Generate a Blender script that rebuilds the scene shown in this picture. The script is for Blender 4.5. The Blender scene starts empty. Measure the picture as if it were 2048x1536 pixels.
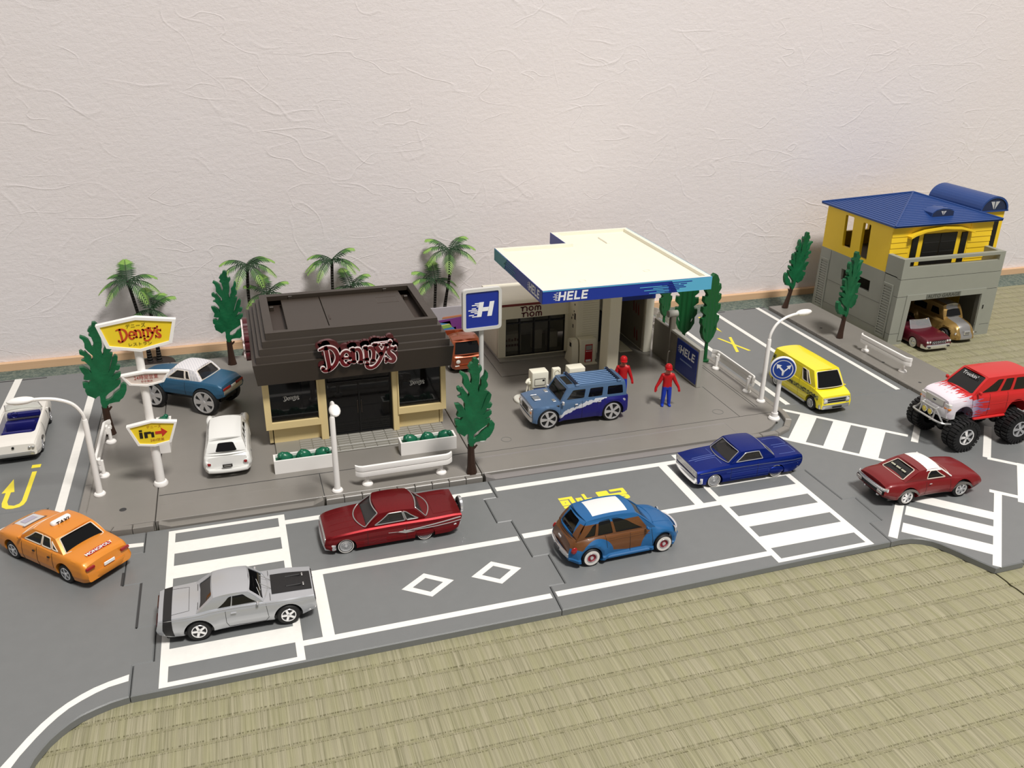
import bpy, bmesh, math, random
from mathutils import Vector, Matrix
from mathutils.geometry import tessellate_polygon
random.seed(7)
# Everything is laid out in toy units (1 unit = 6.25 mm) and brought to metres at the very end.
S = 0.00625
PI = math.pi
scene = bpy.context.scene
COL = scene.collection

# ---------------------------------------------------------------- camera, world, lamp, exposure
cam_d = bpy.data.cameras.new('camera'); cam = bpy.data.objects.new('camera', cam_d); COL.objects.link(cam)
cam_d.sensor_width = 36.0; cam_d.lens = 1750 / 2048 * 36.0
cam_d.clip_start = 0.01; cam_d.clip_end = 50
RX = (0.952402, -0.30452, 0.014042); UP = (0.111852, 0.391931, 0.91317); FW = (0.283582, 0.868135, -0.407337)
cam.matrix_world = Matrix(((RX[0], UP[0], -FW[0], 0), (RX[1], UP[1], -FW[1], 0), (RX[2], UP[2], -FW[2], 48 * S), (0, 0, 0, 1)))
scene.camera = cam
w = bpy.data.worlds.new('room_light'); scene.world = w; w.use_nodes = True
w.node_tree.nodes['Background'].inputs[0].default_value = (1.0, 0.985, 0.98, 1)
w.node_tree.nodes['Background'].inputs[1].default_value = 0.25
lamp_d = bpy.data.lights.new('ceiling_lamp', 'AREA'); lamp_d.shape = 'DISK'; lamp_d.size = 0.5; lamp_d.energy = 68.0
lamp_d.color = (1.0, 0.965, 0.92)
lamp = bpy.data.objects.new('ceiling_lamp', lamp_d); COL.objects.link(lamp)
lamp.location = Vector((85, -85, 340)) * S
scene.view_settings.view_transform = 'Standard'; scene.view_settings.look = 'None'
scene.view_settings.exposure = 0.0; scene.view_settings.gamma = 1.0
scene.view_settings.use_curve_mapping = False
KEEP = {cam, lamp}

# ---------------------------------------------------------------- materials
def lin(c):
    def f(v):
        v /= 255.0
        return v / 12.92 if v <= 0.04045 else ((v + 0.055) / 1.055) ** 2.4
    return (f(c[0]), f(c[1]), f(c[2]), 1.0)
MATS = {}
class N:                                   # shader arithmetic: wraps a socket so that masks can be written as formulas
    def __init__(s, nt, sock): s.nt, s.s = nt, sock
    def _op(s, op, *o):
        n = s.nt.nodes.new('ShaderNodeMath'); n.operation = op
        for i, v in enumerate((s,) + o):
            if isinstance(v, N): s.nt.links.new(v.s, n.inputs[i])
            else: n.inputs[i].default_value = float(v)
        return N(s.nt, n.outputs[0])
    def __add__(s, o): return s._op('ADD', o)
    __radd__ = __add__
    def __sub__(s, o): return s._op('SUBTRACT', o)
    def __rsub__(s, o): return (s * -1) + o
    def __mul__(s, o): return s._op('MULTIPLY', o)
    __rmul__ = __mul__
    def __truediv__(s, o): return s._op('DIVIDE', o)
    def lt(s, o): return s._op('LESS_THAN', o)
    def gt(s, o): return s._op('GREATER_THAN', o)
    def mx(s, o): return s._op('MAXIMUM', o)
    def mn(s, o): return s._op('MINIMUM', o)
    def ab(s): return s._op('ABSOLUTE')
    def sin(s): return s._op('SINE')
    def pw(s, o): return s._op('POWER', o)
    def fr(s): return s._op('FRACT')
    def sq(s): return s._op('SQRT')
    def fl(s): return s._op('FLOOR')
    def cl(s): return s._op('MINIMUM', 1.0)._op('MAXIMUM', 0.0)
def coords(nt):
    tc = nt.nodes.new('ShaderNodeTexCoord'); sp = nt.nodes.new('ShaderNodeSeparateXYZ')
    nt.links.new(tc.outputs['Object'], sp.inputs[0])
    return [N(nt, sp.outputs[i]) * (1 / S) for i in range(3)]
def comb(nt, x, y, z):
    c = nt.nodes.new('ShaderNodeCombineXYZ')
    for i, v in enumerate((x, y, z)):
        if isinstance(v, N): nt.links.new(v.s, c.inputs[i])
        else: c.inputs[i].default_value = v
    return c.outputs[0]
def noise(nt, x, y, z, scale=1.0, detail=2.0, rough=0.5, dist=0.0):
    n = nt.nodes.new('ShaderNodeTexNoise'); n.inputs['Scale'].default_value = scale; n.inputs['Detail'].default_value = detail
    n.inputs['Roughness'].default_value = rough; n.inputs['Distortion'].default_value = dist
    nt.links.new(comb(nt, x, y, z), n.inputs['Vector'])
    return N(nt, n.outputs[0])
def mixc(nt, f, a, b):
    m = nt.nodes.new('ShaderNodeMix'); m.data_type = 'RGBA'
    for i, v in ((0, f), (6, a), (7, b)):
        if isinstance(v, N): nt.links.new(v.s, m.inputs[i])
        elif isinstance(v, bpy.types.NodeSocket): nt.links.new(v, m.inputs[i])
        else: m.inputs[i].default_value = v
    return m.outputs[2]
def mat(name, c=(200, 200, 200), rough=0.45, metal=0.0, spec=0.5, coat=0.0, trans=0.0, vary=0.0, vscale=1.0, flake=0.0, colfn=None, bumpfn=None, bump=0.3, bdist=0.05, ior=1.45):
    if name in MATS: return MATS[name]
    m = bpy.data.materials.new(name); m.use_nodes = True; MATS[name] = m
    nt = m.node_tree; b = nt.nodes['Principled BSDF']
    b.inputs['Base Color'].default_value = lin(c); b.inputs['Roughness'].default_value = rough; b.inputs['Metallic'].default_value = metal
    b.inputs['Specular IOR Level'].default_value = spec; b.inputs['Coat Weight'].default_value = coat; b.inputs['Coat Roughness'].default_value = 0.06
    b.inputs['Transmission Weight'].default_value = trans; b.inputs['IOR'].default_value = ior
    m.diffuse_color = lin(c)
    if colfn:
        x, y, z = coords(nt); nt.links.new(colfn(nt, x, y, z), b.inputs['Base Color'])
    elif vary or flake:
        x, y, z = coords(nt)
        f = noise(nt, x, y, z, vscale if vary else 9.0, 3.0)
        k = vary if vary else flake
        d = lin(c); lo = tuple(v * (1 - k) for v in d[:3]) + (1,); hi = tuple(min(1, v * (1 + k)) for v in d[:3]) + (1,)
        nt.links.new(mixc(nt, f, lo, hi), b.inputs['Base Color'])
    if bumpfn:
        x, y, z = coords(nt); bn = nt.nodes.new('ShaderNodeBump'); bn.inputs['Strength'].default_value = bump; bn.inputs['Distance'].default_value = bdist * S
        nt.links.new(bumpfn(nt, x, y, z).s, bn.inputs['Height']); nt.links.new(bn.outputs[0], b.inputs['Normal'])
    return m
def glassmat(name, tint, alpha, rough=0.04):
    """Thin window plastic: tinted see-through pane with a clear gloss."""
    if name in MATS: return MATS[name]
    m = bpy.data.materials.new(name); m.use_nodes = True; MATS[name] = m; nt = m.node_tree
    b = nt.nodes['Principled BSDF']; b.inputs['Base Color'].default_value = lin(tint); b.inputs['Roughness'].default_value = rough
    b.inputs['Specular IOR Level'].default_value = 0.5; b.inputs['Alpha'].default_value = alpha
    return m

# ---------------------------------------------------------------- mesh builder
class B:
    def __init__(s): s.v, s.f, s.m, s.mats = [], [], [], []
    def mi(s, m):
        if m is None: return 0
        if m not in s.mats: s.mats.append(m)
        return s.mats.index(m)
    def add(s, vs, fs, m=None, T=None):
        k = len(s.v); s.v += [tuple(T @ Vector(q)) if T else tuple(q) for q in vs]; i = s.mi(m)
        for f in fs: s.f.append(tuple(a + k for a in f)); s.m.append(i)
        return s
    def box(s, x0, x1, y0, y1, z0, z1, m=None, bv=0.0, T=None, seg=1):
        if x0 > x1: x0, x1 = x1, x0
        if y0 > y1: y0, y1 = y1, y0
        if z0 > z1: z0, z1 = z1, z0
        vs = [(x, y, z) for x in (x0, x1) for y in (y0, y1) for z in (z0, z1)]
        fs = [(0, 1, 3, 2), (4, 6, 7, 5), (0, 4, 5, 1), (2, 3, 7, 6), (0, 2, 6, 4), (1, 5, 7, 3)]
        if bv <= 0: return s.add(vs, fs, m, T)
        bv = min(bv, 0.45 * min(x1 - x0, y1 - y0, z1 - z0))
        bm = bmesh.new(); V_ = [bm.verts.new(q) for q in vs]
        for f in fs: bm.faces.new([V_[i] for i in f])
        bmesh.ops.bevel(bm, geom=list(bm.edges), offset=bv, segments=seg, profile=0.5, affect='EDGES')
        return s.bm(bm, m, T)
    def bm(s, bm, m=None, T=None):
        bm.verts.index_update()
        s.add([v.co[:] for v in bm.verts], [[v.index for v in f.verts] for f in bm.faces], m, T); bm.free(); return s
    def prism(s, poly, d0, d1, plane='xy', m=None, T=None, bv=0.0, holes=()):
        """Extrude a 2D outline (with holes) between depths d0 and d1 along the normal of `plane`."""
        def P(a, b, d): return {'xy': (a, b, d), 'xz': (a, d, b), 'yz': (d, a, b)}[plane]
        loops = [list(poly)] + [list(h) for h in holes]
        if bv > 0 and not holes:
            bm = bmesh.new(); lo = [bm.verts.new(P(a, b, d0)) for a, b in poly]; hi = [bm.verts.new(P(a, b, d1)) for a, b in poly]; n = len(poly)
            bm.faces.new(lo); top = bm.faces.new(hi)
            for i in range(n): bm.faces.new((lo[i], lo[(i + 1) % n], hi[(i + 1) % n], hi[i]))
            bmesh.ops.recalc_face_normals(bm, faces=list(bm.faces))
            bmesh.ops.bevel(bm, geom=list(top.edges), offset=bv, segments=1, profile=0.5, affect='EDGES')
            bmesh.ops.triangulate(bm, faces=[f for f in bm.faces if len(f.verts) > 4])
            return s.bm(bm, m, T)
        flat = [q for l in loops for q in l]; n = len(flat)
        tris = tessellate_polygon([[Vector((a, b, 0)) for a, b in l] for l in loops])
        vs = [P(a, b, d0) for a, b in flat] + [P(a, b, d1) for a, b in flat]; fs = []
        for t in tris: fs.append(tuple(t)); fs.append(tuple(i + n for i in reversed(t)))
        k = 0
        for l in loops:
            L = len(l)
            for i in range(L): fs.append((k + i, k + (i + 1) % L, k + (i + 1) % L + n, k + i + n))
            k += L
        return s.add(vs, fs, m, T)
    def lathe(s, prof, m=None, n=20, T=None, axis='z', cap=False):
        vs = []; fs = []; k = len(prof)
        for i in range(n):
            a = 2 * PI * i / n
            for r, z in prof:
                x, y = r * math.cos(a), r * math.sin(a)
                vs.append((x, y, z) if axis == 'z' else (x, z, y) if axis == 'y' else (z, x, y))
        for i in range(n):
            j = (i + 1) % n
            for q in range(k - 1): fs.append((i * k + q, j * k + q, j * k + q + 1, i * k + q + 1))
        if cap and prof[0][0] > 1e-6: fs.append(tuple(i * k for i in reversed(range(n))))
        if cap and prof[-1][0] > 1e-6: fs.append(tuple(i * k + k - 1 for i in range(n)))
        return s.add(vs, fs, m, T)
    def tube(s, pts, r, m=None, n=8, T=None, caps=True):
        pts = [Vector(q) for q in pts]; R = r if isinstance(r, (list, tuple)) else [r] * len(pts); vs = []; fs = []; up = None
        for i, q in enumerate(pts):
            d = (pts[min(i + 1, len(pts) - 1)] - pts[max(i - 1, 0)]).normalized()
            if up is None: up = Vector((0, 0, 1)) if abs(d.z) < 0.9 else Vector((1, 0, 0))
            a = d.cross(up)
            if a.length < 1e-4: a = d.cross(Vector((0, 1, 0)))
            a.normalize(); b = a.cross(d).normalized(); up = b
            for j in range(n):
                t = 2 * PI * j / n + PI / n; vs.append(q + (a * math.cos(t) + b * math.sin(t)) * R[i])
        for i in range(len(pts) - 1):
            for j in range(n): fs.append((i * n + j, i * n + (j + 1) % n, (i + 1) * n + (j + 1) % n, (i + 1) * n + j))
        if caps: fs.append(tuple(reversed(range(n)))); fs.append(tuple((len(pts) - 1) * n + j for j in range(n)))
        return s.add(vs, fs, m, T)
    def cyl(s, p0, p1, r0, r1=None, m=None, n=16, T=None): return s.tube([p0, p1], [r0, r0 if r1 is None else r1], m, n, T)
    def ball(s, c, r, m=None, n=12, T=None, sq=(1, 1, 1)):
        prof = [(math.cos(a) * 1.0, math.sin(a)) for a in [(-PI / 2 + PI * i / (n // 2 + 2)) for i in range(n // 2 + 3)]]
        M_ = Matrix.Translation(c) @ Matrix.Diagonal((r * sq[0], r * sq[1], r * sq[2], 1))
        return s.lathe([(max(q[0], 0), q[1]) for q in prof], m, n, (T @ M_) if T else M_)
    def ribbon(s, stroke, d0, d1, frame, m=None, grow=0.0, k=1.0):
        """Pen stroke [(a, b, width)] drawn on the plane frame = (origin, xdir, ydir, normal); d0..d1 thickness."""
        O, X, Y, Nn = [Vector(q) for q in frame]
        P = [(a * k, b * k, w * k) for a, b, w in stroke]
        if len(P) > 2: P = smooth3(P, 5)
        L = []; R = []
        for i in range(len(P)):
            a = P[max(i - 1, 0)]; b = P[min(i + 1, len(P) - 1)]; dx, dy = b[0] - a[0], b[1] - a[1]; l = math.hypot(dx, dy) or 1
            nx, ny = -dy / l, dx / l; h = P[i][2] / 2 + grow
            L.append((P[i][0] + nx * h, P[i][1] + ny * h)); R.append((P[i][0] - nx * h, P[i][1] - ny * h))
        n = len(P)
        def q3(a, b, d): return O + X * a + Y * b + Nn * d
        vs = [q3(*q, d1) for q in L] + [q3(*q, d1) for q in R] + [q3(*q, d0) for q in L] + [q3(*q, d0) for q in R]; fs = []
        for i in range(n - 1):
            fs += [(i, i + 1, n + i + 1, n + i), (2 * n + i, 2 * n + i + 1, i + 1, i), (n + i, n + i + 1, 3 * n + i + 1, 3 * n + i)]
        fs += [(0, n, 3 * n, 2 * n), (n - 1, 3 * n - 1, 4 * n - 1, 2 * n - 1)]
        s.add(vs, fs, m)
        for e in (0, n - 1):                                            # round ends
            h = P[e][2] / 2 + grow; c = [(P[e][0] + h * math.cos(t * PI / 5), P[e][1] + h * math.sin(t * PI / 5)) for t in range(10)]
            vv = [q3(*q, d1) for q in c] + [q3(*q, d0) for q in c]
            s.add(vv, [tuple(range(10))] + [(i, (i + 1) % 10, (i + 1) % 10 + 10, i + 10) for i in range(10)], m)
        return s
def smooth3(P, k):
    out = []
    for i in range(len(P) - 1):
        p0, p1, p2, p3 = P[max(i - 1, 0)], P[i], P[i + 1], P[min(i + 2, len(P) - 1)]
        for j in range(k):
            t = j / k
            out.append(tuple(0.5 * ((2 * b) + (-a + c) * t + (2 * a - 5 * b + 4 * c - d) * t * t + (-a + 3 * b - 3 * c + d) * t ** 3) for a, b, c, d in zip(p0, p1, p2, p3)))
    return out + [P[-1]]
def mesh(b, name, m=None, ang=35):
    me = bpy.data.meshes.new(name); me.from_pydata(b.v, [], b.f)
    ms = b.mats if b.mats else [m]
    for q in ms: me.materials.append(q)
    if len(ms) > 1:
        for p, i in zip(me.polygons, b.m): p.material_index = i
    bm = bmesh.new(); bm.from_mesh(me); bmesh.ops.recalc_face_normals(bm, faces=list(bm.faces)); bm.to_mesh(me); bm.free()
    if ang > 0:
        for p in me.polygons: p.use_smooth = True
        me.set_sharp_from_angle(angle=math.radians(ang))
    return me
def obj(name, b, m=None, parent=None, ang=35, loc=None, rz=None):
    me = b if isinstance(b, bpy.types.Mesh) else mesh(b, name, m, ang)
    o = bpy.data.objects.new(name, me); COL.objects.link(o); o.parent = parent
    if loc: o.location = loc
    if rz is not None: o.rotation_euler = (0, 0, rz)
    return o
def tag(o, label, cat, group=None, kind=None):
    if label: o['label'] = label
    if cat: o['category'] = cat
    if group: o['group'] = group
    if kind: o['kind'] = kind
    return o
def thing(name, label, cat, loc=(0, 0, 0), rz=0.0, group=None):
    o = bpy.data.objects.new(name, None); COL.objects.link(o); o.empty_display_size = 0.01
    o.location = loc; o.rotation_euler = (0, 0, rz)
    return tag(o, label, cat, group)
def dup(root, loc, rz, label=None):
    r = root.copy(); COL.objects.link(r); r.location = loc; r.rotation_euler = (root.rotation_euler[0], root.rotation_euler[1], rz)
    if label: r['label'] = label
    def rec(a, b):
        for ch in list(a.children):
            c = ch.copy(); COL.objects.link(c); c.parent = b; rec(ch, c)
    rec(root, r)
    return r
def text(b, body, size, frame, d=0.02, m=None, bold=0.0, align='CENTER', d0=0.0, sx=1.0):
    """Lettering as thin raised shapes on the plane frame = (origin, xdir, ydir, normal)."""
    cu = bpy.data.curves.new('lettering', 'FONT'); cu.body = body; cu.size = size; cu.align_x = align; cu.align_y = 'CENTER'; cu.offset = bold; cu.resolution_u = 3
    o = bpy.data.objects.new('lettering', cu); COL.objects.link(o); dg = bpy.context.evaluated_depsgraph_get()
    me = bpy.data.meshes.new_from_object(o.evaluated_get(dg)); bpy.data.objects.remove(o); bpy.data.curves.remove(cu)
    O, X, Y, Nn = [Vector(q) for q in frame]
    vs = [O + X * v.co.x * sx + Y * v.co.y + Nn * (d0 + d) for v in me.vertices]; b.add(vs, [list(p.vertices) for p in me.polygons], m)
    bpy.data.meshes.remove(me); return b
def rpoly(pts, r, n=4):
    out = []; L = len(pts); rr = r if isinstance(r, (list, tuple)) else [r] * L
    for i in range(L):
        p = Vector(pts[i]).to_2d(); a = Vector(pts[i - 1]).to_2d() - p; c = Vector(pts[(i + 1) % L]).to_2d() - p
        q = min(rr[i], 0.49 * a.length, 0.49 * c.length)
        if q <= 1e-5: out.append(tuple(p)); continue
        a.normalize(); c.normalize(); A = p + a * q; C = p + c * q
        for j in range(n + 1):
            t = j / n; out.append(tuple(A * (1 - t) ** 2 + p * 2 * t * (1 - t) + C * t * t))
    return out
def interp(tab, x):
    if x <= tab[0][0]: return tab[0][1]
    for (a, p), (b, q) in zip(tab, tab[1:]):
        if x <= b: return p + (q - p) * (x - a) / (b - a)
    return tab[-1][1]
def sinterp(tab, x):                                    # monotone cubic
    n = len(tab)
    if x <= tab[0][0]: return tab[0][1]
    if x >= tab[-1][0]: return tab[-1][1]
    d = [(tab[i + 1][1] - tab[i][1]) / (tab[i + 1][0] - tab[i][0]) for i in range(n - 1)]
    t = [d[0]] + [0 if d[i - 1] * d[i] <= 0 else 2 * d[i - 1] * d[i] / (d[i - 1] + d[i]) for i in range(1, n - 1)] + [d[-1]]
    for i in range(n - 1):
        if x <= tab[i + 1][0]:
            h = tab[i + 1][0] - tab[i][0]; u = (x - tab[i][0]) / h
            return (2*u**3-3*u**2+1)*tab[i][1] + (u**3-2*u**2+u)*h*t[i] + (-2*u**3+3*u**2)*tab[i+1][1] + (u**3-u**2)*h*t[i+1]
# ---------------------------------------------------------------- common materials
WHITE = mat('white_plastic', (243, 240, 236), 0.38)
CREAMW = mat('cream_white_plastic', (240, 236, 218), 0.45, vary=0.03, vscale=0.4)
BLACK = mat('black_plastic', (18, 18, 19), 0.4)
DARK = mat('dark_rubber', (24, 24, 25), 0.6)
CHROME = mat('chrome', (236, 236, 238), 0.16, metal=0.8)
SILVER = mat('silver_paint', (196, 196, 194), 0.3, metal=0.7)
PAINTW = mat('white_road_paint', (236, 234, 228), 0.5, vary=0.05, vscale=2.0)
PAINTY = mat('yellow_road_paint', (243, 224, 66), 0.5)
ASPH = mat('grey_road_plastic', (117, 119, 119), 0.36, vary=0.05, vscale=0.8, bumpfn=lambda nt, x, y, z: noise(nt, x, y, z, 14.0, 2.0), bump=0.12)
ASPHSIDE = mat('grey_plate_edge', (112, 112, 109), 0.45)
WALK = mat('warm_grey_plastic', (131, 127, 121), 0.33, vary=0.05, vscale=0.5, bumpfn=lambda nt, x, y, z: noise(nt, x, y, z, 12.0, 2.0), bump=0.08)
WALK2 = mat('lilac_reflection_grey', (133, 129, 127), 0.27, vary=0.04, vscale=0.5)  # station ramp grey, its purplish reflection tinted into the base colour
GROOVE = mat('groove_shadow_gap', (58, 58, 58), 0.7)

# ---------------------------------------------------------------- the room: wall, trim, tatami floor
def wall_bump(nt, x, y, z):
    g = noise(nt, x, y, z, 1.5, 6.0, 0.75) * 1.8 + noise(nt, x * .45, y, z * 1.5, 1.0, 4.0, 0.65, 0.8) * 1.1
    out = g
    for i, (sx, sz, sc, c) in enumerate(((.8, 1.3, .07, .5), (1.2, .9, .085, .47), (.6, 1.6, .1, .53), (1.4, 1.1, .06, .5), (.9, 1.7, .12, .5))):      # long paper fibres
        n_ = noise(nt, x * sx + 31.0 * i, y, z * sz + 17.0 * i, sc, 1.6, 0.45)
        ln = ((n_ - c).ab() * -120 + 1).cl(); mk = ((noise(nt, x + 50.0 * i, y + 7, z, .13, 1.0) - .5) * 7).cl()
        out = out + ln * mk * 0.7
    return out
WALLM = mat('washi_wallpaper', (222, 212, 207), 0.85, spec=0.2, bumpfn=wall_bump, bump=0.42, bdist=0.1,
            colfn=lambda nt, x, y, z: mixc(nt, noise(nt, x, y, z, 0.035, 2.0), lin((235, 230, 232)), lin((232, 223, 222))))
b = B().box(-190, 290, 127.5, 131, -4, 170)
tag(obj('wall_back', b, WALLM), None, None, kind='structure')
WOOD = mat('pale_cedar', (226, 188, 150), 0.5, colfn=lambda nt, x, y, z: mixc(nt, noise(nt, x * 0.05, y * 3, z * 6, 2.0, 3.0), lin((232, 196, 160)), lin((212, 170, 130))))
tag(obj('baseboard_back', B().box(-190, 290, 126.75, 127.5, -0.75, 0.55, bv=0.06), WOOD), None, None, kind='structure')

TP = 2.1                                                                      # pitch of the rush weave
def tat_col(nt, x, y, z):
    row = (y / TP).fl(); ph = (y / TP).fr()
    strand = noise(nt, x * 5.5, row * 1.7 + ph * 0.12, 3.0, 1.0, 3.0, 0.65)
    fine = noise(nt, x * 17.0, row * 2.3 + ph * 0.3, 1.0, 1.0, 2.0, 0.6)
    broad = noise(nt, x * 1.3, row * 0.9, 7.0, 1.0, 2.0)
    base = mixc(nt, ((strand - 0.3) * 2.3).cl(), lin((112, 110, 82)), lin((166, 160, 134)))
    base = mixc(nt, ((fine - 0.4) * 3.0).cl() * 0.6, base, lin((174, 168, 144)))
    base = mixc(nt, ((broad - 0.42) * 4).cl() * 0.45, base, lin((148, 146, 108)))
    d = (ph - 0.5).ab() * 2.0; d2 = (d - 0.82).ab()                            # two rows of stitches beside each groove
    tick = noise(nt, x * 15.0, row * 5.1 + ph.gt(.5) * 2.7, 5.0, 1.0, 1.5)
    k = (d2 * -11 + 1).cl() * ((tick - 0.45) * 8).cl() * 0.9
    k2 = ((d - 0.86) * 7).cl() * 0.3
    return mixc(nt, k2, mixc(nt, k, base, lin((70, 66, 38))), lin((104, 100, 66)))
def tat_bump(nt, x, y, z):
    return noise(nt, x * 9.0, y * 0.12, 3.0, 1.0, 2.0, 0.6) * 1.0
TATAMI = mat('woven_rush', (180, 174, 134), 0.62, spec=0.3, colfn=tat_col, bumpfn=tat_bump, bump=0.6, bdist=0.12)
HERI = mat('green_brocade_border', (92, 104, 96), 0.8, colfn=lambda nt, x, y, z: mixc(nt, ((noise(nt, x, y, z, 2.6, 3.0, 0.7) - 0.4) * 4).cl(), lin((78, 92, 86)), lin((122, 130, 118))),
           bumpfn=lambda nt, x, y, z: noise(nt, x, y, z, 7.0, 2.0), bump=0.4)
floor = tag(obj('floor', B().box(-190, 290, -70, 127, -4, -1.3), mat('floor_boards', (120, 110, 90), 0.7)), None, None, kind='structure')
def tatami(x0, x1, y0, y1):
    rows = int((y1 - y0) / 2.1 * 6); vs = []; fs = []
    def zz(y): t = abs((y / 2.1) % 1.0 - 0.5) * 2.0; return -0.65 - 0.13 * max(0.0, t - 0.55) ** 1.3 * 2.2
    for i in range(rows + 1):
        y = y0 + (y1 - y0) * i / rows; vs += [(x0, y, zz(y)), (x1, y, zz(y))]
    for i in range(rows): fs.append((2 * i, 2 * i + 1, 2 * i + 3, 2 * i + 2))
    k = len(vs); vs += [(x0, y0, -1.3), (x1, y0, -1.3), (x0, y1, -1.3), (x1, y1, -1.3)]
    fs += [(0, k, k + 1, 1), (2 * rows, 2 * rows + 1, k + 3, k + 2)]
    fs += [tuple([2 * i for i in range(rows + 1)] + [k + 2, k]), tuple([2 * i + 1 for i in range(rows + 1)] + [k + 3, k + 1])]
    return B().add(vs, fs)
obj('tatami_mat', tatami(-190, 63.9, -70, 123.9), TATAMI, floor, 50)
obj('tatami_mat', tatami(64.1, 290, -70, 121.3), TATAMI, floor, 50)
obj('cloth_border', B().box(-190, 63.9, 123.2, 126.9, -1.3, -0.58, bv=0.06), HERI, floor)
obj('cloth_border', B().box(64.1, 290, 121.0, 126.9, -1.3, -0.58, bv=0.06), HERI, floor)

# ---------------------------------------------------------------- road plates (jigsaw pieces of a toy road)
def plate(name, label, poly, z0=-0.64, z1=0.0, m=None, bv=0.09, cat='road tile'):
    o = obj(name, B().prism(poly, z0, z1, 'xy', bv=bv), m or ASPH, ang=30); return tag(o, label, cat)
PZ = [0]
def paint(par, poly, m=None, holes=(), name='marking', z=0.0):
    PZ[0] = (PZ[0] + 1) % 9; z += PZ[0] * 0.0016
    return obj(name, B().prism(poly, z - 0.02, z + 0.014, 'xy', holes=holes), m or PAINTW, par, ang=0)
def rect(x0, x1, y0, y1): return [(x0, y0), (x1, y0), (x1, y1), (x0, y1)]
G = 0.035
def sh(pl, d): return [(x + d, y) for x, y in pl]
seamL = [(-11.2, 55.9), (-11.2, 59.35), (-9.7, 59.4), (-9.7, 63.9), (-11.25, 63.9), (-11.25, 70.2), (-12.75, 70.2), (-12.75, 75.05), (-11.3, 75.05), (-11.3, 78.6)]
seamM = [(23.1, 56.0), (23.25, 59.45), (24.7, 59.45), (24.75, 64.05), (23.2, 64.05), (23.15, 70.5), (21.7, 70.5), (21.7, 75.1), (23.1, 75.1), (23.1, 78.6)]
seamR = [(57.4, 56.5), (57.6, 59.95), (59.1, 59.95), (59.3, 64.4), (57.75, 64.5), (57.65, 71.0), (56.2, 71.0), (56.2, 75.5), (57.6, 75.5), (57.6, 78.6)]
roadA = plate('road_plate', 'grey road plate with crosswalk and two white diamonds in front of diner', sh(seamL, G) + [(23.1 - G, 78.6)] + sh(seamM, -G)[::-1][1:] + [(0, 55.95)])
roadB = plate('road_plate', 'grey road plate with yellow 50 marking and striped crosswalk at one end', sh(seamM, G) + sh(seamR, -G)[::-1])
# left crossing plate with rounded outer corner
arcL = [(-11.2 - G, 55.9), (-12.38, 55.7), (-13.4, 55.35), (-14.36, 54.92), (-15.05, 54.4), (-15.64, 53.8), (-16.2, 53.1), (-16.59, 52.4), (-16.95, 51.6), (-17.14, 50.85), (-17.2, 49), (-17.2, 38)]
crossL = plate('road_plate', 'grey corner road plate with a curved white edge line under the orange taxi',
               sh(seamL, -G)[:1] + arcL[1:] + [(-36, 38), (-36, 86.0), (-21, 86.0), (-21.0, 84.5), (-17.9, 84.5), (-17.9, 78.6), (-11.3 - G, 78.6)] + sh(seamL, -G)[::-1][1:-1])
roadL = plate('road_plate', 'grey road plate with yellow u-turn arrow under the white convertible', [(-36, 86.07), (-20.93, 86.07), (-20.93, 84.57), (-17.95, 84.57), (-17.95, 122.0), (-36, 122.0)])
roadR = plate('road_plate', 'grey road plate with yellow cross marking under the yellow van', rect(63.4, 84.4, 86.2, 121.2))
arcR = [(57.4 + G, 56.5), (58.6, 56.55), (59.74, 56.39), (60.6, 56.0), (61.34, 55.41), (61.8, 54.75), (62.11, 54.03), (62.5, 53.2), (62.8, 52.39), (63.3, 51.2), (63.85, 50.07), (67.2, 50.1), (67.2, 50.4), (100, 50.4)]
crossR = plate('road_plate', 'grey junction plate with slanted crosswalks under the monster truck', arcR + [(100, 82.0), (90.5, 82.0), (84.4, 86.13), (57.6 + G, 86.13), (57.6 + G, 78.6)] + sh(seamR, G)[::-1][1:-1])
# --- white and yellow paint
def ladder(par, x0, x1, y0, y1, bars):
    holes = []
    ys = [(y0 + 0.5, bars[0])] + list(zip(bars[1::2], bars[2::2] + [y1 - 0.5]))
    for a, c in ys: holes.append(rect(x0 + 0.62, x1 - 0.62, a, c))
    paint(par, rect(x0, x1, y0, y1), None, holes, 'crosswalk')
ladder(roadA, -9.2, 1.65, 56.1, 78.0, [58.4, 60.45, 62.4, 64.3, 66.2, 68.1, 70.03, 72.0, 74.0, 75.9])
ladder(roadB, 44.85, 55.5, 56.6, 78.2, [58.85, 60.85, 62.7, 64.65, 66.5, 68.6, 70.5, 72.4, 74.3, 76.2])
paint(roadA, rect(1.65, 22.9, 57.75, 58.4)); paint(roadB, rect(23.4, 44.85, 57.8, 58.5))
paint(roadA, rect(1.65, 22.9, 66.9, 67.65)); paint(roadB, rect(23.4, 44.85, 67.1, 67.9))
paint(roadA, rect(1.65, 22.9, 76.1, 76.85)); paint(roadB, rect(23.4, 44.85, 76.25, 77.0))
paint(roadA, rect(3.23, 4.2, 58.4, 66.9), name='stop_line'); paint(roadB, rect(42.3, 43.3, 67.9, 76.3), name='stop_line')
for cx in (12.92, 19.27):
    def dm(a, b_): return [(cx - a, 62.68), (cx, 62.68 - b_), (cx + a, 62.68), (cx, 62.68 + b_)]
    paint(roadA, dm(2.36, 1.74), None, [dm(1.38, 1.05)], 'diamond')
def yel(par, poly, holes=(), name='yellow_marking'): return paint(par, poly, PAINTY, holes, name)
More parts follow.
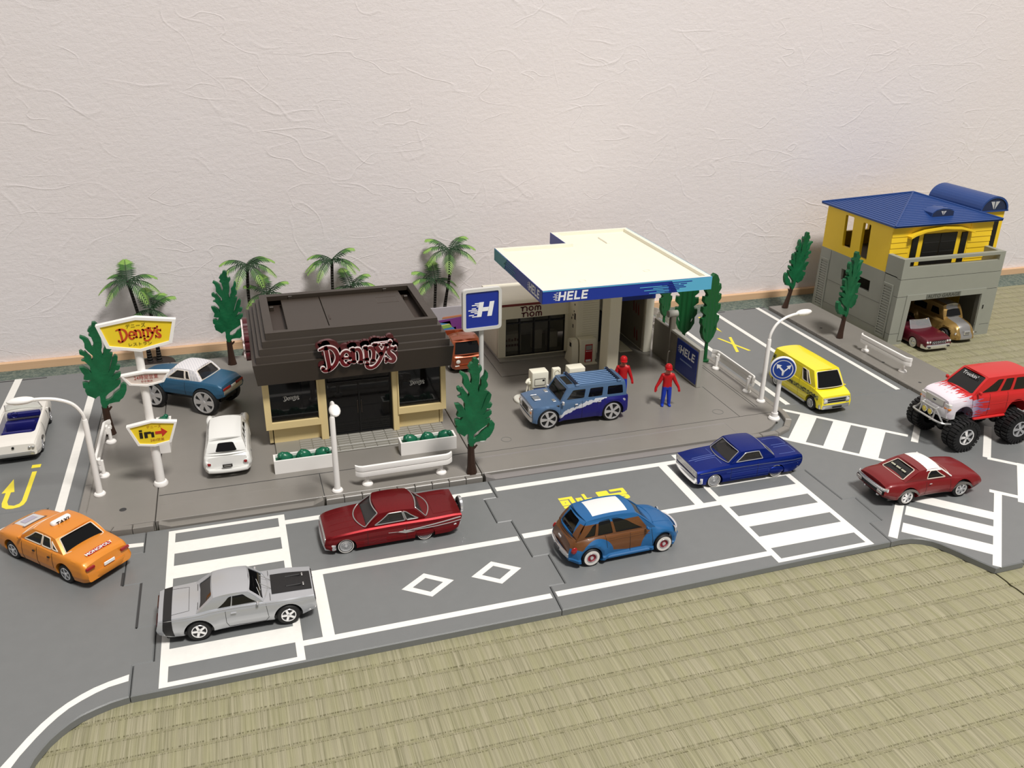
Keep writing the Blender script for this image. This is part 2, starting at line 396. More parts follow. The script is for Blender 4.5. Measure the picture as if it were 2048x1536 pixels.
# speed limit digits and the character beside them, read from the junction
yel(roadB, rpoly([(33.3, 73.1), (33.3, 71.95), (36.5, 71.95), (36.5, 73.15), (34.85, 73.15), (34.85, 72.75), (36.05, 72.75), (36.05, 72.35), (34.6, 72.35), (34.6, 73.1)], 0.12, 2)[:], (), 'digit_five')
yel(roadB, rpoly(rect(33.3, 36.5, 71.03, 71.88), 0.35), [rpoly(rect(33.75, 36.05, 71.38, 71.54), 0.07)], 'digit_zero')
yel(roadB, [(31.7, 71.0), (32.05, 71.0), (32.05, 71.9), (32.55, 71.9), (32.55, 72.25), (32.05, 72.25), (32.05, 73.12), (31.7, 73.12)], (), 'character_stroke')
yel(roadB, rect(30.82, 31.5, 71.56, 72.56), [rect(31.1, 31.22, 71.98, 72.14)], 'character_stroke')
yel(roadB, [(29.07, 71.0), (30.6, 71.0), (30.6, 73.02), (29.07, 73.02), (29.07, 72.62), (30.15, 72.62), (30.15, 71.4), (29.07, 71.4)], (), 'character_stroke')
yel(roadB, rect(29.07, 29.98, 71.53, 72.5), [rect(29.48, 29.6, 71.94, 72.1)], 'character_stroke')
# corner plate: curved line, short line, slots
paint(crossL, [(-11.4, 58.35), (-12.82, 57.97), (-13.8, 57.6), (-14.61, 57.14), (-15.5, 56.5), (-16.26, 55.77), (-17.0, 54.85), (-17.71, 53.74), (-18.48, 52.32), (-18.98, 51.42), (-19.3, 49.5), (-19.35, 40), (-18.6, 40), (-18.6, 49.5), (-18.29, 51.2), (-17.9, 52.14), (-17.11, 53.56), (-16.5, 54.5), (-15.95, 55.22), (-15.3, 55.9), (-14.54, 56.45), (-13.6, 57.0), (-12.77, 57.36), (-11.4, 57.62)], name='edge_line')
paint(crossL, [(-11.4, 76.1), (-11.4, 76.7), (-14.5, 77.0), (-16.5, 77.8), (-18.4, 79.5), (-19.1, 81.5), (-19.3, 84.4), (-20.2, 84.4), (-20.0, 81.2), (-19.1, 78.9), (-17.2, 77.1), (-14.8, 76.3)], name='edge_line')
paint(crossL, rect(-11.32, -11.14, 63.95, 70.15), GROOVE, name='slot'); paint(crossL, rect(-12.95, -12.75, 70.25, 72.2), GROOVE, name='slot')
paint(roadL, rect(-20.2, -19.3, 84.62, 121.9), name='lane_line'); paint(roadL, rect(-30.0, -29.1, 86.2, 121.9), name='lane_line')
yel(roadL, [(-25.9, 90.25), (-25.25, 93.1), (-24.7, 90.25), (-25.03, 90.25), (-25.03, 88.3), (-24.8, 87.55), (-24.25, 87.3), (-23.8, 87.6), (-23.66, 88.2), (-23.66, 94.3), (-23.2, 94.3), (-23.2, 88.0), (-23.35, 87.3), (-23.7, 86.9), (-24.3, 86.75), (-24.9, 86.85), (-25.35, 87.3), (-25.5, 88.1), (-25.5, 90.25)], (), 'turn_arrow')
yel(roadL, rect(-23.9, -23.0, 95.2, 95.9), (), 'turn_arrow')
paint(roadL, rect(-36, -26.1, 121.35, 121.6), GROOVE, name='slot')
paint(roadR, rect(80.2, 84.3, 120.75, 121.0), GROOVE, name='slot'); paint(roadR, rect(74.4, 76.6, 120.6, 120.85), GROOVE, name='slot')
# right road and junction
paint(roadR, rect(82.6, 83.3, 86.3, 121.0), name='lane_line'); paint(roadR, rect(74.2, 74.95, 95.0, 121.0), name='lane_line'); paint(roadR, rect(65.4, 66.1, 86.3, 121.0), name='lane_line')
yel(roadR, [(69.0, 110.0), (69.4, 110.0), (71.35, 104.2), (70.9, 104.2)], (), 'cross_stroke'); yel(roadR, [(71.0, 109.95), (71.45, 109.95), (69.35, 104.2), (68.85, 104.2)], (), 'cross_stroke')
yel(roadR, [(71.7, 116.5), (71.15, 112.2), (70.5, 116.5)], (), 'arrow_head'); yel(roadR, rect(70.9, 71.3, 116.4, 119.5), (), 'arrow_shaft')
R2 = math.sqrt(0.5)
def d45(ox, oy, u, v): return (ox + (u + v) * R2, oy + (-u + v) * R2)          # u runs towards +x -y, v towards +x +y
def d45r(ox, oy, u0, u1, v0, v1): return [d45(ox, oy, a, c) for a, c in ((u0, v0), (u1, v0), (u1, v1), (u0, v1))]
# slanted crosswalk beside the gas station corner (two rails and bars)
paint(crossR, d45r(64.3, 85.3, 0, 14.9, -0.55, 0.05), name='crosswalk_rail'); paint(crossR, d45r(58.6, 79.0, 0.0, 13.6, -0.05, 0.55), name='crosswalk_rail')
for u0, u1 in ((2.3, 4.3), (6.3, 8.4), (10.3, 12.4)): paint(crossR, d45r(64.3, 85.3, u0, u1, -8.2, -0.3), name='crosswalk_bar')
paint(crossR, d45r(74.1, 73.2, -0.15, 0.65, 0.0, 14.8), name='lane_line')
paint(crossR, d45r(79.6, 67.6, -0.3, 0.55, 0.0, 9.0), name='lane_line')
paint(crossR, d45r(79.9, 67.5, -0.1, 4.8, -0.6, 0.0), name='lane_line')
# slanted crosswalk at the outer edge
paint(crossR, d45r(57.95, 57.2, -0.25, 0.6, -0.1, 7.0), name='crosswalk_rail'); paint(crossR, d45r(63.95, 50.6, 0, 0.75, -0.1, 15.2), name='crosswalk_rail')
for v0, v1 in ((1.75, 3.6), (5.3, 7.2), (8.6, 10.2)): paint(crossR, d45r(58.2, 57.0, 0.5, 8.6, v0 - 0.4, v1 - 0.4), name='crosswalk_bar')
paint(crossR, d45r(74.6, 61.9, 0, 7.0, -0.95, -0.3), name='lane_line'); paint(crossR, d45r(82.3, 65.2, -0.4, 0.3, -9.5, 0), name='lane_line')

# ---------------------------------------------------------------- pavement plates
def curb(par, pts, n, z0=0.0, z1=0.52, wd=0.75, name='curb_stone'):
    """kerb stones laid along a polyline, the outer face on the line, inner side to the left"""
    segs = []; tot = 0
    for a, c in zip(pts, pts[1:]): l = math.dist(a, c); segs.append((a, c, l)); tot += l
    def at(d):
        for a, c, l in segs:
            if d <= l + 1e-6: t = d / l; return Vector((a[0] + (c[0] - a[0]) * t, a[1] + (c[1] - a[1]) * t)), Vector((c[0] - a[0], c[1] - a[1])).normalized()
            d -= l
        return Vector(pts[-1]), Vector((c[0] - a[0], c[1] - a[1])).normalized()
    for i in range(n):
        p0, t0 = at(tot * i / n + 0.03); p1, t1 = at(tot * (i + 1) / n - 0.03)
        n0 = Vector((-t0.y, t0.x)); n1 = Vector((-t1.y, t1.x))
        q = [p0, p1, p1 + n1 * wd, p0 + n0 * wd]
        obj(name, B().prism([tuple(v) for v in q], z0 - 0.3, z1, 'xy', bv=0.08), WALK, par)
def ramp(par, x0, x1, y0, y1, m):
    vs = [(x0 - 1.1, y0, 0.52), (x1 + 1.1, y0, 0.52), (x0, y1, 0.06), (x1, y1, 0.06), (x0 - 1.1, y1, 0.52), (x1 + 1.1, y1, 0.52), (x0 - 1.1, y1, -0.4), (x1 + 1.1, y1, -0.4), (x0 - 1.1, y0, -0.4), (x1 + 1.1, y0, -0.4)]
    fs = [(0, 1, 3, 2), (0, 2, 4), (1, 5, 3), (4, 2, 3, 5, 7, 6), (0, 4, 6, 8), (1, 9, 7, 5), (8, 6, 7, 9), (0, 8, 9, 1)]
    return obj('driveway_ramp', B().add(vs, fs), m, par, ang=20)
pavW = tag(obj('pavement_plate', B().prism(rpoly([(-17.0, 79.6), (-10.5, 79.6), (-10.5, 121.3), (-17.0, 121.3)], [3.4, 0, 0, 0], 8), -0.62, 0.5, 'xy', bv=0.05), WALK, ang=30), 'narrow grey pavement plate with rounded kerb beside the u-turn road', 'pavement tile')
def arc(cx, cy, r, a0, a1, n=8): return [(cx + r * math.cos(math.radians(a0 + (a1 - a0) * i / n)), cy + r * math.sin(math.radians(a0 + (a1 - a0) * i / n))) for i in range(n + 1)]
curb(pavW, [(-17.75, 121.2), (-17.75, 83.2)] , 14); curb(pavW, arc(-13.3, 83.2, 4.45, 180, 270, 8) + [(-10.55, 78.75)], 5)
obj('drain_hole', B().lathe([(0.0, 0.505), (0.35, 0.505)], n=16, T=Matrix.Translation((-13.6, 82.6, 0.0))), GROOVE, pavW)
lot = tag(obj('pavement_plate', B().prism(rect(-10.42, 22.65, 79.5, 121.3), -0.62, 0.5, 'xy', bv=0.05), WALK, ang=30), 'broad grey plate under the diner with parking space and front kerb', 'pavement tile')
ramp(lot, -9.0, 4.6, 82.6, 78.75, WALK); curb(lot, [(5.95, 78.75), (22.6, 78.75)], 9)
for q in ([(-10.3, 84.35), (22.6, 84.35), (22.6, 84.42), (-10.3, 84.42)], rect(5.85, 5.92, 79.6, 84.3)): paint(lot, q, GROOVE, name='groove', z=0.5)
gas = tag(obj('pavement_plate', B().prism(rpoly([(22.75, 79.5), (58.5, 79.5), (62.9, 83.5), (62.9, 121.3), (22.75, 121.3)], [0, 2.5, 2.5, 0, 0], 6), -0.62, 0.5, 'xy', bv=0.05), WALK, ang=30), 'broad grey plate under the filling station with rounded corner kerb', 'pavement tile')
ramp(gas, 24.0, 53.4, 83.0, 78.6, WALK2)
curb(gas, [(54.8, 78.7), (57.3, 78.7)] + arc(58.3, 84.0, 5.35, -85, -5, 8) + [(63.65, 86.0)], 6); curb(gas, [(63.65, 86.0), (63.65, 121.2)], 12)
for q in (rect(22.9, 62.8, 84.0, 84.06), rect(57.2, 57.26, 84.06, 93.4), rect(60.9, 60.96, 86.0, 121), rect(60.5, 60.56, 86, 121)): paint(gas, q, GROOVE, name='groove', z=0.5)
obj('manhole_ring', B().lathe([(0.62, 0.5), (0.62, 0.52), (0.7, 0.52), (0.7, 0.5)], n=24, T=Matrix.Translation((55.3, 86.0, 0))), ASPHSIDE, gas)
obj('manhole_ring', B().lathe([(0.55, 0.5), (0.55, 0.52), (0.62, 0.52), (0.62, 0.5)], n=24, T=Matrix.Translation((27.6, 86.3, 0))), ASPHSIDE, gas)
obj('peg_hole', B().lathe([(0.0, 0.503), (0.2, 0.503)], n=12, T=Matrix.Translation((50.1, 91.5, 0))), SILVER, gas)
side = tag(obj('pavement_plate', B().prism([(85.0, 82.6), (92.6, 82.6), (92.6, 119.9), (85.0, 119.9)], -0.62, 0.5, 'xy', bv=0.05), WALK, ang=30), 'narrow grey pavement plate between van road and yellow house', 'pavement tile')
curb(side, [(84.45, 119.9), (84.45, 82.7)], 14, wd=0.6)
for yy in (108.5, 93.9, 86.5): obj('drain_hole', B().lathe([(0.0, 0.505), (0.22, 0.505)], n=12, T=Matrix.Translation((86.6, yy, 0))), GROOVE, side)
# ---------------------------------------------------------------- script lettering used on the diner
DEN = [[(-.5,.148,.018),(-.449,.165,.035),(-.41,.161,.047)],[(-.413,.165,.05),(-.403,.057,.05),(-.392,-.042,.047),(-.391,-.121,.045),(-.418,-.148,.036),(-.453,-.144,.042),(-.472,-.113,.047)],
[(-.41,.173,.035),(-.354,.168,.037),(-.303,.13,.05),(-.274,.062,.052),(-.276,-.003,.052),(-.307,-.068,.048),(-.356,-.12,.042),(-.397,-.147,.033)],[(-.209,.004,.027),(-.161,.001,.025),(-.108,-.001,.027)],
[(-.108,-.001,.033),(-.106,.037,.037),(-.12,.074,.037),(-.155,.095,.035),(-.196,.073,.043),(-.219,.017,.047),(-.217,-.043,.047),(-.19,-.087,.043),(-.152,-.095,.037),(-.124,-.066,.047)],
[(-.098,.118,.018),(-.061,.112,.03)],[(-.067,.114,.047),(-.063,.039,.048),(-.063,-.061,.048)],[(-.095,-.062,.017),(-.038,-.065,.017)],
[(-.055,.084,.027),(-.021,.111,.035),(.017,.097,.045),(.034,.044,.045),(.035,-.018,.046),(.028,-.074,.046)],[(-.005,-.078,.017),(.053,-.08,.017)],
[(.073,.122,.018),(.109,.117,.03)],[(.1,.119,.048),(.105,.04,.05),(.107,-.046,.05)],[(.073,-.048,.017),(.134,-.05,.017)],
[(.116,.088,.027),(.149,.115,.035),(.188,.102,.046),(.205,.049,.046),(.201,-.01,.046),(.191,-.072,.046)],[(.157,-.075,.017),(.222,-.079,.017)],
[(.195,.153,.019),(.291,.147,.02)],[(.23,.148,.049),(.264,.082,.058),(.3,.015,.058)],[(.325,.139,.02),(.403,.135,.02)],
[(.377,.132,.044),(.349,.066,.044),(.308,-.016,.044),(.267,-.097,.041),(.212,-.156,.037),(.155,-.173,.037),(.113,-.15,.043),(.111,-.106,.051)],
[(.431,.169,.046),(.425,.137,.025),(.416,.108,.011)],[(.5,.093,.02),(.497,.049,.025)],
[(.491,.061,.034),(.446,.082,.038),(.406,.059,.046),(.41,.013,.052),(.451,-.033,.058),(.474,-.075,.055),(.454,-.11,.045),(.411,-.102,.038),(.375,-.073,.037)],[(.363,-.045,.02),(.361,-.115,.024)]]
def script(b, width, frame, m, d0, d1, grow=0.0):
    for st in DEN: b.ribbon(st, d0, d1, frame, m, grow, width)
    return b
FRONT = ((1, 0, 0), (0, 0, 1), (0, -1, 0))            # lettering that faces the room (towards -y)
LEFT = ((0, -1, 0), (0, 0, 1), (-1, 0, 0))            # lettering that faces -x
def fr(o, d=FRONT): return (o,) + d

# ---------------------------------------------------------------- the diner
BROWN = mat('brown_roof_plastic', (52, 44, 36), 0.4, spec=0.6, vary=0.05, vscale=0.3)
BROWN2 = BROWN
CREAM = mat('cream_plastic', (226, 204, 150), 0.45, vary=0.03, vscale=0.4)
SMOKE = glassmat('smoke_glass', (20, 20, 21), 0.72)
PLINTH = mat('plinth_grey', (136, 133, 124), 0.4)
BURG = mat('burgundy_plastic', (96, 16, 24), 0.25, coat=0.4)
BURG2 = mat('dark_burgundy_plastic', (72, 12, 20), 0.3, coat=0.3)
dn = thing('diner_building', 'brown roofed diner with cream walls, dark windows and red lettered roof sign', 'building', (11.35, 98, 0.5))
D = Matrix.Translation((-11.35, -98, -0.5))
def dp(name, b, m=None, par=None, ang=35):
    for i, q in enumerate(b.v): b.v[i] = (q[0] - 11.35, q[1] - 98, q[2] - 0.5)
    return obj(name, b, m, par or dn, ang)
dp('plinth', B().box(1.8, 21.2, 89.6, 106.5, 0.5, 0.78, bv=0.05), PLINTH)
dp('step', B().box(4.3, 21.0, 88.5, 89.55, 0.5, 0.66, bv=0.04), PLINTH)
bmesh_brick = None
for r in range(5):
    for k in range(12):
        x = 4.45 + 1.4 * k
        if r == 0 and k > 10: continue
        if bmesh_brick is None:
            bmesh_brick = mesh(B().box(-0.66, 0.66, -0.24, 0.24, 0, 0.06, bv=0.03), 'paving_brick', PLINTH)
        if x + 0.7 > 21.3: continue
        o = obj('paving_brick', bmesh_brick, None, dn); o.location = (x + 0.7 - 11.35, 89.9 + r * 0.54 - 98, 0.78 - 0.5)
for r in range(2):
    for k in range(11):
        o = obj('paving_brick', bmesh_brick, None, dn); o.location = (5.2 + 1.4 * k - 11.35, 88.78 + r * 0.53 - 98, 0.66 - 0.5)
for s_, (xa, xb, xo) in ((0, (1.8, 7.1, 1.0)), (1, (16.0, 21.0, 21.75))):
    dp('base_wall', B().box(xa, xb, 92.3, 92.9, 0.78, 3.2), CREAM)
    if s_ == 0:
        fo = [(1.02, 2.86), (7.1, 2.86), (7.1, 9.6), (1.02, 9.6)]; ho = [(1.72, 3.63), (6.9, 3.63), (6.9, 9.0), (1.72, 9.0)]
    else:
        fo = [(16.0, 2.9), (21.7, 2.9), (21.7, 9.6), (16.0, 9.6)]; ho = [(16.14, 3.68), (21.12, 3.68), (21.12, 9.0), (16.14, 9.0)]
    dp('window_frame', B().prism(fo, 91.45, 92.4, 'xz', holes=[ho]), CREAM)
    wn = dp('window_pane', B().box(ho[0][0] - 0.1, ho[1][0] + 0.1, 91.8, 91.9, ho[0][1] - 0.1, 9.1), SMOKE)
    cx = (ho[0][0] + ho[1][0]) / 2
    b = B(); script(b, 1.75, fr((4.05 if s_ == 0 else 18.35, 91.78, 6.35 if s_ == 0 else 6.55)), None, 0, 0.02)
    dp('window_lettering', b, mat('grey_print', (205, 203, 198), 0.6), wn)
    dp('window_bar', B().box(cx + 0.85, cx + 0.97, 92.05, 92.15, ho[0][1], 9.0), mat('dark_bronze', (52, 44, 38), 0.4), wn)
for xa, xb in ((7.05, 7.87), (15.4, 16.08)): dp('door_pillar', B().box(xa, xb, 91.6, 92.8, 0.78, 9.6, bv=0.04), CREAM)
dp('door_frame', B().prism([(7.87, 0.8), (15.4, 0.8), (15.4, 9.4), (7.87, 9.4)], 92.15, 92.5, 'xz', holes=[[(8.1, 1.05), (11.55, 1.05), (11.55, 7.4), (8.1, 7.4)], [(11.72, 1.05), (15.17, 1.05), (15.17, 7.4), (11.72, 7.4)], [(8.1, 7.55), (15.17, 7.55), (15.17, 9.2), (8.1, 9.2)]]), BLACK)
for xa, xb in ((8.05, 11.6), (11.67, 15.2)):
    dr = dp('door', B().box(xa, xb, 92.28, 92.36, 1.0, 7.45), SMOKE)
    dp('door_handle', B().box(11.35 if xa < 10 else 11.8, 11.45 if xa < 10 else 11.9, 92.15, 92.28, 3.4, 5.0, bv=0.02), mat('dark_bronze', (52, 44, 38), 0.4), dr)
dp('transom', B().box(8.05, 15.2, 92.28, 92.36, 7.5, 9.25), SMOKE)
dp('side_wall', B().box(1.3, 1.7, 92.4, 106.2, 0.78, 11.0), CREAM); dp('side_wall', B().box(21.1, 21.5, 92.4, 106.2, 0.78, 11.0), CREAM)
dp('rear_wall', B().box(1.3, 21.5, 105.8, 106.3, 0.78, 11.0), CREAM)
dp('interior_floor', B().box(1.7, 21.1, 92.9, 105.8, 0.78, 0.86), mat('interior_brown', (74, 60, 48), 0.6))
for xx in (3.2, 5.6, 17.6, 19.7):
    dp('booth_seat', B().box(xx - 0.5, xx + 0.5, 93.6, 96.2, 0.86, 2.2, bv=0.1).box(xx - 0.5, xx - 0.25, 93.6, 96.2, 2.2, 3.6, bv=0.08), mat('interior_tan', (120, 92, 66), 0.6))
dp('counter', B().box(8.5, 15.0, 99.5, 101.0, 0.86, 3.6, bv=0.08), mat('interior_tan', (120, 92, 66), 0.6))
# mansard roof: lapped boards on four sides
def ring(t):                                              # outline (x0, x1, y0, y1, z) of the roof at height fraction t
    if t <= 0.42: k = t / 0.42; return (0.62 + 0.1 * k, 22.05 - 0.1 * k, 90.15 + 0.12 * k, 108.4 - 0.1 * k, 8.95 + 2.5 * k)
    k = (t - 0.42) / 0.58
    return (0.72 + 1.7 * k, 21.95 - 1.3 * k, 90.27 + 2.5 * k, 108.3 - 2.7 * k, 11.45 + 2.55 * k)
LV = [0.0, 0.42, 0.565, 0.71, 0.855, 1.0]
for i in range(5):
    a, c = ring(LV[i]), ring(LV[i + 1]); e = 0.42
    A = a; c = (c[0] - e, c[1] + e, c[2] - e, c[3] + e, c[4]); th = 0.4
    for sd in range(4):
        def q(r, d):                                       # corner pair of side sd, pushed in by d
            x0, x1, y0, y1, z = r[0] + d, r[1] - d, r[2] + d, r[3] - d, r[4]
            return {0: ((x0, y0, z), (x1, y0, z)), 1: ((x1, y0, z), (x1, y1, z)), 2: ((x1, y1, z), (x0, y1, z)), 3: ((x0, y1, z), (x0, y0, z))}[sd]
        vs = list(q(A, 0)) + list(q(c, 0)) + list(q(A, th)) + list(q(c, th))
        dp('roof_board', B().add(vs, [(0, 1, 3, 2), (4, 6, 7, 5), (0, 4, 5, 1), (2, 3, 7, 6), (0, 2, 6, 4), (1, 5, 7, 3)]), BROWN, ang=0)
for zz in (9.75, 10.5): dp('fascia_groove', B().box(0.68, 22.0, 90.08 + (zz - 8.95) * 0.045, 90.3, zz, zz + 0.05), mat('groove_brown', (62, 54, 46), 0.5))
dp('eave_soffit', B().box(0.9, 21.8, 90.4, 108.0, 8.95, 9.1), BROWN)
x0, x1, y0, y1 = 2.0, 21.07, 92.35, 106.02
dp('roof_rim', B().prism(rect(x0, x1, y0, y1), 13.5, 14.06, 'xy', holes=[rect(x0 + 0.9, x1 - 0.9, y0 + 0.75, y1 - 0.9)]), BROWN2)
dp('roof_deck', B().box(x0 + 0.3, x1 - 0.3, y0 + 0.2, y1 - 0.3, 12.6, 12.75), mat('deck_shadow_brown', (58, 48, 42), 0.5))
dp('deck_panel', B().box(4.5, 9.05, y0 + 0.4, y1 - 1.1, 12.7, 13.6, bv=0.04), BROWN2)
pn = dp('deck_panel', B().box(9.12, 18.9, y0 + 0.4, y1 - 1.1, 12.7, 13.62, bv=0.04), BROWN2)
dp('hatch_slot', B().box(9.35, 9.55, 96.4, 97.9, 13.6, 13.66), mat('deck_shadow_brown', (58, 48, 42), 0.5), pn)
for q in ((15.6, 18.2, 100.6, 100.64), (15.6, 18.2, 102.7, 102.74), (15.6, 15.64, 100.6, 102.74), (18.16, 18.2, 100.6, 102.74)): dp('embossed_line', B().box(*q, 13.6, 13.64), mat('groove_brown2', (86, 75, 68), 0.5), pn)
for xx in (5.4, 17.0): dp('rim_tab', B().box(xx, xx + 0.5, y1 - 1.0, y1 - 0.4, 13.3, 13.95, bv=0.04), BROWN2)
for xx in (3.3, 19.6): dp('rim_tab', B().box(xx - 0.25, xx + 0.25, 103.4, 103.9, 12.7, 13.3, bv=0.04), BROWN)
sg = dp('roof_sign', script(B(), 8.3, fr((11.5, 90.3, 11.75)), None, 0.0, 0.5, 0.28), BURG2)
dp('white_outline', script(B(), 8.3, fr((11.5, 89.55, 11.4)), None, -0.2, 0.0, 0.09), mat('sign_white', (236, 222, 220), 0.4), sg)
dp('red_letters', script(B(), 8.3, fr((11.5, 89.55, 11.4)), None, 0.0, 0.035, 0.0), BURG, sg)
dp('sign_bracket', B().box(7.6, 9.0, 89.7, 90.8, 11.9, 12.7, bv=0.06), BURG, sg); dp('sign_bracket', B().box(13.2, 14.9, 89.7, 90.8, 12.0, 12.9, bv=0.06), BURG, sg)
s2 = dp('side_sign', script(B(), 7.2, fr((0.3, 98.4, 11.3), LEFT), None, 0.0, 0.5, 0.28), BURG2)
dp('white_outline', script(B(), 7.2, fr((-0.4, 98.4, 11.3), LEFT), None, -0.2, 0.0, 0.09), mat('sign_white', (236, 222, 220), 0.4), s2)
dp('red_letters', script(B(), 7.2, fr((-0.4, 98.4, 11.3), LEFT), None, 0.0, 0.035, -0.02), BURG, s2)

# ---------------------------------------------------------------- filling station
BLUE = mat('royal_blue_print', (24, 52, 150), 0.35); CYAN = mat('sky_blue_print', (92, 178, 214), 0.35); WPRINT = mat('white_print', (240, 240, 240), 0.4)
STCREAM = mat('station_cream', (226, 220, 196), 0.45, vary=0.03, vscale=0.3)
gs = thing('filling_station', 'white canopied filling station with blue fascia, shop and wash bay', 'building', (45, 105, 0.5))
def gp(name, b, m=None, par=None, ang=35):
    for i, q in enumerate(b.v): b.v[i] = (q[0] - 45, q[1] - 105, q[2] - 0.5)
    return obj(name, b, m, par or gs, ang)
CP = [(34.0, 92.9), (56.45, 92.9), (56.45, 118.7), (44.4, 118.7), (44.4, 112.5), (34.0, 112.5)]
CI = [(34.9, 93.35), (55.85, 93.35), (55.85, 118.1), (45.3, 118.1), (45.3, 111.9), (34.9, 111.9)]
gp('canopy', B().prism(CP, 14.4, 15.55, 'xy'), CREAMW)
gp('canopy_rim', B().prism(CP, 15.5, 16.0, 'xy', holes=[CI]), CREAMW)
for cx, cy in ((40.6, 96.6), (50.3, 98.6)): gp('roof_boss', B().lathe([(0.38, 15.5), (0.38, 15.6), (0.5, 15.6), (0.5, 15.5)], n=20, T=Matrix.Translation((cx, cy, 0))), CREAMW)
for cx, cy in ((43.2, 105.2), (46.0, 97.2)): gp('roof_pin', B().lathe([(0.0, 15.56), (0.1, 15.56), (0.1, 15.5)], n=8, T=Matrix.Translation((cx, cy, 0))), STCREAM)
gp('roof_hatch', B().box(50.6, 51.1, 112.3, 115.6, 15.5, 15.75, bv=0.06), CREAMW)
def hele(b, frame, h, m, d=0.02):
    O, X, Y, Nn = [Vector(q) for q in frame]; sl = 0.12
    def poly(pts, x0):
        vs = [O + X * ((x0 + a + b_ * sl) * h) + Y * (b_ * h) + Nn * d for a, b_ in pts]; b.add(vs, [tuple(range(len(vs)))], m)
    t = 0.22
    x = 0.0
    for L in 'HELE':
        if L == 'H': parts = [rect(0, t, 0, 1), rect(0.62, 0.62 + t, 0, 1), rect(t, 0.62, 0.4, 0.6)]; wd = 1.0
        elif L == 'E': parts = [rect(0, t, 0, 1), rect(t, 0.7, 0.79, 1), rect(t, 0.66, 0.4, 0.6), rect(t, 0.7, 0, 0.21)]; wd = 0.86
        else: parts = [rect(0, t, 0, 1), rect(t, 0.7, 0, 0.21)]; wd = 0.84
        for p_ in parts: poly(p_, x)
        x += wd
    for i, (a, l) in enumerate(((-0.3, 0.3), (-0.5, 0.36), (-0.36, 0.3), (-0.62, 0.5), (-0.45, 0.4), (-0.55, 0.3), (-0.3, 0.25))): poly(rect(a, a + l, 0.04 + i * 0.14, 0.1 + i * 0.14), -0.02)
    return b
ff = gp('front_fascia', B().box(33.95, 56.5, 92.82, 92.9, 14.35, 16.0), BLUE)
gp('cyan_band', B().prism([(56.5, 14.35), (56.5, 15.98), (33.95, 15.98), (33.95, 15.86), (50.9, 15.86), (51.8, 14.35)], 92.78, 92.82, 'xz'), CYAN, ff, 0)
b = B()
for zz, a, c in ((15.62, 50.5, 53.7), (15.38, 49.6, 51.9), (15.38, 52.1, 53.0), (15.16, 50.6, 52.6), (14.96, 49.8, 52.9), (14.76, 50.9, 52.0), (14.56, 50.0, 51.5)): b.box(a, c, 92.755, 92.775, zz, zz + 0.1)
gp('blue_dash_print', b, BLUE, ff, 0)
b = B()
for zz, a, c in ((15.28, 46.6, 50.3), (15.06, 48.4, 50.5), (14.86, 47.2, 50.5), (14.66, 48.9, 50.6), (14.46, 47.9, 50.6)): b.box(a, c, 92.79, 92.81, zz, zz + 0.09)
gp('cyan_dash_print', b, CYAN, ff, 0)
gp('fascia_lettering', hele(B(), fr((35.9, 92.8, 14.62)), 1.1, None, 0.015), WPRINT, ff, 0)
lf = gp('side_fascia', B().box(33.92, 34.0, 92.9, 112.5, 14.35, 16.0), BLUE)
gp('teal_band', B().prism([(112.5, 14.35), (112.5, 15.98), (106.8, 15.98), (107.8, 14.35)], 33.88, 33.92, 'yz'), mat('teal_print', (64, 138, 152), 0.35), lf, 0)
b = B()
for i, zz in enumerate((15.7, 15.4, 15.1, 14.8, 14.5)): b.box(33.88, 33.9, 103.0 + (i % 2) * 0.8, 107.0 + (i % 3) * 0.5, zz, zz + 0.1)
gp('teal_dash_print', b, mat('teal_print', (64, 138, 152), 0.35), lf, 0)
gp('fascia_lettering', hele(B(), fr((33.9, 97.6, 14.65), LEFT), 1.1, None, 0.015), WPRINT, lf, 0)
gp('notch_fascia', B().box(44.3, 44.4, 112.5, 118.7, 14.35, 16.0), BLUE); gp('side_fascia', B().box(56.45, 56.53, 92.9, 118.7, 14.35, 16.0), CYAN)
gp('canopy_pillar', B().box(45.95, 47.6, 99.6, 102.2, 0.5, 14.4, bv=0.08), STCREAM)
# service block beside the shop
gp('service_block', B().box(44.0, 47.3, 106.2, 110.5, 0.5, 14.4, bv=0.06), STCREAM)
b = B()
for i in range(22): b.box(44.9, 47.15, 106.17, 106.2, 2.6 + i * 0.34, 2.62 + i * 0.34)
gp('block_ribs', b, mat('rib_cream', (200, 194, 170), 0.5))
vm = gp('vending_machine', B().box(44.1, 46.5, 104.7, 106.2, 0.5, 4.3, bv=0.1), STCREAM)
gp('vending_base', B().box(43.9, 46.7, 104.4, 106.2, 0.5, 0.75, bv=0.05), STCREAM, vm)
gp('red_front', B().box(44.85, 45.95, 104.66, 104.7, 0.9, 3.55), mat('vending_red', (170, 32, 36), 0.35), vm)
gp('display_window', B().box(44.95, 45.85, 104.63, 104.66, 2.75, 3.4), mat('display_grey', (150, 150, 142), 0.4), vm)
b = B()
for i in range(4): b.box(44.98 + i * 0.23, 45.12 + i * 0.23, 104.63, 104.66, 2.5, 2.6)
gp('button', b, WPRINT, vm); gp('vend_slot', B().box(44.98, 45.75, 104.62, 104.66, 1.0, 1.3), WPRINT, vm)
gp('air_pump', B().prism([(104.8, 0.5), (107.6, 0.5), (107.2, 1.6), (106.6, 2.2), (106.5, 3.9), (106.2, 4.2), (105.3, 4.2), (105.0, 3.8), (104.8, 2.0)], 42.95, 43.9, 'yz'), STCREAM)
gp('pump_window', B().box(42.92, 42.95, 105.2, 105.8, 3.2, 3.8), BLACK)
b = B()
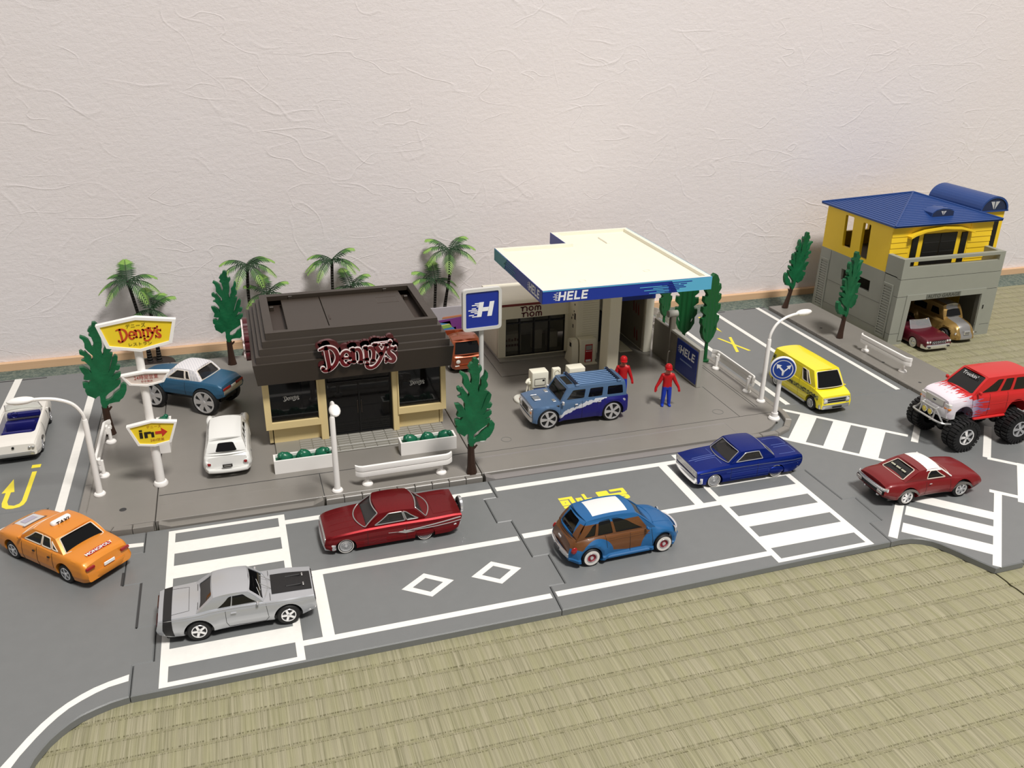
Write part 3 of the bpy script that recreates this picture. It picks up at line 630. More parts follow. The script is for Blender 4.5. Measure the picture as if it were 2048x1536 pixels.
for yy, zz, w_, h_ in ((106.6, 6.6, .5, .9), (107.1, 7.6, .25, .2), (106.9, 8.6, .3, .25), (107.5, 6.9, .25, .25), (107.9, 6.3, .25, .3), (107.3, 5.2, .3, .5)): b.box(43.97, 44.0, yy, yy + w_, zz, zz + h_)
gp('wall_fittings', b, mat('dark_print', (52, 44, 40), 0.5))
# shop
gp('shop_floor', B().box(32.4, 44.0, 103.8, 118, 0.5, 0.62, bv=0.05), WALK)
gp('shop_step', B().box(33.5, 43.4, 108.2, 118, 0.5, 0.9, bv=0.08), PLINTH)
GL = [34.72, 36.78, 38.95, 41.22, 43.55]
holes = [[(GL[i] + 0.02, 1.0), (GL[i + 1] - 0.02, 1.0), (GL[i + 1] - 0.02, 6.6), (GL[i] + 0.02, 6.6)] for i in range(4)]
gp('shop_front', B().prism([(33.65, 0.9), (44.0, 0.9), (44.0, 8.55), (33.65, 8.55)], 109.45, 110.0, 'xz', holes=[[(34.72, 1.0), (43.55, 1.0), (43.55, 6.6), (34.72, 6.6)]]), STCREAM)
gp('sign_band', B().box(33.75, 44.0, 109.2, 109.46, 6.65, 8.5, bv=0.04), STCREAM)
gp('red_stripe', B().box(33.75, 44.0, 109.18, 109.46, 8.5, 8.82), mat('maroon_print', (118, 36, 30), 0.4))
gp('shop_wall', B().box(33.65, 34.1, 109.9, 117.6, 0.9, 8.8), STCREAM); gp('shop_wall', B().box(33.65, 47, 117.2, 117.6, 0.9, 8.8), STCREAM)
gp('shop_roof', B().prism(rpoly([(109.2, 8.8), (117.8, 8.8), (117.8, 9.1), (109.9, 9.1)], [0.1, 0, 0.1, 0.5]), 33.6, 47.0, 'yz'), CREAMW)
for i in range(4):
    pn = gp('window_pane', B().box(GL[i], GL[i + 1], 109.7, 109.76, 1.0, 6.6), glassmat('shop_glass', (70, 68, 60), 0.35))
for xx in GL: gp('mullion', B().box(xx - 0.1, xx + 0.1, 109.5, 109.85, 0.95, 6.65), BLACK)
for zz in (0.98, 5.84): gp('transom_bar', B().box(34.7, 43.6, 109.52, 109.84, zz - 0.09, zz + 0.09), BLACK)
gp('shop_inner_floor', B().box(34.1, 44, 110, 117.2, 0.9, 0.96), mat('shop_floor_grey', (130, 126, 112), 0.6))
for xx, zz, w_ in ((35.2, 3.6, 2.4), (39.4, 3.9, 1.4), (41.7, 3.4, 1.5)): gp('shop_shelf', B().box(xx, xx + w_, 111.2, 112.4, 0.96, zz, bv=0.06), STCREAM)
b = B()
for i in range(5): b.box(35.2 + i * 0.45, 35.5 + i * 0.45, 111.15, 111.2, 2.55, 2.85 + 0.15 * (i % 2)); b.box(35.2 + i * 0.45, 35.55 + i * 0.45, 111.15, 111.2, 1.75, 2.1)
gp('shelf_goods', b, mat('maroon_print', (118, 36, 30), 0.4))
NM = mat('maroon_lettering', (92, 30, 34), 0.45); b = B()
def nomnom(z, x0):
    f = ((x0, 109.17, z), (.95, 0, 0), (0, 0, .86), (0, -1, 0)); T_ = 0.19
    def st(*q): b.ribbon([(a, c, T_) for a, c in q], 0, 0.03, f)
    st((0, 0), (0, 0.55)); st((-0.25, 0.62), (0.02, 0.62)); st((0, 0.45), (0.2, 0.66), (0.5, 0.66), (0.66, 0.45), (0.66, 0))
    st((1.0, 0.34), (1.08, 0.58), (1.3, 0.67), (1.52, 0.58), (1.6, 0.34), (1.52, 0.1), (1.3, 0.0), (1.08, 0.1), (1.0, 0.34))
    st((1.95, 0), (1.95, 0.45), (2.02, 0.62), (2.2, 0.66), (2.33, 0.55), (2.36, 0.3), (2.36, 0)); st((2.36, 0.4), (2.42, 0.58), (2.58, 0.66), (2.73, 0.55), (2.77, 0.3), (2.77, 0))
nomnom(7.72, 37.05); nomnom(6.86, 37.2)
gp('shop_lettering', b, NM)
# wash bay
gp('bay_wall', B().box(54.9, 56.1, 106.8, 118.5, 0.5, 14.4, bv=0.04), CREAMW); gp('bay_wall', B().box(47.3, 48.4, 108.5, 118.5, 0.5, 14.4), STCREAM)
gp('bay_rear', B().box(48.4, 54.9, 118.0, 118.5, 0.5, 14.4), STCREAM)
gp('bay_header', B().box(48.4, 56.15, 106.7, 107.4, 8.72, 11.0), BLUE); gp('bay_soffit', B().box(48.4, 54.9, 107.0, 118, 8.8, 9.0), STCREAM)
gp('bay_inner_panel', B().box(54.7, 54.9, 107.2, 117.8, 0.9, 8.6), mat('bay_panel_grey', (128, 120, 104), 0.5))
b = B()
for k, (yy, zz) in enumerate(((108.5, 5.6), (109.3, 5.7), (110.1, 5.8), (108.5, 1.7), (109.3, 1.8))): b.prism([(yy, zz), (yy + 0.35, zz), (yy + 0.5, zz + 1.2), (yy + 0.3, zz + 1.8)], 54.66, 54.7, 'yz')
gp('painted_red_marks', b, mat('maroon_print', (118, 36, 30), 0.4))
gp('bay_plate', B().box(51.6, 53.6, 107.6, 114, 0.5, 0.62, bv=0.04), STCREAM)
gp('bay_brush', B().lathe([(0.0, 1.0), (0.7, 1.0), (0.75, 2.2), (0.7, 5.6), (0.0, 5.6)], n=14, T=Matrix.Translation((49.6, 112.0, 0))), mat('brush_dark', (38, 40, 46), 0.8))
# pump island
PUMPB = mat('pump_blue_print', (30, 62, 150), 0.4)
isl = tag(obj('pump_island', B().prism(rpoly(rect(31.7, 43.2, 94.5, 97.3), 1.3, 6), 0.45, 0.85, 'xy', bv=0.1), mat('island_white', (214, 212, 202), 0.4)), 'low white rounded island carrying the two fuel pumps', 'island')
def pump(x, label):
    t = thing('fuel_pump', label, 'fuel pump', (x, 95.9, 0.85), 0, 'fuel pumps on the island'); t.scale = (1.1, 1.1, 1.2)
    obj('pedestal', B().box(-0.95, 0.75, -0.45, 0.75, 0, 1.25, bv=0.06), CREAMW, t)
    obj('blue_panel', B().box(-0.75, 0.65, -0.48, -0.45, 0.1, 1.15), PUMPB, t)
    hd = obj('cabinet', B().box(-1.0, 1.0, -0.6, 0.85, 1.25, 3.0, bv=0.12, seg=2), CREAMW, t)
    obj('display_frame', B().prism(rpoly(rect(-0.72, 0.62, 1.5, 2.3), 0.08), -0.63, -0.6, 'xz', holes=[rpoly(rect(-0.68, 0.58, 1.54, 2.26), 0.06)]), mat('dark_print', (52, 44, 40), 0.5), hd)
    obj('display', B().box(0.25, 0.5, -0.63, -0.6, 1.98, 2.15), BLACK, hd)
    obj('nozzle', B().tube([(-1.0, 0.1, 2.05), (-1.35, -0.05, 1.95), (-1.6, -0.15, 1.75)], [0.2, 0.22, 0.14], n=8), CREAMW, t)
    obj('nozzle_holder', B().box(-1.35, -1.0, -0.3, 0.3, 1.6, 1.95, bv=0.06), CREAMW, t)
    obj('hose', B().tube(smooth3([(-1.3, 0.0, 1.7), (-1.45, 0.0, 0.9), (-1.55, 0.0, 0.2), (-1.3, 0.0, 0.08), (-1.15, 0.0, 0.3), (-1.1, 0.0, 1.0), (-1.1, 0.1, 1.6)], 4), 0.075, n=6), CREAMW, t)
    return t
pump(34.9, 'white fuel pump near the rounded island end, hose on its side'); pump(39.9, 'white fuel pump behind the blue off-roader roof')
t = thing('hand_pump_post', 'small white post with a round recess between two fuel pumps', 'post', (37.5, 96.6, 0.85)); t.scale = (1, 1, 1.15)
obj('post', B().box(-0.55, 0.55, -0.35, 0.4, 0, 2.95, bv=0.15, seg=2), CREAMW, t); obj('dial', B().lathe([(0.24, 0), (0.34, -0.06), (0.38, 0.0)], n=18, axis='y', T=Matrix.Translation((0, -0.36, 2.45))), STCREAM, t)
# fence with sign
FEN = mat('fence_grey', (116, 110, 100), 0.45)
fe = thing('fence_wall', 'grey solid fence with post and blue lettered sign panel', 'fence', (56.45, 100, 0.5))
def fp(name, b, m=None, par=None, ang=35):
    for i, q in enumerate(b.v): b.v[i] = (q[0] - 56.45, q[1] - 100, q[2] - 0.5)
    return obj(name, b, m, par or fe, ang)
fp('fence_panel', B().box(56.3, 56.7, 101.9, 106.75, 0.5, 5.75, bv=0.05), FEN); fp('fence_panel', B().box(56.2, 56.85, 93.3, 101.3, 0.5, 5.9, bv=0.05), mat('fence_light_grey', (160, 158, 150), 0.45))
fp('fence_inner_panel', B().box(56.12, 56.2, 99.4, 101.3, 0.6, 5.7), FEN)
fp('fence_post', B().box(56.0, 56.8, 101.25, 101.95, 0.5, 8.0, bv=0.1), FEN); fp('post_cap', B().cyl((55.6, 101.6, 8.1), (57.0, 101.6, 8.1), 0.48, m=None), mat('fence_light_grey', (160, 158, 150), 0.45))
fp('gate_handle', B().tube(smooth3([(56.1, 100.7, 2.9), (55.75, 100.7, 2.9), (55.65, 100.7, 2.5), (55.65, 100.7, 0.9)], 4), 0.09), FEN)
sp = fp('sign_panel', B().box(56.12, 56.2, 93.6, 99.25, 0.85, 5.45), mat('navy_print', (26, 48, 128), 0.4))
fp('sign_lettering', hele(B(), fr((56.1, 98.2, 3.65), LEFT), 1.15, None, 0.015), WPRINT, sp, 0)
b = B()
for k in range(11): b.ribbon([(0.3 * k, 0, .06), (0.3 * k + .08, .22, .06), (0.3 * k + .17, 0.02, .06), (.3 * k + .26, .12, .06)], 0, 0.02, fr((56.1, 98.0, 2.75), LEFT))
fp('small_script_line', b, mat('pale_blue_print', (150, 165, 205), 0.5), sp, 0)
# painted board behind the pickup
MUR = thing('painted_board', 'pale board with a colourful striped painting behind the copper pickup', 'board', (29, 121, 0.5))
obj('board', B().box(-2.9, 6.6, -0.15, 0.15, 0, 4.6), mat('board_grey', (176, 172, 178), 0.6), MUR)
def mb(nm, poly, c): obj(nm, B().prism(poly, -0.2, -0.15, 'xz'), mat('mural_' + nm, c, 0.6), MUR, 0)
mb('orange_stripe', [(-0.6, 3.1), (3.4, 3.35), (3.4, 3.05), (-0.7, 2.85)], (196, 128, 92)); mb('purple_patch', [(-1.6, 2.6), (3.4, 3.0), (3.4, 0.7), (1.4, 0.9), (0.4, 2.0), (-1.4, 2.3)], (120, 56, 130))
mb('blue_stripe', [(-1.7, 2.2), (0.5, 2.45), (0.6, 2.05), (-1.6, 1.8)], (88, 150, 205)); mb('yellow_stripe', [(-1.6, 1.8), (0.6, 2.05), (0.65, 1.9), (-1.6, 1.65)], (216, 212, 130))
mb('green_stripe', [(-1.6, 1.62), (0.65, 1.88), (0.75, 1.4), (-1.4, 1.15)], (140, 176, 84)); mb('deep_blue_stripe', [(-1.4, 1.12), (1.4, 1.42), (1.5, 0.5), (0.6, 0.5), (0.5, 0.85), (-1.2, 0.75)], (70, 130, 190))
# ---------------------------------------------------------------- yellow house over a grey garage
GRAY = mat('garage_grey', (150, 152, 142), 0.5, vary=0.05, vscale=0.5, bumpfn=lambda nt, x, y, z: noise(nt, x, y, z, 1.2, 3.0), bump=0.15)
GRAY2 = mat('garage_groove_grey', (104, 105, 98), 0.6)
YEL = mat('yellow_plastic', (243, 204, 44), 0.45, vary=0.03, vscale=0.4)
RBLUE = mat('blue_roof_plastic', (36, 68, 128), 0.4, vary=0.04, vscale=0.3)
NAVY = mat('navy_print_gable', (34, 46, 76), 0.45)
hs = thing('garage_house', 'yellow house with blue roofs above a grey open car garage', 'building', (103.4, 111, -0.65))
def hp(name, b, m=None, par=None, ang=35):
    for i, q in enumerate(b.v): b.v[i] = (q[0] - 103.4, q[1] - 111, q[2] + 0.65)
    return obj(name, b, m, par or hs, ang)
X0, X1, Y0, Y1 = 94.0, 112.9, 101.7, 121.0
fo = [(X0 - 0.2, -0.65), (X1 + 0.2, -0.65), (X1, 10.0), (X0, 10.0)]
op = [(96.35, -0.66), (110.1, -0.66), (109.9, 6.3), (96.6, 6.3)]
# front wall built of concrete blocks round the doorway
for nm, poly in (('concrete_block', [(X0 - 0.2, -0.65), (96.35, -0.65), (96.38, 1.1), (X0 - 0.16, 1.1)]), ('concrete_block', [(X0 - 0.15, 1.18), (96.38, 1.18), (96.55, 7.0), (X0 - 0.05, 7.0)]),
                 ('concrete_block', [(110.1, -0.65), (X1 + 0.2, -0.65), (X1 + 0.16, 1.1), (110.08, 1.1)]), ('concrete_block', [(110.08, 1.18), (X1 + 0.15, 1.18), (X1 + 0.05, 7.0), (109.95, 7.0)]),
                 ('concrete_block', [(96.55, 6.3), (109.95, 6.3), (109.95, 7.0), (96.55, 7.0)]), ('concrete_block', [(X0 - 0.04, 7.08), (X1 + 0.04, 7.08), (X1, 9.75), (X0, 9.75)])):
    hp(nm, B().prism(poly, Y0, Y0 + 0.9, 'xz', bv=0.06), GRAY)
hp('joint_filler', B().prism([(X0, -0.6), (96.4, -0.6), (96.6, 6.4), (109.9, 6.4), (110.1, -0.6), (X1, -0.6), (X1 - 0.05, 9.7), (X0 + 0.05, 9.7)], Y0 + 0.1, Y0 + 0.85, 'xz'), GRAY2)
hp('door_surround', B().prism([(95.5, 0.0), (96.3, 0.0), (96.55, 6.35), (110.0, 6.35), (110.2, 0.0), (110.9, 0.0), (110.7, 7.25), (95.7, 7.25)], Y0 - 0.12, Y0 + 0.02, 'xz'), GRAY)
pl = hp('name_plate', B().box(99.3, 105.7, Y0 - 0.2, Y0 - 0.1, 6.4, 7.15), mat('plate_grey', (112, 114, 106), 0.5))
hp('name_lettering', text(B(), 'AUTO GARAGE', 0.75, fr((102.5, Y0 - 0.2, 6.77)), 0.02, None, 0.012, sx=1.15), mat('dark_lettering', (70, 72, 66), 0.5), pl, 0)
sw = hp('switch_plate', B().box(110.55, 110.95, Y0 - 0.12, Y0, 3.6, 4.7, bv=0.04), GRAY); hp('switch', B().box(110.65, 110.85, Y0 - 0.17, Y0 - 0.12, 3.85, 4.45), BLACK, sw)
# side wall with window opening and louvres
sidep = [(Y0 + 0.85, -0.65), (Y1 + 0.3, -0.65), (Y1, 10.0), (Y0 + 0.85, 10.0)]
hp('side_wall', B().prism(sidep, X0, X0 + 0.5, 'yz', holes=[[(108.0, 5.95), (115.1, 5.95), (115.15, 7.75), (108.1, 7.75)]]), GRAY)
hp('side_wall', B().prism(sidep, X1 - 0.5, X1, 'yz'), GRAY); hp('rear_wall', B().box(X0 + .1, X1 - .1, Y1 - 0.4, Y1 - .05, -0.65, 9.95), GRAY)
for q in ((104.9, 118.4, 5.0, 5.06), (102.6, 121.0, 1.1, 1.16), (105.1, 105.16, 1.1, 9.9), (118.3, 118.36, 1.1, 9.9)): hp('wall_groove', B().box(X0 - 0.03, X0 + 0.02, q[0], q[1], q[2], q[3]), GRAY2)
for ya, yb, za, zb in ((102.95, 105.0, 0.05, 8.6), (118.55, 120.6, -0.2, 8.3)):
    lv = hp('louvre_frame', B().prism([(ya, za), (yb, za), (yb, zb), (ya, zb)], X0 - 0.14, X0 + 0.02, 'yz', holes=[[(ya + 0.2, za + 0.25), (yb - 0.2, za + 0.25), (yb - 0.2, zb - 0.25), (ya + 0.2, zb - 0.25)]]), GRAY)
    n = 20; me = None
    for i in range(n):
        zc = za + 0.35 + (zb - za - 0.7) * i / (n - 1)
        o = hp('slat', B().box(X0 - 0.12, X0 - 0.01, ya + 0.2, yb - 0.2, zc - 0.1, zc + 0.1, bv=0.03), GRAY, lv)
hp('upper_floor', B().box(X0 + .15, X1 - .15, Y0 + 0.3, Y1 - .1, 9.55, 9.98), mat('floor_brown_grey', (150, 138, 122), 0.6))
# balcony parapet with long slot
hp('parapet', B().prism([(X0, 9.82), (X1, 9.82), (X1, 12.9), (X0, 12.9)], Y0, Y0 + 0.75, 'xz', holes=[[(95.1, 11.6), (111.9, 11.6), (111.9, 12.45), (95.1, 12.45)]]), GRAY)
hp('parapet_side', B().box(X0, X0 + 0.75, Y0 + 0.7, 105.3, 9.82, 12.9, bv=0.05), GRAY); hp('parapet_side', B().box(X1 - 0.75, X1, Y0 + 0.7, 105.3, 9.82, 12.9, bv=0.05), GRAY)
# yellow upper storey
yw = [(105.35, 10.0), (121.0, 10.0), (121.0, 17.1), (105.35, 17.1)]
hp('yellow_side_wall', B().prism(yw, X0 + 0.05, X0 + 0.55, 'yz', holes=[rpoly([(114.1, 11.3), (116.15, 11.3), (116.35, 16.35), (114.3, 16.35)], 0.2), rpoly([(109.9, 10.6), (111.9, 10.6), (112.0, 16.1), (110.15, 16.1)], 0.2)]), YEL)
hp('yellow_rear_wall', B().prism([(X0 + 0.1, 10.0), (X1 - .06, 10.0), (X1 - .06, 17.08), (X0 + 0.1, 17.08)], 120.45, 120.95, 'xz', holes=[rpoly([(96.5, 12.4), (102.5, 12.4), (102.5, 16.6), (96.5, 16.6)], 0.2)]), YEL)
hp('yellow_side_wall', B().prism(yw, X1 - 0.5, X1, 'yz'), YEL)
hp('yellow_front_wall', B().prism([(X0 + 0.1, 10.0), (X1 - .06, 10.0), (X1 - .06, 17.08), (X0 + 0.1, 17.08)], 105.3, 105.8, 'xz'), YEL)
for i in range(8):
    zc = 10.2 + i * 0.86
    for xa, xb in ((X0 + 0.06, 97.5), (108.6, X1 - 0.02)): hp('clapboard', B().prism([(105.2, zc), (105.32, zc), (105.32, zc + 0.82), (105.28, zc + 0.82)], xa, xb, 'yz'), YEL)
hp('arch_hood', B().prism([(96.9, 15.4), (97.6, 15.8), (99.5, 16.35), (102.9, 16.65), (106.2, 16.4), (108.2, 15.9), (108.9, 15.5), (109.0, 15.25), (108.1, 15.6), (106.1, 16.08), (102.9, 16.32), (99.6, 16.05), (97.7, 15.5), (96.9, 15.1)], 104.35, 105.4, 'xz'), YEL)
for xa, xb in ((97.9, 99.0), (107.1, 108.2)): hp('shutter', B().box(xa, xb, 105.1, 105.34, 10.1, 15.4, bv=0.04), BLACK)
for xa, xb in ((99.95, 103.05), (103.12, 106.2)):
    dr = hp('black_door', B().box(xa, xb, 105.15, 105.34, 10.05, 15.5, bv=0.04), BLACK)
    for zc in (12.6, 14.1): hp('door_bar', B().box(xa + 0.1, xb - 0.1, 105.09, 105.16, zc, zc + 0.12), mat('charcoal', (38, 38, 38), 0.5), dr)
# hipped roof in ribbed slopes
ax, ay, az = 103.7, 113.4, 20.05; ex0, ex1, ey0, ey1, ez = 93.6, 113.8, 104.5, 122.3, 17.15
cs = [(ex0, ey0), (ex1, ey0), (ex1, ey1), (ex0, ey1)]
for k in range(4):
    a, c = cs[k], cs[(k + 1) % 4]; ribs = 20; bb = B()
    for i in range(ribs):
        t0, t1 = i / ribs, (i + 1) / ribs; h = 0.07
        def L(p, t, dz): return (p[0] + (ax - p[0]) * t, p[1] + (ay - p[1]) * t, ez + (az - ez) * t + dz)
        bb.add([L(a, t0, h), L(c, t0, h), L(c, t1, h * 0.1), L(a, t1, h * 0.1), L(a, t0, -0.15), L(c, t0, -0.15)], [(0, 1, 2, 3), (4, 5, 1, 0)])
    hp('roof_slope', bb, RBLUE, ang=0)
    hp('hip_ridge', B().tube([(a[0], a[1], ez + 0.05), (ax, ay, az + 0.05)], 0.16, n=6), RBLUE)
hp('eaves_board', B().box(ex0, ex1, ey0, ey1, ez - 0.22, ez, bv=0.03), RBLUE)
dm = hp('roof_dormer', B().prism([(101.6, 17.6), (105.8, 17.6), (105.75, 18.55), (104.9, 18.9), (103.6, 19.05), (102.4, 18.85), (101.65, 18.4)], 106.35, 108.4, 'xz'), RBLUE)
hp('dormer_face', B().prism([(101.75, 17.75), (105.65, 17.75), (105.6, 18.5), (104.8, 18.78), (103.6, 18.92), (102.4, 18.72), (101.8, 18.3)], 106.3, 106.35, 'xz'), NAVY, dm)
for sx in (-1, 1): hp('dormer_emblem', B().prism([(103.7 + sx * 0.06, 18.0), (103.7 + sx * 0.5, 18.6), (103.7 + sx * 0.06, 18.6)], 106.26, 106.3, 'xz'), mat('grey_print2', (190, 190, 190), 0.5), dm)
# rear tower with barrel roof
tx, tr = 114.9, 2.75
hp('tower_wall', B().box(tx - 2.6, tx + 2.6, 108.0, 118.6, -0.65, 17.75), YEL); hp('tower_strip_window', B().box(115.3, 116.7, 107.9, 108.02, 9.5, 16.3), BLACK)
bb = B(); n = 16
for i in range(n):
    a0, a1 = PI * i / n, PI * (i + 1) / n
    p = [(tx + tr * math.cos(a0), 17.7 + 2.3 * math.sin(a0)), (tx + tr * math.cos(a1), 17.7 + 2.3 * math.sin(a1)), (tx + (tr - 0.3) * math.cos(a1), 17.7 + 2.0 * math.sin(a1)), (tx + (tr - 0.3) * math.cos(a0), 17.7 + 2.0 * math.sin(a0))]
    bb.prism(p, 107.6, 119.0, 'xz')
br = hp('barrel_roof', bb, RBLUE, ang=0)
hp('barrel_gable', B().prism([(tx + 2.45 * math.cos(PI * i / 12), 17.7 + 2.0 * math.sin(PI * i / 12)) for i in range(13)], 107.75, 108.0, 'xz'), NAVY, br)
for sx in (-1, 1): hp('gable_emblem', B().prism([(tx + sx * 0.1, 17.9), (tx + sx * 0.85, 19.15), (tx + sx * 0.1, 19.15)], 107.7, 107.75, 'xz'), mat('grey_print2', (190, 190, 190), 0.5), br)
hp('barrel_edge', B().box(tx - 2.85, tx + 2.85, 107.6, 119.0, 17.55, 17.75), RBLUE)

# ---------------------------------------------------------------- flat moulded trees
TREE = [(-.33,3.6),(-.41,4.14),(-.35,4.61),(-.38,4.95),(-.61,4.89),(-.84,4.68),(-1.19,4.97),(-1.58,5.24),(-1.7,5.8),(-1.59,6.02),(-1.81,6.19),(-1.8,6.7),(-1.47,6.79),(-1.22,6.64),(-1.3,6.4),(-.95,7.0),(-1.3,7.0),(-1.62,7.14),(-1.46,7.63),(-1.65,7.98),(-1.81,8.55),(-1.37,8.54),(-.94,8.16),(-.69,7.66),(-.8,8.14),(-.75,8.5),(-.98,8.9),(-1.19,9.2),(-1.49,9.31),(-1.14,9.47),(-1.14,9.79),(-1.52,10.06),(-1.53,10.38),(-1.3,10.48),(-1.09,10.23),(-.92,10.3),(-.71,9.91),(-.46,9.56),(-.46,9.2),(-.26,9.45),(-.31,9.73),(-.71,10.32),(-.92,10.71),(-.87,11.24),(-.99,11.66),(-1.23,11.91),(-1.12,12.12),(-.7,11.89),(-.4,11.59),(-.25,11.08),(-.2,10.71),(-.07,10.74),(.02,11.13),(-.1,11.82),(-.33,12.03),(-.16,12.32),(-.35,12.52),(-.1,12.93),(.11,13.0),(.24,13.42),(.54,13.43),(.75,13.19),(.66,12.67),(.75,12.39),(1.05,12.53),(1.09,12.17),(.83,11.75),(.83,10.95),(.75,10.5),(.63,10.15),(.68,9.6),(.79,9.86),(.83,10.13),(1.0,10.38),(1.03,11.01),(1.35,11.33),(1.52,11.94),(1.73,11.69),(1.73,11.24),(1.56,10.86),(1.74,10.43),(1.69,10.16),(1.31,9.8),(1.7,9.66),(1.57,9.22),(1.31,8.6),(1.09,7.89),(.87,7.46),(1.13,7.85),(1.36,8.5),(1.6,9.1),(1.91,9.43),(2.13,9.19),(2.0,8.61),(1.79,8.26),(2.22,8.11),(2.09,7.76),(1.88,7.6),(1.66,7.68),(1.4,7.2),(1.13,6.91),(1.66,7.26),(2.14,7.29),(2.14,6.96),(1.84,6.67),(1.4,6.5),(2.01,6.46),(1.97,6.13),(1.66,5.75),(1.13,5.4),(.6,5.09),(.21,4.77),(.12,4.26),(.43,4.26),(.87,4.53),(1.13,4.92),(1.75,5.31),(1.93,5.81),(2.28,6.0),(2.5,5.73),(2.42,5.17),(2.2,4.68),(1.93,4.28),(1.62,4.09),(1.49,3.88),(.96,3.9),(.42,3.83),(.16,3.58),(.09,3.35),(-.24,3.4)]
def veins(nt, x, y, z): return ((z * 2.2 - x.ab() * 4.0).sin() * 0.5 + noise(nt, x, y, z, 2.5, 2.0))
LEAF = mat('green_tree_plastic', (22, 118, 74), 0.42, bumpfn=veins, bump=0.35, bdist=0.15, colfn=lambda nt, x, y, z: mixc(nt, ((noise(nt, x, y, z, 0.5, 2.0) - 0.3) * 2).cl(), lin((10, 84, 50)), lin((22, 110, 68))))
LEAF2 = mat('dark_green_tree_plastic', (16, 88, 44), 0.45, bumpfn=lambda nt, x, y, z: (x * 9).sin() + noise(nt, x, y, z, 2.0, 2.0) * 0.6, bump=0.4, bdist=0.12)
BARK = mat('brown_trunk_plastic', (52, 32, 21), 0.5, bumpfn=lambda nt, x, y, z: noise(nt, x * 3, y * 3, z * 0.6, 2.0, 3.0), bump=0.5, bdist=0.12)
def slab(poly, th, bv, cx=0.2):                                            # plate with softened rim and a slightly swollen middle
    bm = bmesh.new(); bb = B(); bb.prism(poly, -th / 2, th / 2, 'xz')
    return bb
crown_me = mesh(slab(TREE, 0.55, 0.1), 'crown', LEAF, 30)
trunk_b = B()
trunk_b.add([(r * math.cos(2 * PI * i / 7) * (1 if k else 1.0) + ox, r * math.sin(2 * PI * i / 7) * 0.8, z) for k, (r, z, ox) in enumerate(((0.62, 0, 0), (0.48, 0.9, -0.02), (0.4, 2.2, -0.06), (0.36, 3.5, -0.08))) for i in range(7)],
            [(k * 7 + i, k * 7 + (i + 1) % 7, k * 7 + 7 + (i + 1) % 7, k * 7 + 7 + i) for k in range(3) for i in range(7)] + [tuple(range(7))[::-1], tuple(range(21, 28))])
trunk_b.cyl((0.25, 0, 3.0), (0.62, 0, 3.35), 0.16, 0.1, n=6)
trunk_me = mesh(trunk_b, 'trunk', BARK, 30)
def tree(x, y, z, rz, label, sc=1.0, lean=0.0, ly=0.0):
    t = thing('moulded_tree', label, 'tree', (x, y, z), rz, 'flat green toy trees with brown trunks'); t.scale = (sc, sc, sc); t.rotation_euler = (lean, ly, rz)
    obj('trunk', trunk_me, None, t); obj('crown', crown_me, None, t); return t
tree(21.66, 79.9, 0.5, 0.0, 'green moulded tree on the kerb in front of square blue sign')
tree(-16.24, 100.4, 0.5, 0.15, 'green moulded tree beside the short guard rail next to diner sign', 1.03)
tree(-2.2, 118.3, 0.5, -0.1, 'green moulded tree behind the raised teal car', 1.0)
tree(86.7, 118.6, 0.5, PI + 0.1, 'green moulded tree at the wall end of pavement by the house', 0.96, 0.05, -0.27)
tree(86.7, 104.0, 0.5, PI + 0.25, 'green moulded tree in front of the garage side wall', 1.0, 0.02, -0.1)
hc = [(.2,2.9),(.9,3.6),(1.35,4.6),(1.3,5.5),(1.6,6.0),(1.58,6.7),(1.15,6.75),(1.0,7.1),(1.65,7.7),(1.62,8.4),(1.15,8.35),(1.0,8.6),(1.58,9.2),(1.52,9.9),(1.05,9.8),(.95,10.1),(1.4,10.7),(1.25,11.4),(.8,11.1),(.85,12.0),(.45,12.7)]
cyp = hc + [(0.0, 13.0)] + [(-x, z) for x, z in hc[::-1]]
bb = B().prism(cyp, -0.3, 0.3, 'xz', holes=[[(.75,4.4),(1.0,4.9),(1.02,5.4),(.85,5.0)], [(-.75,4.4),(-.85,5.0),(-1.02,5.4),(-1.0,4.9)]])
cyp_me = mesh(bb, 'crown', LEAF2, 30); stem_me = mesh(B().lathe([(0.0, 0), (0.6, 0), (0.6, 0.22), (0.3, 0.3), (0.24, 3.2), (0.0, 3.2)], n=12), 'stem', LEAF2)
for x, y, rz, lb in ((62.0, 101.4, 0.25, 'dark green upright tree with lobed edges by the white rail'), (60.6, 105.6, -0.5, 'dark green upright tree behind the grey fence'), (62.0, 114.5, 0.4, 'dark green upright tree hidden behind the canopy and wash bay')):
    t = thing('upright_tree', lb, 'tree', (x, y, 0.5), rz, 'dark green upright toy trees'); t.scale = (.8, .8, .8) if y > 110 else (1, 1, 1); obj('stem', stem_me, None, t); obj('crown', cyp_me, None, t)

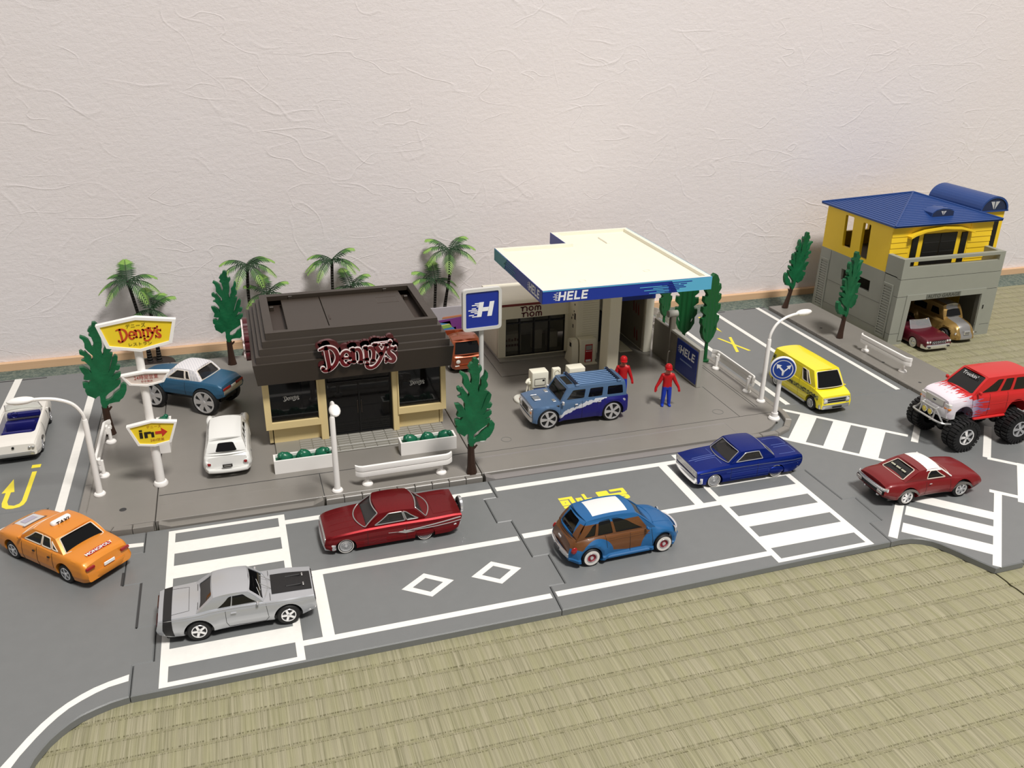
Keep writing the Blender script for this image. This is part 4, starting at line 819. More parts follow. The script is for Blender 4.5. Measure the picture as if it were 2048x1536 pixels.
# ---------------------------------------------------------------- palm clusters along the wall
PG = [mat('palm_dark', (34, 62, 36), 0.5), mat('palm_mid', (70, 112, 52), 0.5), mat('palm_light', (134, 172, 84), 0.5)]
PTR = mat('palm_trunk', (32, 27, 22), 0.7, bumpfn=lambda nt, x, y, z: (z * 16).sin() + noise(nt, x, y, z, 5.0, 2.0), bump=0.8, bdist=0.15)
PBASE = mat('palm_base_plastic', (48, 40, 36), 0.6)
def frond(length, rise, droop, seed):
    rnd = random.Random(seed); b = B(); n = 15; pts = []
    for i in range(n + 1):
        t = i / n; pts.append(Vector((length * (t - 0.12 * t * t), 0, rise * t - droop * t * t)))
    b.tube([tuple(p) for p in pts], [0.07 * (1 - 0.75 * i / n) + 0.015 for i in range(n + 1)], PG[0], n=5)
    for i in range(1, n + 1):
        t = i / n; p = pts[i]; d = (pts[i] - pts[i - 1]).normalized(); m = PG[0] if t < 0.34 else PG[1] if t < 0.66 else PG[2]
        ln = (0.62 + 0.8 * math.sin(PI * min(1, t * 0.9 + 0.1))) * (1.0 + rnd.uniform(-.12, .12)) * (0.72 if i == n else 1)
        for sd in (-1, 1):
            out = (Vector((0, sd, -0.42)) + d * (0.45 + 0.5 * t)).normalized(); wv = d * 0.125; q = p + out * ln; mid = p + out * ln * 0.5 + Vector((0, 0, 0.05)); nrm = Vector((0, 0, 0.018))
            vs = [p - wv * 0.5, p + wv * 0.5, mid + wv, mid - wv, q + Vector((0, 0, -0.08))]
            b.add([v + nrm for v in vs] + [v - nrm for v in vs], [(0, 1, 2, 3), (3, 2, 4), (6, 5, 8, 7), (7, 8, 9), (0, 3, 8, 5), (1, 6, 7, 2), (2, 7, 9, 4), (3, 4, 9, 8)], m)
    return mesh(b, 'frond', None, 0)
FR = [frond(4.4, 2.6, 2.6, 1), frond(4.6, 1.4, 3.0, 2), frond(4.0, 3.6, 2.2, 3), frond(4.2, 0.4, 2.9, 4), frond(3.2, 4.0, 1.6, 5)]
def palm(x, y, label, trunks, seed):
    rnd = random.Random(seed); t = thing('palm_cluster', label, 'palm tree', (x, y, -0.58), 0, 'toy palm clusters along the wall')
    obj('base_disc', B().lathe([(0.0, 0), (2.5, 0), (2.4, 0.25), (1.2, 0.42), (0.0, 0.45)], n=22), PBASE, t)
    for pts, n, sc, spec in trunks:
        P = smooth3([(a, c, d) for a, c, d in pts], 5)
        obj('trunk', B().tube(P, [0.42 - 0.2 * min(1, 2.5 * i / len(P)) for i in range(len(P))], n=9), PTR, t)
        e = pts[-1]
        for k, (az, kind) in enumerate(spec):
            o = obj('frond', FR[kind], None, t); o.location = (e[0], e[1], e[2] - 0.1); o.rotation_euler = (0, 0, math.radians(az)); o.scale = (sc, sc, sc)
palm(-12.4, 124.0, 'palm cluster on dark base behind the tall diner sign', [([(-0.8, 0, .3), (-0.9, 0, 3), (-1.3, 0, 7), (-2.0, 0, 12.4)], 7, .95, [(170, 1), (215, 3), (95, 4), (20, 0), (-10, 1), (-50, 3), (130, 0)]), ([(0.4, 0, .3), (0.4, 0, 4), (0.2, 0, 8.2)], 6, .95, [(180, 3), (15, 2), (100, 4), (-40, 3), (225, 1), (60, 2)])], 1)
palm(1.6, 124.0, 'palm cluster behind the moulded tree at the diner corner', [([(-0.4, 0, .3), (-0.4, 0, 5), (-0.6, 0, 9), (-0.3, 0, 13.6)], 7, .95, [(165, 0), (195, 1), (240, 3), (15, 0), (-20, 1), (40, 0), (-60, 3)]), ([(0.8, 0, .3), (1.4, 0, 5), (2.0, 0, 9.2)], 6, .85, [(170, 2), (20, 2), (-15, 1), (210, 1), (100, 4), (-70, 3)])], 2)
palm(13.6, 124.0, 'palm cluster rising behind the middle of the brown roof', [([(-0.5, 0, .3), (-0.7, 0, 5), (-0.8, 0, 9), (-0.6, 0, 13.4)], 7, .92, [(172, 1), (195, 1), (150, 0), (15, 2), (-10, 1), (-40, 1), (225, 3)]), ([(0.8, 0, .3), (1.4, 0, 5), (1.9, 0, 9.2)], 6, .88, [(172, 1), (30, 2), (-10, 0), (200, 1), (110, 4), (-60, 3)])], 3)
palm(29.2, 124.2, 'palm cluster beyond the painted board beside the diner', [([(0.0, 0, .3), (0.4, 0, 5), (1.2, 0, 9.8), (1.2, 0, 13.6)], 7, .98, [(150, 2), (180, 0), (205, 1), (35, 2), (0, 0), (-30, 1), (255, 3)]), ([(-1.4, 0, .3), (-1.2, 0, 5), (-1.0, 0, 9.0)], 6, .95, [(165, 2), (190, 0), (215, 1), (25, 1), (-25, 3), (90, 4)])], 4)

# ---------------------------------------------------------------- street furniture
base_disc = [(0.0, 0), (0.56, 0), (0.58, 0.12), (0.5, 0.26), (0.3, 0.34)]
def lampost(x, y, rz, label, ln=5.2):
    t = thing('street_lamp', label, 'street lamp', (x, y, 0.5), rz, 'white street lamps')
    obj('base', B().lathe(base_disc + [(0.0, 0.34)], n=18), WHITE, t)
    obj('pole', B().lathe([(0.0, 0.3), (0.33, 0.3), (0.29, 4.5), (0.27, 8.4), (0.22, 8.6), (0.0, 8.6)], n=12), WHITE, t)
    P = smooth3([(0, 0, 8.4), (0.12, 0, 9.3), (0.8, 0, 10.4), (2.0, 0, 11.05), (3.2, 0, 11.3), (ln - 1.2, 0, 11.35)], 5)
    obj('arm', B().tube(P, 0.17, n=8), WHITE, t)
    vs = B().ball((ln - 0.1, 0, 11.4), 1.0, n=14, sq=(1.25, 0.55, 0.36)); obj('lamp_head', vs, WHITE, t)
    return t
lampost(-16.05, 86.3, PI + 0.05, 'white street lamp on rounded corner by u-turn road'); lampost(7.3, 80.2, math.radians(-91.5), 'white street lamp in front of diner door', 4.6); lampost(62.2, 87.2, 0.15, 'white street lamp beside the yellow van')
def rail(x, y, rz, label, L=10.4):
    t = thing('guard_rail', label, 'guard rail', (x, y, 0.5), rz, 'white guard rails')
    for sx in (-4.0, 4.0):
        ps = obj('post', B().lathe(base_disc + [(0.2, 0.36), (0.2, 1.9), (0.0, 1.9)], n=14, T=Matrix.Translation((sx, 0, 0))), WHITE, t)
        obj('clamp', B().box(sx - 0.25, sx + 0.25, -0.3, -0.05, 1.15, 2.2, bv=0.05), WHITE, ps)
    for zc in (1.52, 2.16):
        P = [(-L / 2, 0.05, zc), (-L / 2 + 0.35, -0.28, zc), (-L / 2 + 0.7, -0.42, zc), (L / 2 - 0.7, -0.42, zc), (L / 2 - 0.35, -0.28, zc), (L / 2, 0.05, zc)]
        b = B()
        ring_ = [(-0.16, -0.27), (-0.2, 0.0), (-0.16, 0.27), (0.1, 0.3), (0.16, 0.0), (0.1, -0.3)]; vs = []; fs = []
        for p in P: vs += [(p[0], p[1] + a, p[2] + c) for a, c in ring_]
        for i in range(len(P) - 1):
            for j in range(6): fs.append((i * 6 + j, i * 6 + (j + 1) % 6, i * 6 + 6 + (j + 1) % 6, i * 6 + 6 + j))
        fs += [tuple(range(6)), tuple(range(30, 36))]; b.add(vs, fs); obj('rail_bar', b, WHITE, t)
    return t
rail(14.5, 80.75, 0.02, 'white guard rail on the kerb in front of the diner')
rail(-16.0, 94.2, -PI / 2, 'white guard rail along the u-turn road', 10.0); rail(62.1, 94.4, PI / 2, 'white guard rail along the van road by the fence')
rail(86.9, 94.3, -PI / 2, 'white guard rail at the foot of the garage'); rail(62.1, 113.0, PI / 2, 'white guard rail behind the wash bay')
# tall diner sign
SY = mat('sign_yellow', (240, 210, 44), 0.4); SR = mat('sign_red_orange', (196, 72, 34), 0.4); SK = mat('sign_black', (36, 30, 18), 0.5)
sn = thing('diner_pole_sign', 'tall white pole carrying two yellow and one pale six-sided diner signs', 'sign', (-10.2, 86.8, 0.5))
obj('base', B().lathe([(0.0, 0), (0.72, 0), (0.74, 0.18), (0.62, 0.4), (0.4, 0.5), (0.0, 0.5)], n=20), WHITE, sn)
obj('pole', B().lathe([(0.0, 0.4), (0.48, 0.4), (0.4, 9), (0.38, 17.5), (0.0, 17.5)], n=14), WHITE, sn)
def hexa(cx, tw, bw, zt, zpk, zb, zpb): return [(cx - bw / 2, zb), (cx, zpb), (cx + bw / 2, zb), (cx + tw / 2, zt), (cx, zpk), (cx - tw / 2, zt)]
def inset(poly, k, c): return [(c[0] + (x - c[0]) * k[0], c[1] + (z - c[1]) * k[1]) for x, z in poly]
def hexsign(nm, hx, c, face, k):
    fo_ = obj(nm, B().prism(hx, -0.75, -0.15, 'xz', holes=[inset(hx, k, c)]), WHITE, sn, 30)
    obj('face', B().prism(inset(hx, (k[0] + 0.005, k[1] + .01), c), -0.62, -0.3, 'xz'), face, fo_); return fo_
h1 = hexsign('upper_sign', hexa(0.3, 7.2, 5.95, 18.2, 18.75, 15.85, 15.2), (0.3, 17.0), SY, (0.9, 0.84))
obj('lettering', script(B(), 4.0, fr((0.4, -0.63, 16.95)), None, 0, 0.03), SR, h1, 0)
bb = B(); text(bb, 'デニーズ', 0.46, fr((0.2, -0.63, 17.86)), 0.03, None, 0.0, sx=1.0); text(bb, 'レストラン', 0.4, fr((0.35, -0.63, 15.98)), 0.03, None, 0.0, sx=1.1); obj('small_lettering', bb, SK, h1, 0)
h2 = hexsign('middle_sign', hexa(0.35, 4.5, 3.2, 12.85, 13.1, 11.8, 11.5), (0.35, 12.3), mat('sign_beige', (214, 200, 190), 0.45), (0.88, 0.76))
bb = B(); text(bb, '24時間営業', 0.5, fr((0.38, -0.63, 12.45)), 0.03, None, 0.0, sx=0.9); text(bb, '年中無休', 0.28, fr((0.4, -0.63, 12.02)), 0.03, None, 0.0); obj('lettering', bb, mat('sign_maroon', (160, 60, 52), 0.5), h2, 0)
h3 = hexsign('lower_sign', hexa(0.15, 4.8, 3.2, 7.3, 7.68, 5.1, 4.82), (0.15, 6.3), SY, (0.88, 0.86))
bb = B(); bb = B()
for q_ in (rect(-1.15, -.85, 5.85, 6.5), rect(-1.15, -.85, 6.6, 6.78), rect(-.7, -.4, 5.85, 6.5), rect(-.4, -.05, 6.28, 6.5), rect(-.05, .22, 5.85, 6.42)): bb.prism(q_, -.66, -.62, 'xz')
obj('black_lettering', bb, SK, h3, 0)
bb = B(); bb.prism([(0.35, 6.15), (0.95, 6.15), (0.95, 5.8), (1.5, 6.3), (0.95, 6.8), (0.95, 6.45), (0.35, 6.45)], -0.66, -0.62, 'xz'); obj('arrow', bb, mat('sign_arrow_red', (200, 52, 34), 0.4), h3, 0)
bb = B(); text(bb, 'デニーズ', 0.36, fr((0.3, -0.63, 7.0)), 0.03, None, 0.0); text(bb, '24H営業', 0.36, fr((0.45, -0.63, 5.5)), 0.03, None, 0.0); obj('small_lettering', bb, mat('sign_brown', (170, 90, 30), 0.5), h3, 0)
# square station sign
LG = mat('pale_grey_plastic', (205, 204, 200), 0.4)
sq = thing('station_pole_sign', 'rounded square blue sign with white H and speed lines on grey pole', 'sign', (24.75, 86.95, 0.5), 0.06)
obj('base', B().lathe(base_disc + [(0.0, 0.34)], n=18), LG, sq); obj('pole', B().lathe([(0.0, 0.3), (0.34, 0.3), (0.28, 8), (0.26, 15), (0.0, 15)], n=12), LG, sq)
pb = obj('sign_box', B().prism(rpoly(rect(-2.3, 2.15, 13.85, 18.6), 0.5, 5), -0.62, -0.1, 'xz', holes=[rpoly(rect(-1.95, 1.8, 14.2, 18.25), 0.2, 3)]), LG, sq)
obj('blue_face', B().box(-2.0, 1.85, -0.5, -0.2, 14.15, 18.3), mat('sign_blue', (24, 48, 148), 0.35), pb)
bb = B(); f_ = (-0.62, 15.15)
def sl(poly): return [(-0.55 + x + 0.18 * (z - 0.8), 15.4 + z) for x, z in poly]
for q in (rect(0.0, 0.52, 0, 1.65), rect(1.2, 1.72, 0, 1.65), rect(0.5, 1.25, 0.6, 1.05)): bb.prism(sl(q), -0.53, -0.5, 'xz')
for i, (a, c) in enumerate(((-0.55, 0.0), (-0.95, -0.4), (-0.35, 0.0), (-0.8, 0.0), (-1.1, -0.1), (-0.75, -0.3), (-0.2, 0.0), (-0.8, 0.0), (-0.5, 0.0))):
    bb.prism(sl(rect(a, c + 0.02, 0.02 + i * 0.185, 0.12 + i * 0.185)), -0.53, -0.5, 'xz')
obj('emblem', bb, WPRINT, pb, 0)
# round direction sign
rs = thing('road_sign', 'round blue sign with white forked arrow on white post', 'sign', (60.95, 82.25, 0.5), -0.45)
obj('base', B().lathe([(0.0, 0), (0.7, 0), (0.72, 0.18), (0.6, 0.36), (0.42, 0.42), (0.4, 0.9), (0.0, 0.9)], n=18), WHITE, rs); obj('post', B().lathe([(0.0, 0.5), (0.3, 0.5), (0.27, 6.6), (0.0, 6.6)], n=12), WHITE, rs)
ds = obj('disc', B().lathe([(0.0, -0.5), (1.5, -0.5), (1.56, -0.4), (1.56, -0.2), (1.5, -0.1), (0.0, -0.1)], n=36, axis='y', T=Matrix.Translation((0.1, 0, 6.9))), WHITE, rs)
SB = mat('sign_disc_blue', (28, 62, 146), 0.35)
obj('blue_ring', B().lathe([(1.2, -0.53), (1.42, -0.53), (1.42, -0.5), (1.2, -0.5)], n=36, axis='y', T=Matrix.Translation((0.1, 0, 6.9))), SB, ds); obj('blue_disc', B().lathe([(0.0, -0.53), (1.08, -0.53), (1.08, -0.5), (0, -0.5)], n=36, axis='y', T=Matrix.Translation((0.1, 0, 6.9))), SB, ds)
bb = B()
for pl_ in ([(0.0, 6.1), (0.2, 6.1), (0.22, 6.7), (0.62, 7.15), (0.45, 7.32), (0.98, 7.5), (0.85, 6.95), (0.72, 7.05), (0.3, 6.6)], [(0.02, 6.1), (0.2, 6.1), (0.2, 6.75), (-0.28, 7.22), (-0.12, 7.4), (-0.72, 7.5), (-0.62, 6.92), (-0.42, 7.08), (0.0, 6.62)]): bb.prism(pl_, -0.56, -0.53, 'xz')
obj('arrow', bb, WPRINT, ds, 0)
# planters
BUSH = mat('bush_green', (20, 98, 70), 0.3)
def planter(x, y, rz, label):
    t = thing('planter_box', label, 'planter', (x, y, 0.5), rz, 'white planters with green bushes'); w2, d2 = 3.2, 0.82
    obj('box', B().prism(rect(-w2, w2, -d2, d2), 0, 1.55, 'xy', holes=[rect(-w2 + 0.2, w2 - 0.2, -d2 + 0.2, d2 - 0.2)]).box(-w2 + 0.1, w2 - 0.1, -d2 + 0.1, d2 - 0.1, 0, 0.9), WHITE, t)
    obj('soil', B().box(-w2 + 0.2, w2 - 0.2, -d2 + 0.2, d2 - 0.2, 0.9, 1.25), BUSH, t)
    for cx in (-2.0, 0.0, 2.0):
        b = B().ball((cx, 0, 1.3), 1.0, n=12, sq=(0.85, 0.6, 0.8)); rnd = random.Random(int(cx * 10) + 3)
        b.v = [(v[0] + rnd.uniform(-.06, .06), v[1] + rnd.uniform(-.06, .06), v[2] + rnd.uniform(-.05, .06)) for v in b.v]
        for k in range(5): b.ball((cx + rnd.uniform(-.5, .5), rnd.uniform(-.3, .3), 1.6 + rnd.uniform(0, .35)), 0.3, n=8)
        obj('bush', b, BUSH, t, 60)
planter(4.55, 86.3, 0.0, 'white planter with three green bushes beside the white wagon'); planter(18.3, 86.6, 0.0, 'white planter with three green bushes behind the guard rail'); planter(-10.25, 97.0, PI / 2, 'white planter half hidden behind the lower diner sign')

# ---------------------------------------------------------------- attendants
RED = mat('figure_red', (186, 22, 28), 0.35); FBLUE = mat('figure_blue', (20, 56, 178), 0.35); SKIN = mat('figure_face', (214, 120, 100), 0.45)
def figure(x, y, rz, label, pose):
    t = thing('person', label, 'person', (x, y, 0.5), rz, 'station attendants in red and blue')
    V_ = []; E_ = []; R_ = []
    def nd(p, r, par=None, ry=None):
        k_ = 1.28 if r > .1 else 1.1; V_.append(p); R_.append((r * k_, (ry or r) * k_)); i = len(V_) - 1
        if par is not None: E_.append((par, i))
        return i
    hip = nd((0, 0, 2.75), 0.42, None, 0.32); wst = nd((0, 0, 3.25), 0.45, hip, 0.34); ch = nd((0, 0, 3.95), 0.58, wst, 0.36); sh_ = nd((0, 0, 4.35), 0.42, ch, 0.3); nk = nd((0, -0.02, 4.55), 0.17, sh_)
    h1_ = nd((0, -0.03, 4.85), 0.33, nk, 0.36); nd((0, -0.02, 5.25), 0.34, h1_, 0.36)
    for s_ in (-1, 1):
        th_ = nd((s_ * 0.3, 0, 2.45), 0.29, hip); kn = nd((s_ * 0.36, -0.03, 1.4), 0.24, th_); an = nd((s_ * 0.42, 0.03, 0.3), 0.19, kn); nd((s_ * 0.44, -0.05, 0.14), 0.17, an); nd((s_ * 0.5, -0.5, 0.1), 0.14, len(V_) - 1)
        s1 = nd((s_ * 0.62, 0, 4.2), 0.24, sh_); el = nd((s_ * pose[0], -0.05, 3.35), 0.19, s1); wr = nd((s_ * pose[1], -0.2, 2.6), 0.14, el); pm = nd((s_ * (pose[1] + 0.08), -0.26, 2.38), 0.13, wr)
        for k, (dx, dz, dy) in enumerate(((-.12, -.3, -.04), (-.03, -.34, -.05), (.06, -.32, -.06), (.14, -.26, -.06))):
            f1 = nd((s_ * (pose[1] + .08 + dx * .5), -0.28 + dy, 2.38 + dz * .6), 0.05, pm); nd((s_ * (pose[1] + .05 + dx), -0.33 + dy, 2.38 + dz), 0.042, f1)
        f1 = nd((s_ * (pose[1] - 0.08), -0.4, 2.36), 0.055, pm); nd((s_ * (pose[1] - 0.12), -0.46, 2.24), 0.045, f1)
    me = bpy.data.meshes.new('body'); me.from_pydata(V_, E_, []); o = bpy.data.objects.new('body', me); COL.objects.link(o)
    sk = o.modifiers.new('skin', 'SKIN')
    for i, r in enumerate(R_): me.skin_vertices[0].data[i].radius = r; me.skin_vertices[0].data[i].use_root = (i == 0)
    sb = o.modifiers.new('sub', 'SUBSURF'); sb.levels = 2; sb.render_levels = 2
    dg = bpy.context.evaluated_depsgraph_get(); m2 = bpy.data.meshes.new_from_object(o.evaluated_get(dg)); bpy.data.objects.remove(o)
    m2.materials.clear()
    for q in (RED, FBLUE, SKIN): m2.materials.append(q)
    for p in m2.polygons:
        c = p.center; p.use_smooth = True
        p.material_index = 1 if (c.z < 2.72 and abs(c.x) < 0.75) else 2 if (c.z > 4.5 and abs(c.x) < .5) else 0
    bo = obj('body', m2, None, t)
    obj('cap', B().lathe([(0.46, 5.14), (0.48, 5.28), (0.44, 5.5), (0.28, 5.7), (0.0, 5.76)], n=16, T=Matrix.Translation((0, 0.02, 0))).prism([(-0.4, -0.25), (-0.34, -0.7), (0.0, -0.82), (0.34, -0.7), (0.4, -0.25)], 5.14, 5.21, 'xy'), RED, t)
    for s_ in (-1, 1):
        obj('eye', B().ball((s_ * 0.15, -0.43, 4.98), 0.05, n=8), BLACK, t); obj('ear', B().ball((s_ * 0.42, 0.02, 4.95), 0.11, n=8, sq=(.5, .8, 1.2)), SKIN, t)
    obj('nose', B().ball((0, -0.46, 4.88), 0.07, n=8), SKIN, t); obj('mouth', B().box(-0.1, 0.1, -0.44, -0.4, 4.73, 4.76), mat('figure_mouth', (120, 30, 30), 0.5), t)
    return t
figure(49.75, 89.5, -0.25, 'attendant figure in red cap and shirt, blue trousers, arms held out, standing alone', (1.0, 1.45)); figure(45.4, 93.4, -0.3, 'attendant figure in red cap and shirt half hidden behind blue off-roader', (0.92, 1.2))
# ---------------------------------------------------------------- die-cast vehicles: shared builders
# Vehicle space: x forward, y to its left, z up, origin on the ground between the axles.
class Body:
    def __init__(s, **k):
        s.__dict__.update(dict(sec=[(0, .88), (.06, .95), (.3, 1.0), (.62, .99), (.85, .955), (.95, .92), (1.0, .86)], crown=.12, fl=[(0, 0), (1, 0)], rl=[(0, 0), (1, 0)], flare=0.0, wh=[], ra=1.1, nx=64, fo=0.8, bulge=None))
        s.__dict__.update(k); s.x0, s.x1 = s.top[0][0], s.top[-1][0]
    def zt(s, x): return sinterp(s.top, x)
    def zb(s, x): return sinterp(s.bot, x) if len(s.bot) > 1 else s.bot[0][1]
    def w(s, x): return sinterp(s.wid, x)
    def xs(s, x, fz):                                     # nose and tail rake
        L = s.x1 - s.x0; a = max(0.0, 1 - (s.x1 - x) / (.16 * L)); c = max(0.0, 1 - (x - s.x0) / (.16 * L))
        return x + interp(s.fl, fz) * a ** 1.5 - interp(s.rl, fz) * c ** 1.5
    def side(s, x, fz, sd=1, off=0.0):
        zb, zt = s.zb(x), s.zt(x); z = zb + (zt - zb) * fz; y = s.w(x) * interp(s.sec, fz) + off
        if s.flare:
            for wx, wz in s.wh:
                d = math.hypot(x - wx, z - wz); y += s.flare * max(0.0, 1 - abs(d - s.ra * 1.08) / (s.ra * 0.42)) ** 1.2 * (1 if d > s.ra * .9 else 1)
        return Vector((s.xs(x, fz), sd * y, z))
    def up(s, x, t, off=0.0):                            # point on the top skin, t = -1..1 across
        e = s.sec[-1][1] * s.w(x); z = s.zt(x) + s.crown * (1 - abs(t) ** 2.2) + off
        if s.bulge: z += s.bulge(x, t)
        return Vector((s.xs(x, 1.0), t * e, z))
    def build(s):
        b = B(); rings = []; ns = 9; nt = 12
        fzs = sorted(set([q[0] for q in s.sec] + [i / ns for i in range(ns + 1)]))
        for i in range(s.nx + 1):
            x = s.x0 + (s.x1 - s.x0) * (0.5 - 0.5 * math.cos(PI * i / s.nx) if False else i / s.nx)
            R = [s.side(x, f) for f in fzs] + [s.up(x, 1 - 2 * k / nt) for k in range(1, nt)] + [s.side(x, f, -1) for f in reversed(fzs)]
            rings.append(R)
        n = len(rings[0]); vs = [v for r in rings for v in r]; fs = []
        for i in range(len(rings) - 1):
            for j in range(n): fs.append((i * n + j, i * n + (j + 1) % n, i * n + n + (j + 1) % n, i * n + n + j))
        fs.append(tuple(range(n))); fs.append(tuple(len(vs) - n + j for j in reversed(range(n))))
        return b.add(vs, fs)
def cut(me_obj, cutter):
    """subtract wheel wells"""
    c = bpy.data.objects.new('well_cutter', mesh(cutter, 'well_cutter', None, 0)); COL.objects.link(c)
    md = me_obj.modifiers.new('wells', 'BOOLEAN'); md.operation = 'DIFFERENCE'; md.object = c; md.solver = 'EXACT'
    dg = bpy.context.evaluated_depsgraph_get(); m2 = bpy.data.meshes.new_from_object(me_obj.evaluated_get(dg))
    me_obj.modifiers.clear(); old = me_obj.data; me_obj.data = m2; m2.name = 'body'; bpy.data.meshes.remove(old); bpy.data.objects.remove(c)
    for p in m2.polygons: p.use_smooth = True
    m2.set_sharp_from_angle(angle=math.radians(32))
def dense(l):
    o_ = []
    for i in range(len(l)):
        a, c = l[i], l[(i + 1) % len(l)]; k = max(1, int(math.dist(a, c) / .07))
        o_ += [(a[0] + (c[0] - a[0]) * j / k, a[1] + (c[1] - a[1]) * j / k) for j in range(k)]
    return o_
def patch(P, outer, holes, th, mt, sgn=1, bb=None, au=4.0, ks=8):
    """skin piece P(u, v) with window openings and thickness th inwards"""
    b = bb or B()
    def sub(l, k):
        o_ = []
        for i in range(len(l)):
            a, c = l[i], l[(i + 1) % len(l)]
            o_ += [(a[0] + (c[0] - a[0]) * j / k, a[1] + (c[1] - a[1]) * j / k) for j in range(k)]
        return o_
    loops = [sub(outer, ks)] + [dense(h) for h in holes]; flat = [q for l in loops for q in l]; n = len(flat)
    tris = tessellate_polygon([[Vector((u * au, v, 0)) for u, v in l] for l in loops])
    def nrm(u, v):
        e = 0.01; a = P(min(u + e, 1), v) - P(max(u - e, 0), v); c = P(u, min(v + e, 1)) - P(u, max(v - e, 0)); q = a.cross(c); q.normalize(); return q * sgn
    vs = [P(u, v) for u, v in flat] + [P(u, v) - nrm(u, v) * th for u, v in flat]; fs = []
    for t in tris: fs.append(tuple(t)); fs.append(tuple(i + n for i in reversed(t)))
    k = 0
    for l in loops:
        L = len(l)
        for i in range(L): fs.append((k + i, k + (i + 1) % L, k + (i + 1) % L + n, k + i + n))
        k += L
    return b.add(vs, fs, mt)
def pane(P, hole, off, mt, sgn=1):
    cx = sum(q[0] for q in hole) / len(hole); cy = sum(q[1] for q in hole) / len(hole)
    h = [(min(1, max(0, cx + (u - cx) * 1.05)), min(1, max(0, cy + (v - cy) * 1.07))) for u, v in hole]
    def Q(u, v):
        e = 0.01; a = P(min(u + e, 1), v) - P(max(u - e, 0), v); c = P(u, min(v + e, 1)) - P(u, max(v - e, 0)); q = a.cross(c); q.normalize(); return P(u, v) - q * sgn * off
    return patch(Q, dense(h), [], 0.04, mt, sgn, None, 4.0, 1)
def rimline(P, hole, r, mt, sgn=1, off=0.0):
    pts = [P(u, v) for u, v in dense(hole)]; pts.append(pts[0]); pts.append(pts[1]); return B().tube(pts, r, mt, n=5, caps=False)
GLASS = glassmat('car_glass', (26, 27, 28), 0.62); GLASSD = glassmat('dark_car_glass', (14, 14, 15), 0.93)
INT = mat('car_interior_dark', (34, 33, 33), 0.6)
TRIMS = mat('silver_trim', (178, 178, 176), 0.3, metal=0.6)
LINE = mat('panel_gap', (30, 28, 28), 0.7)
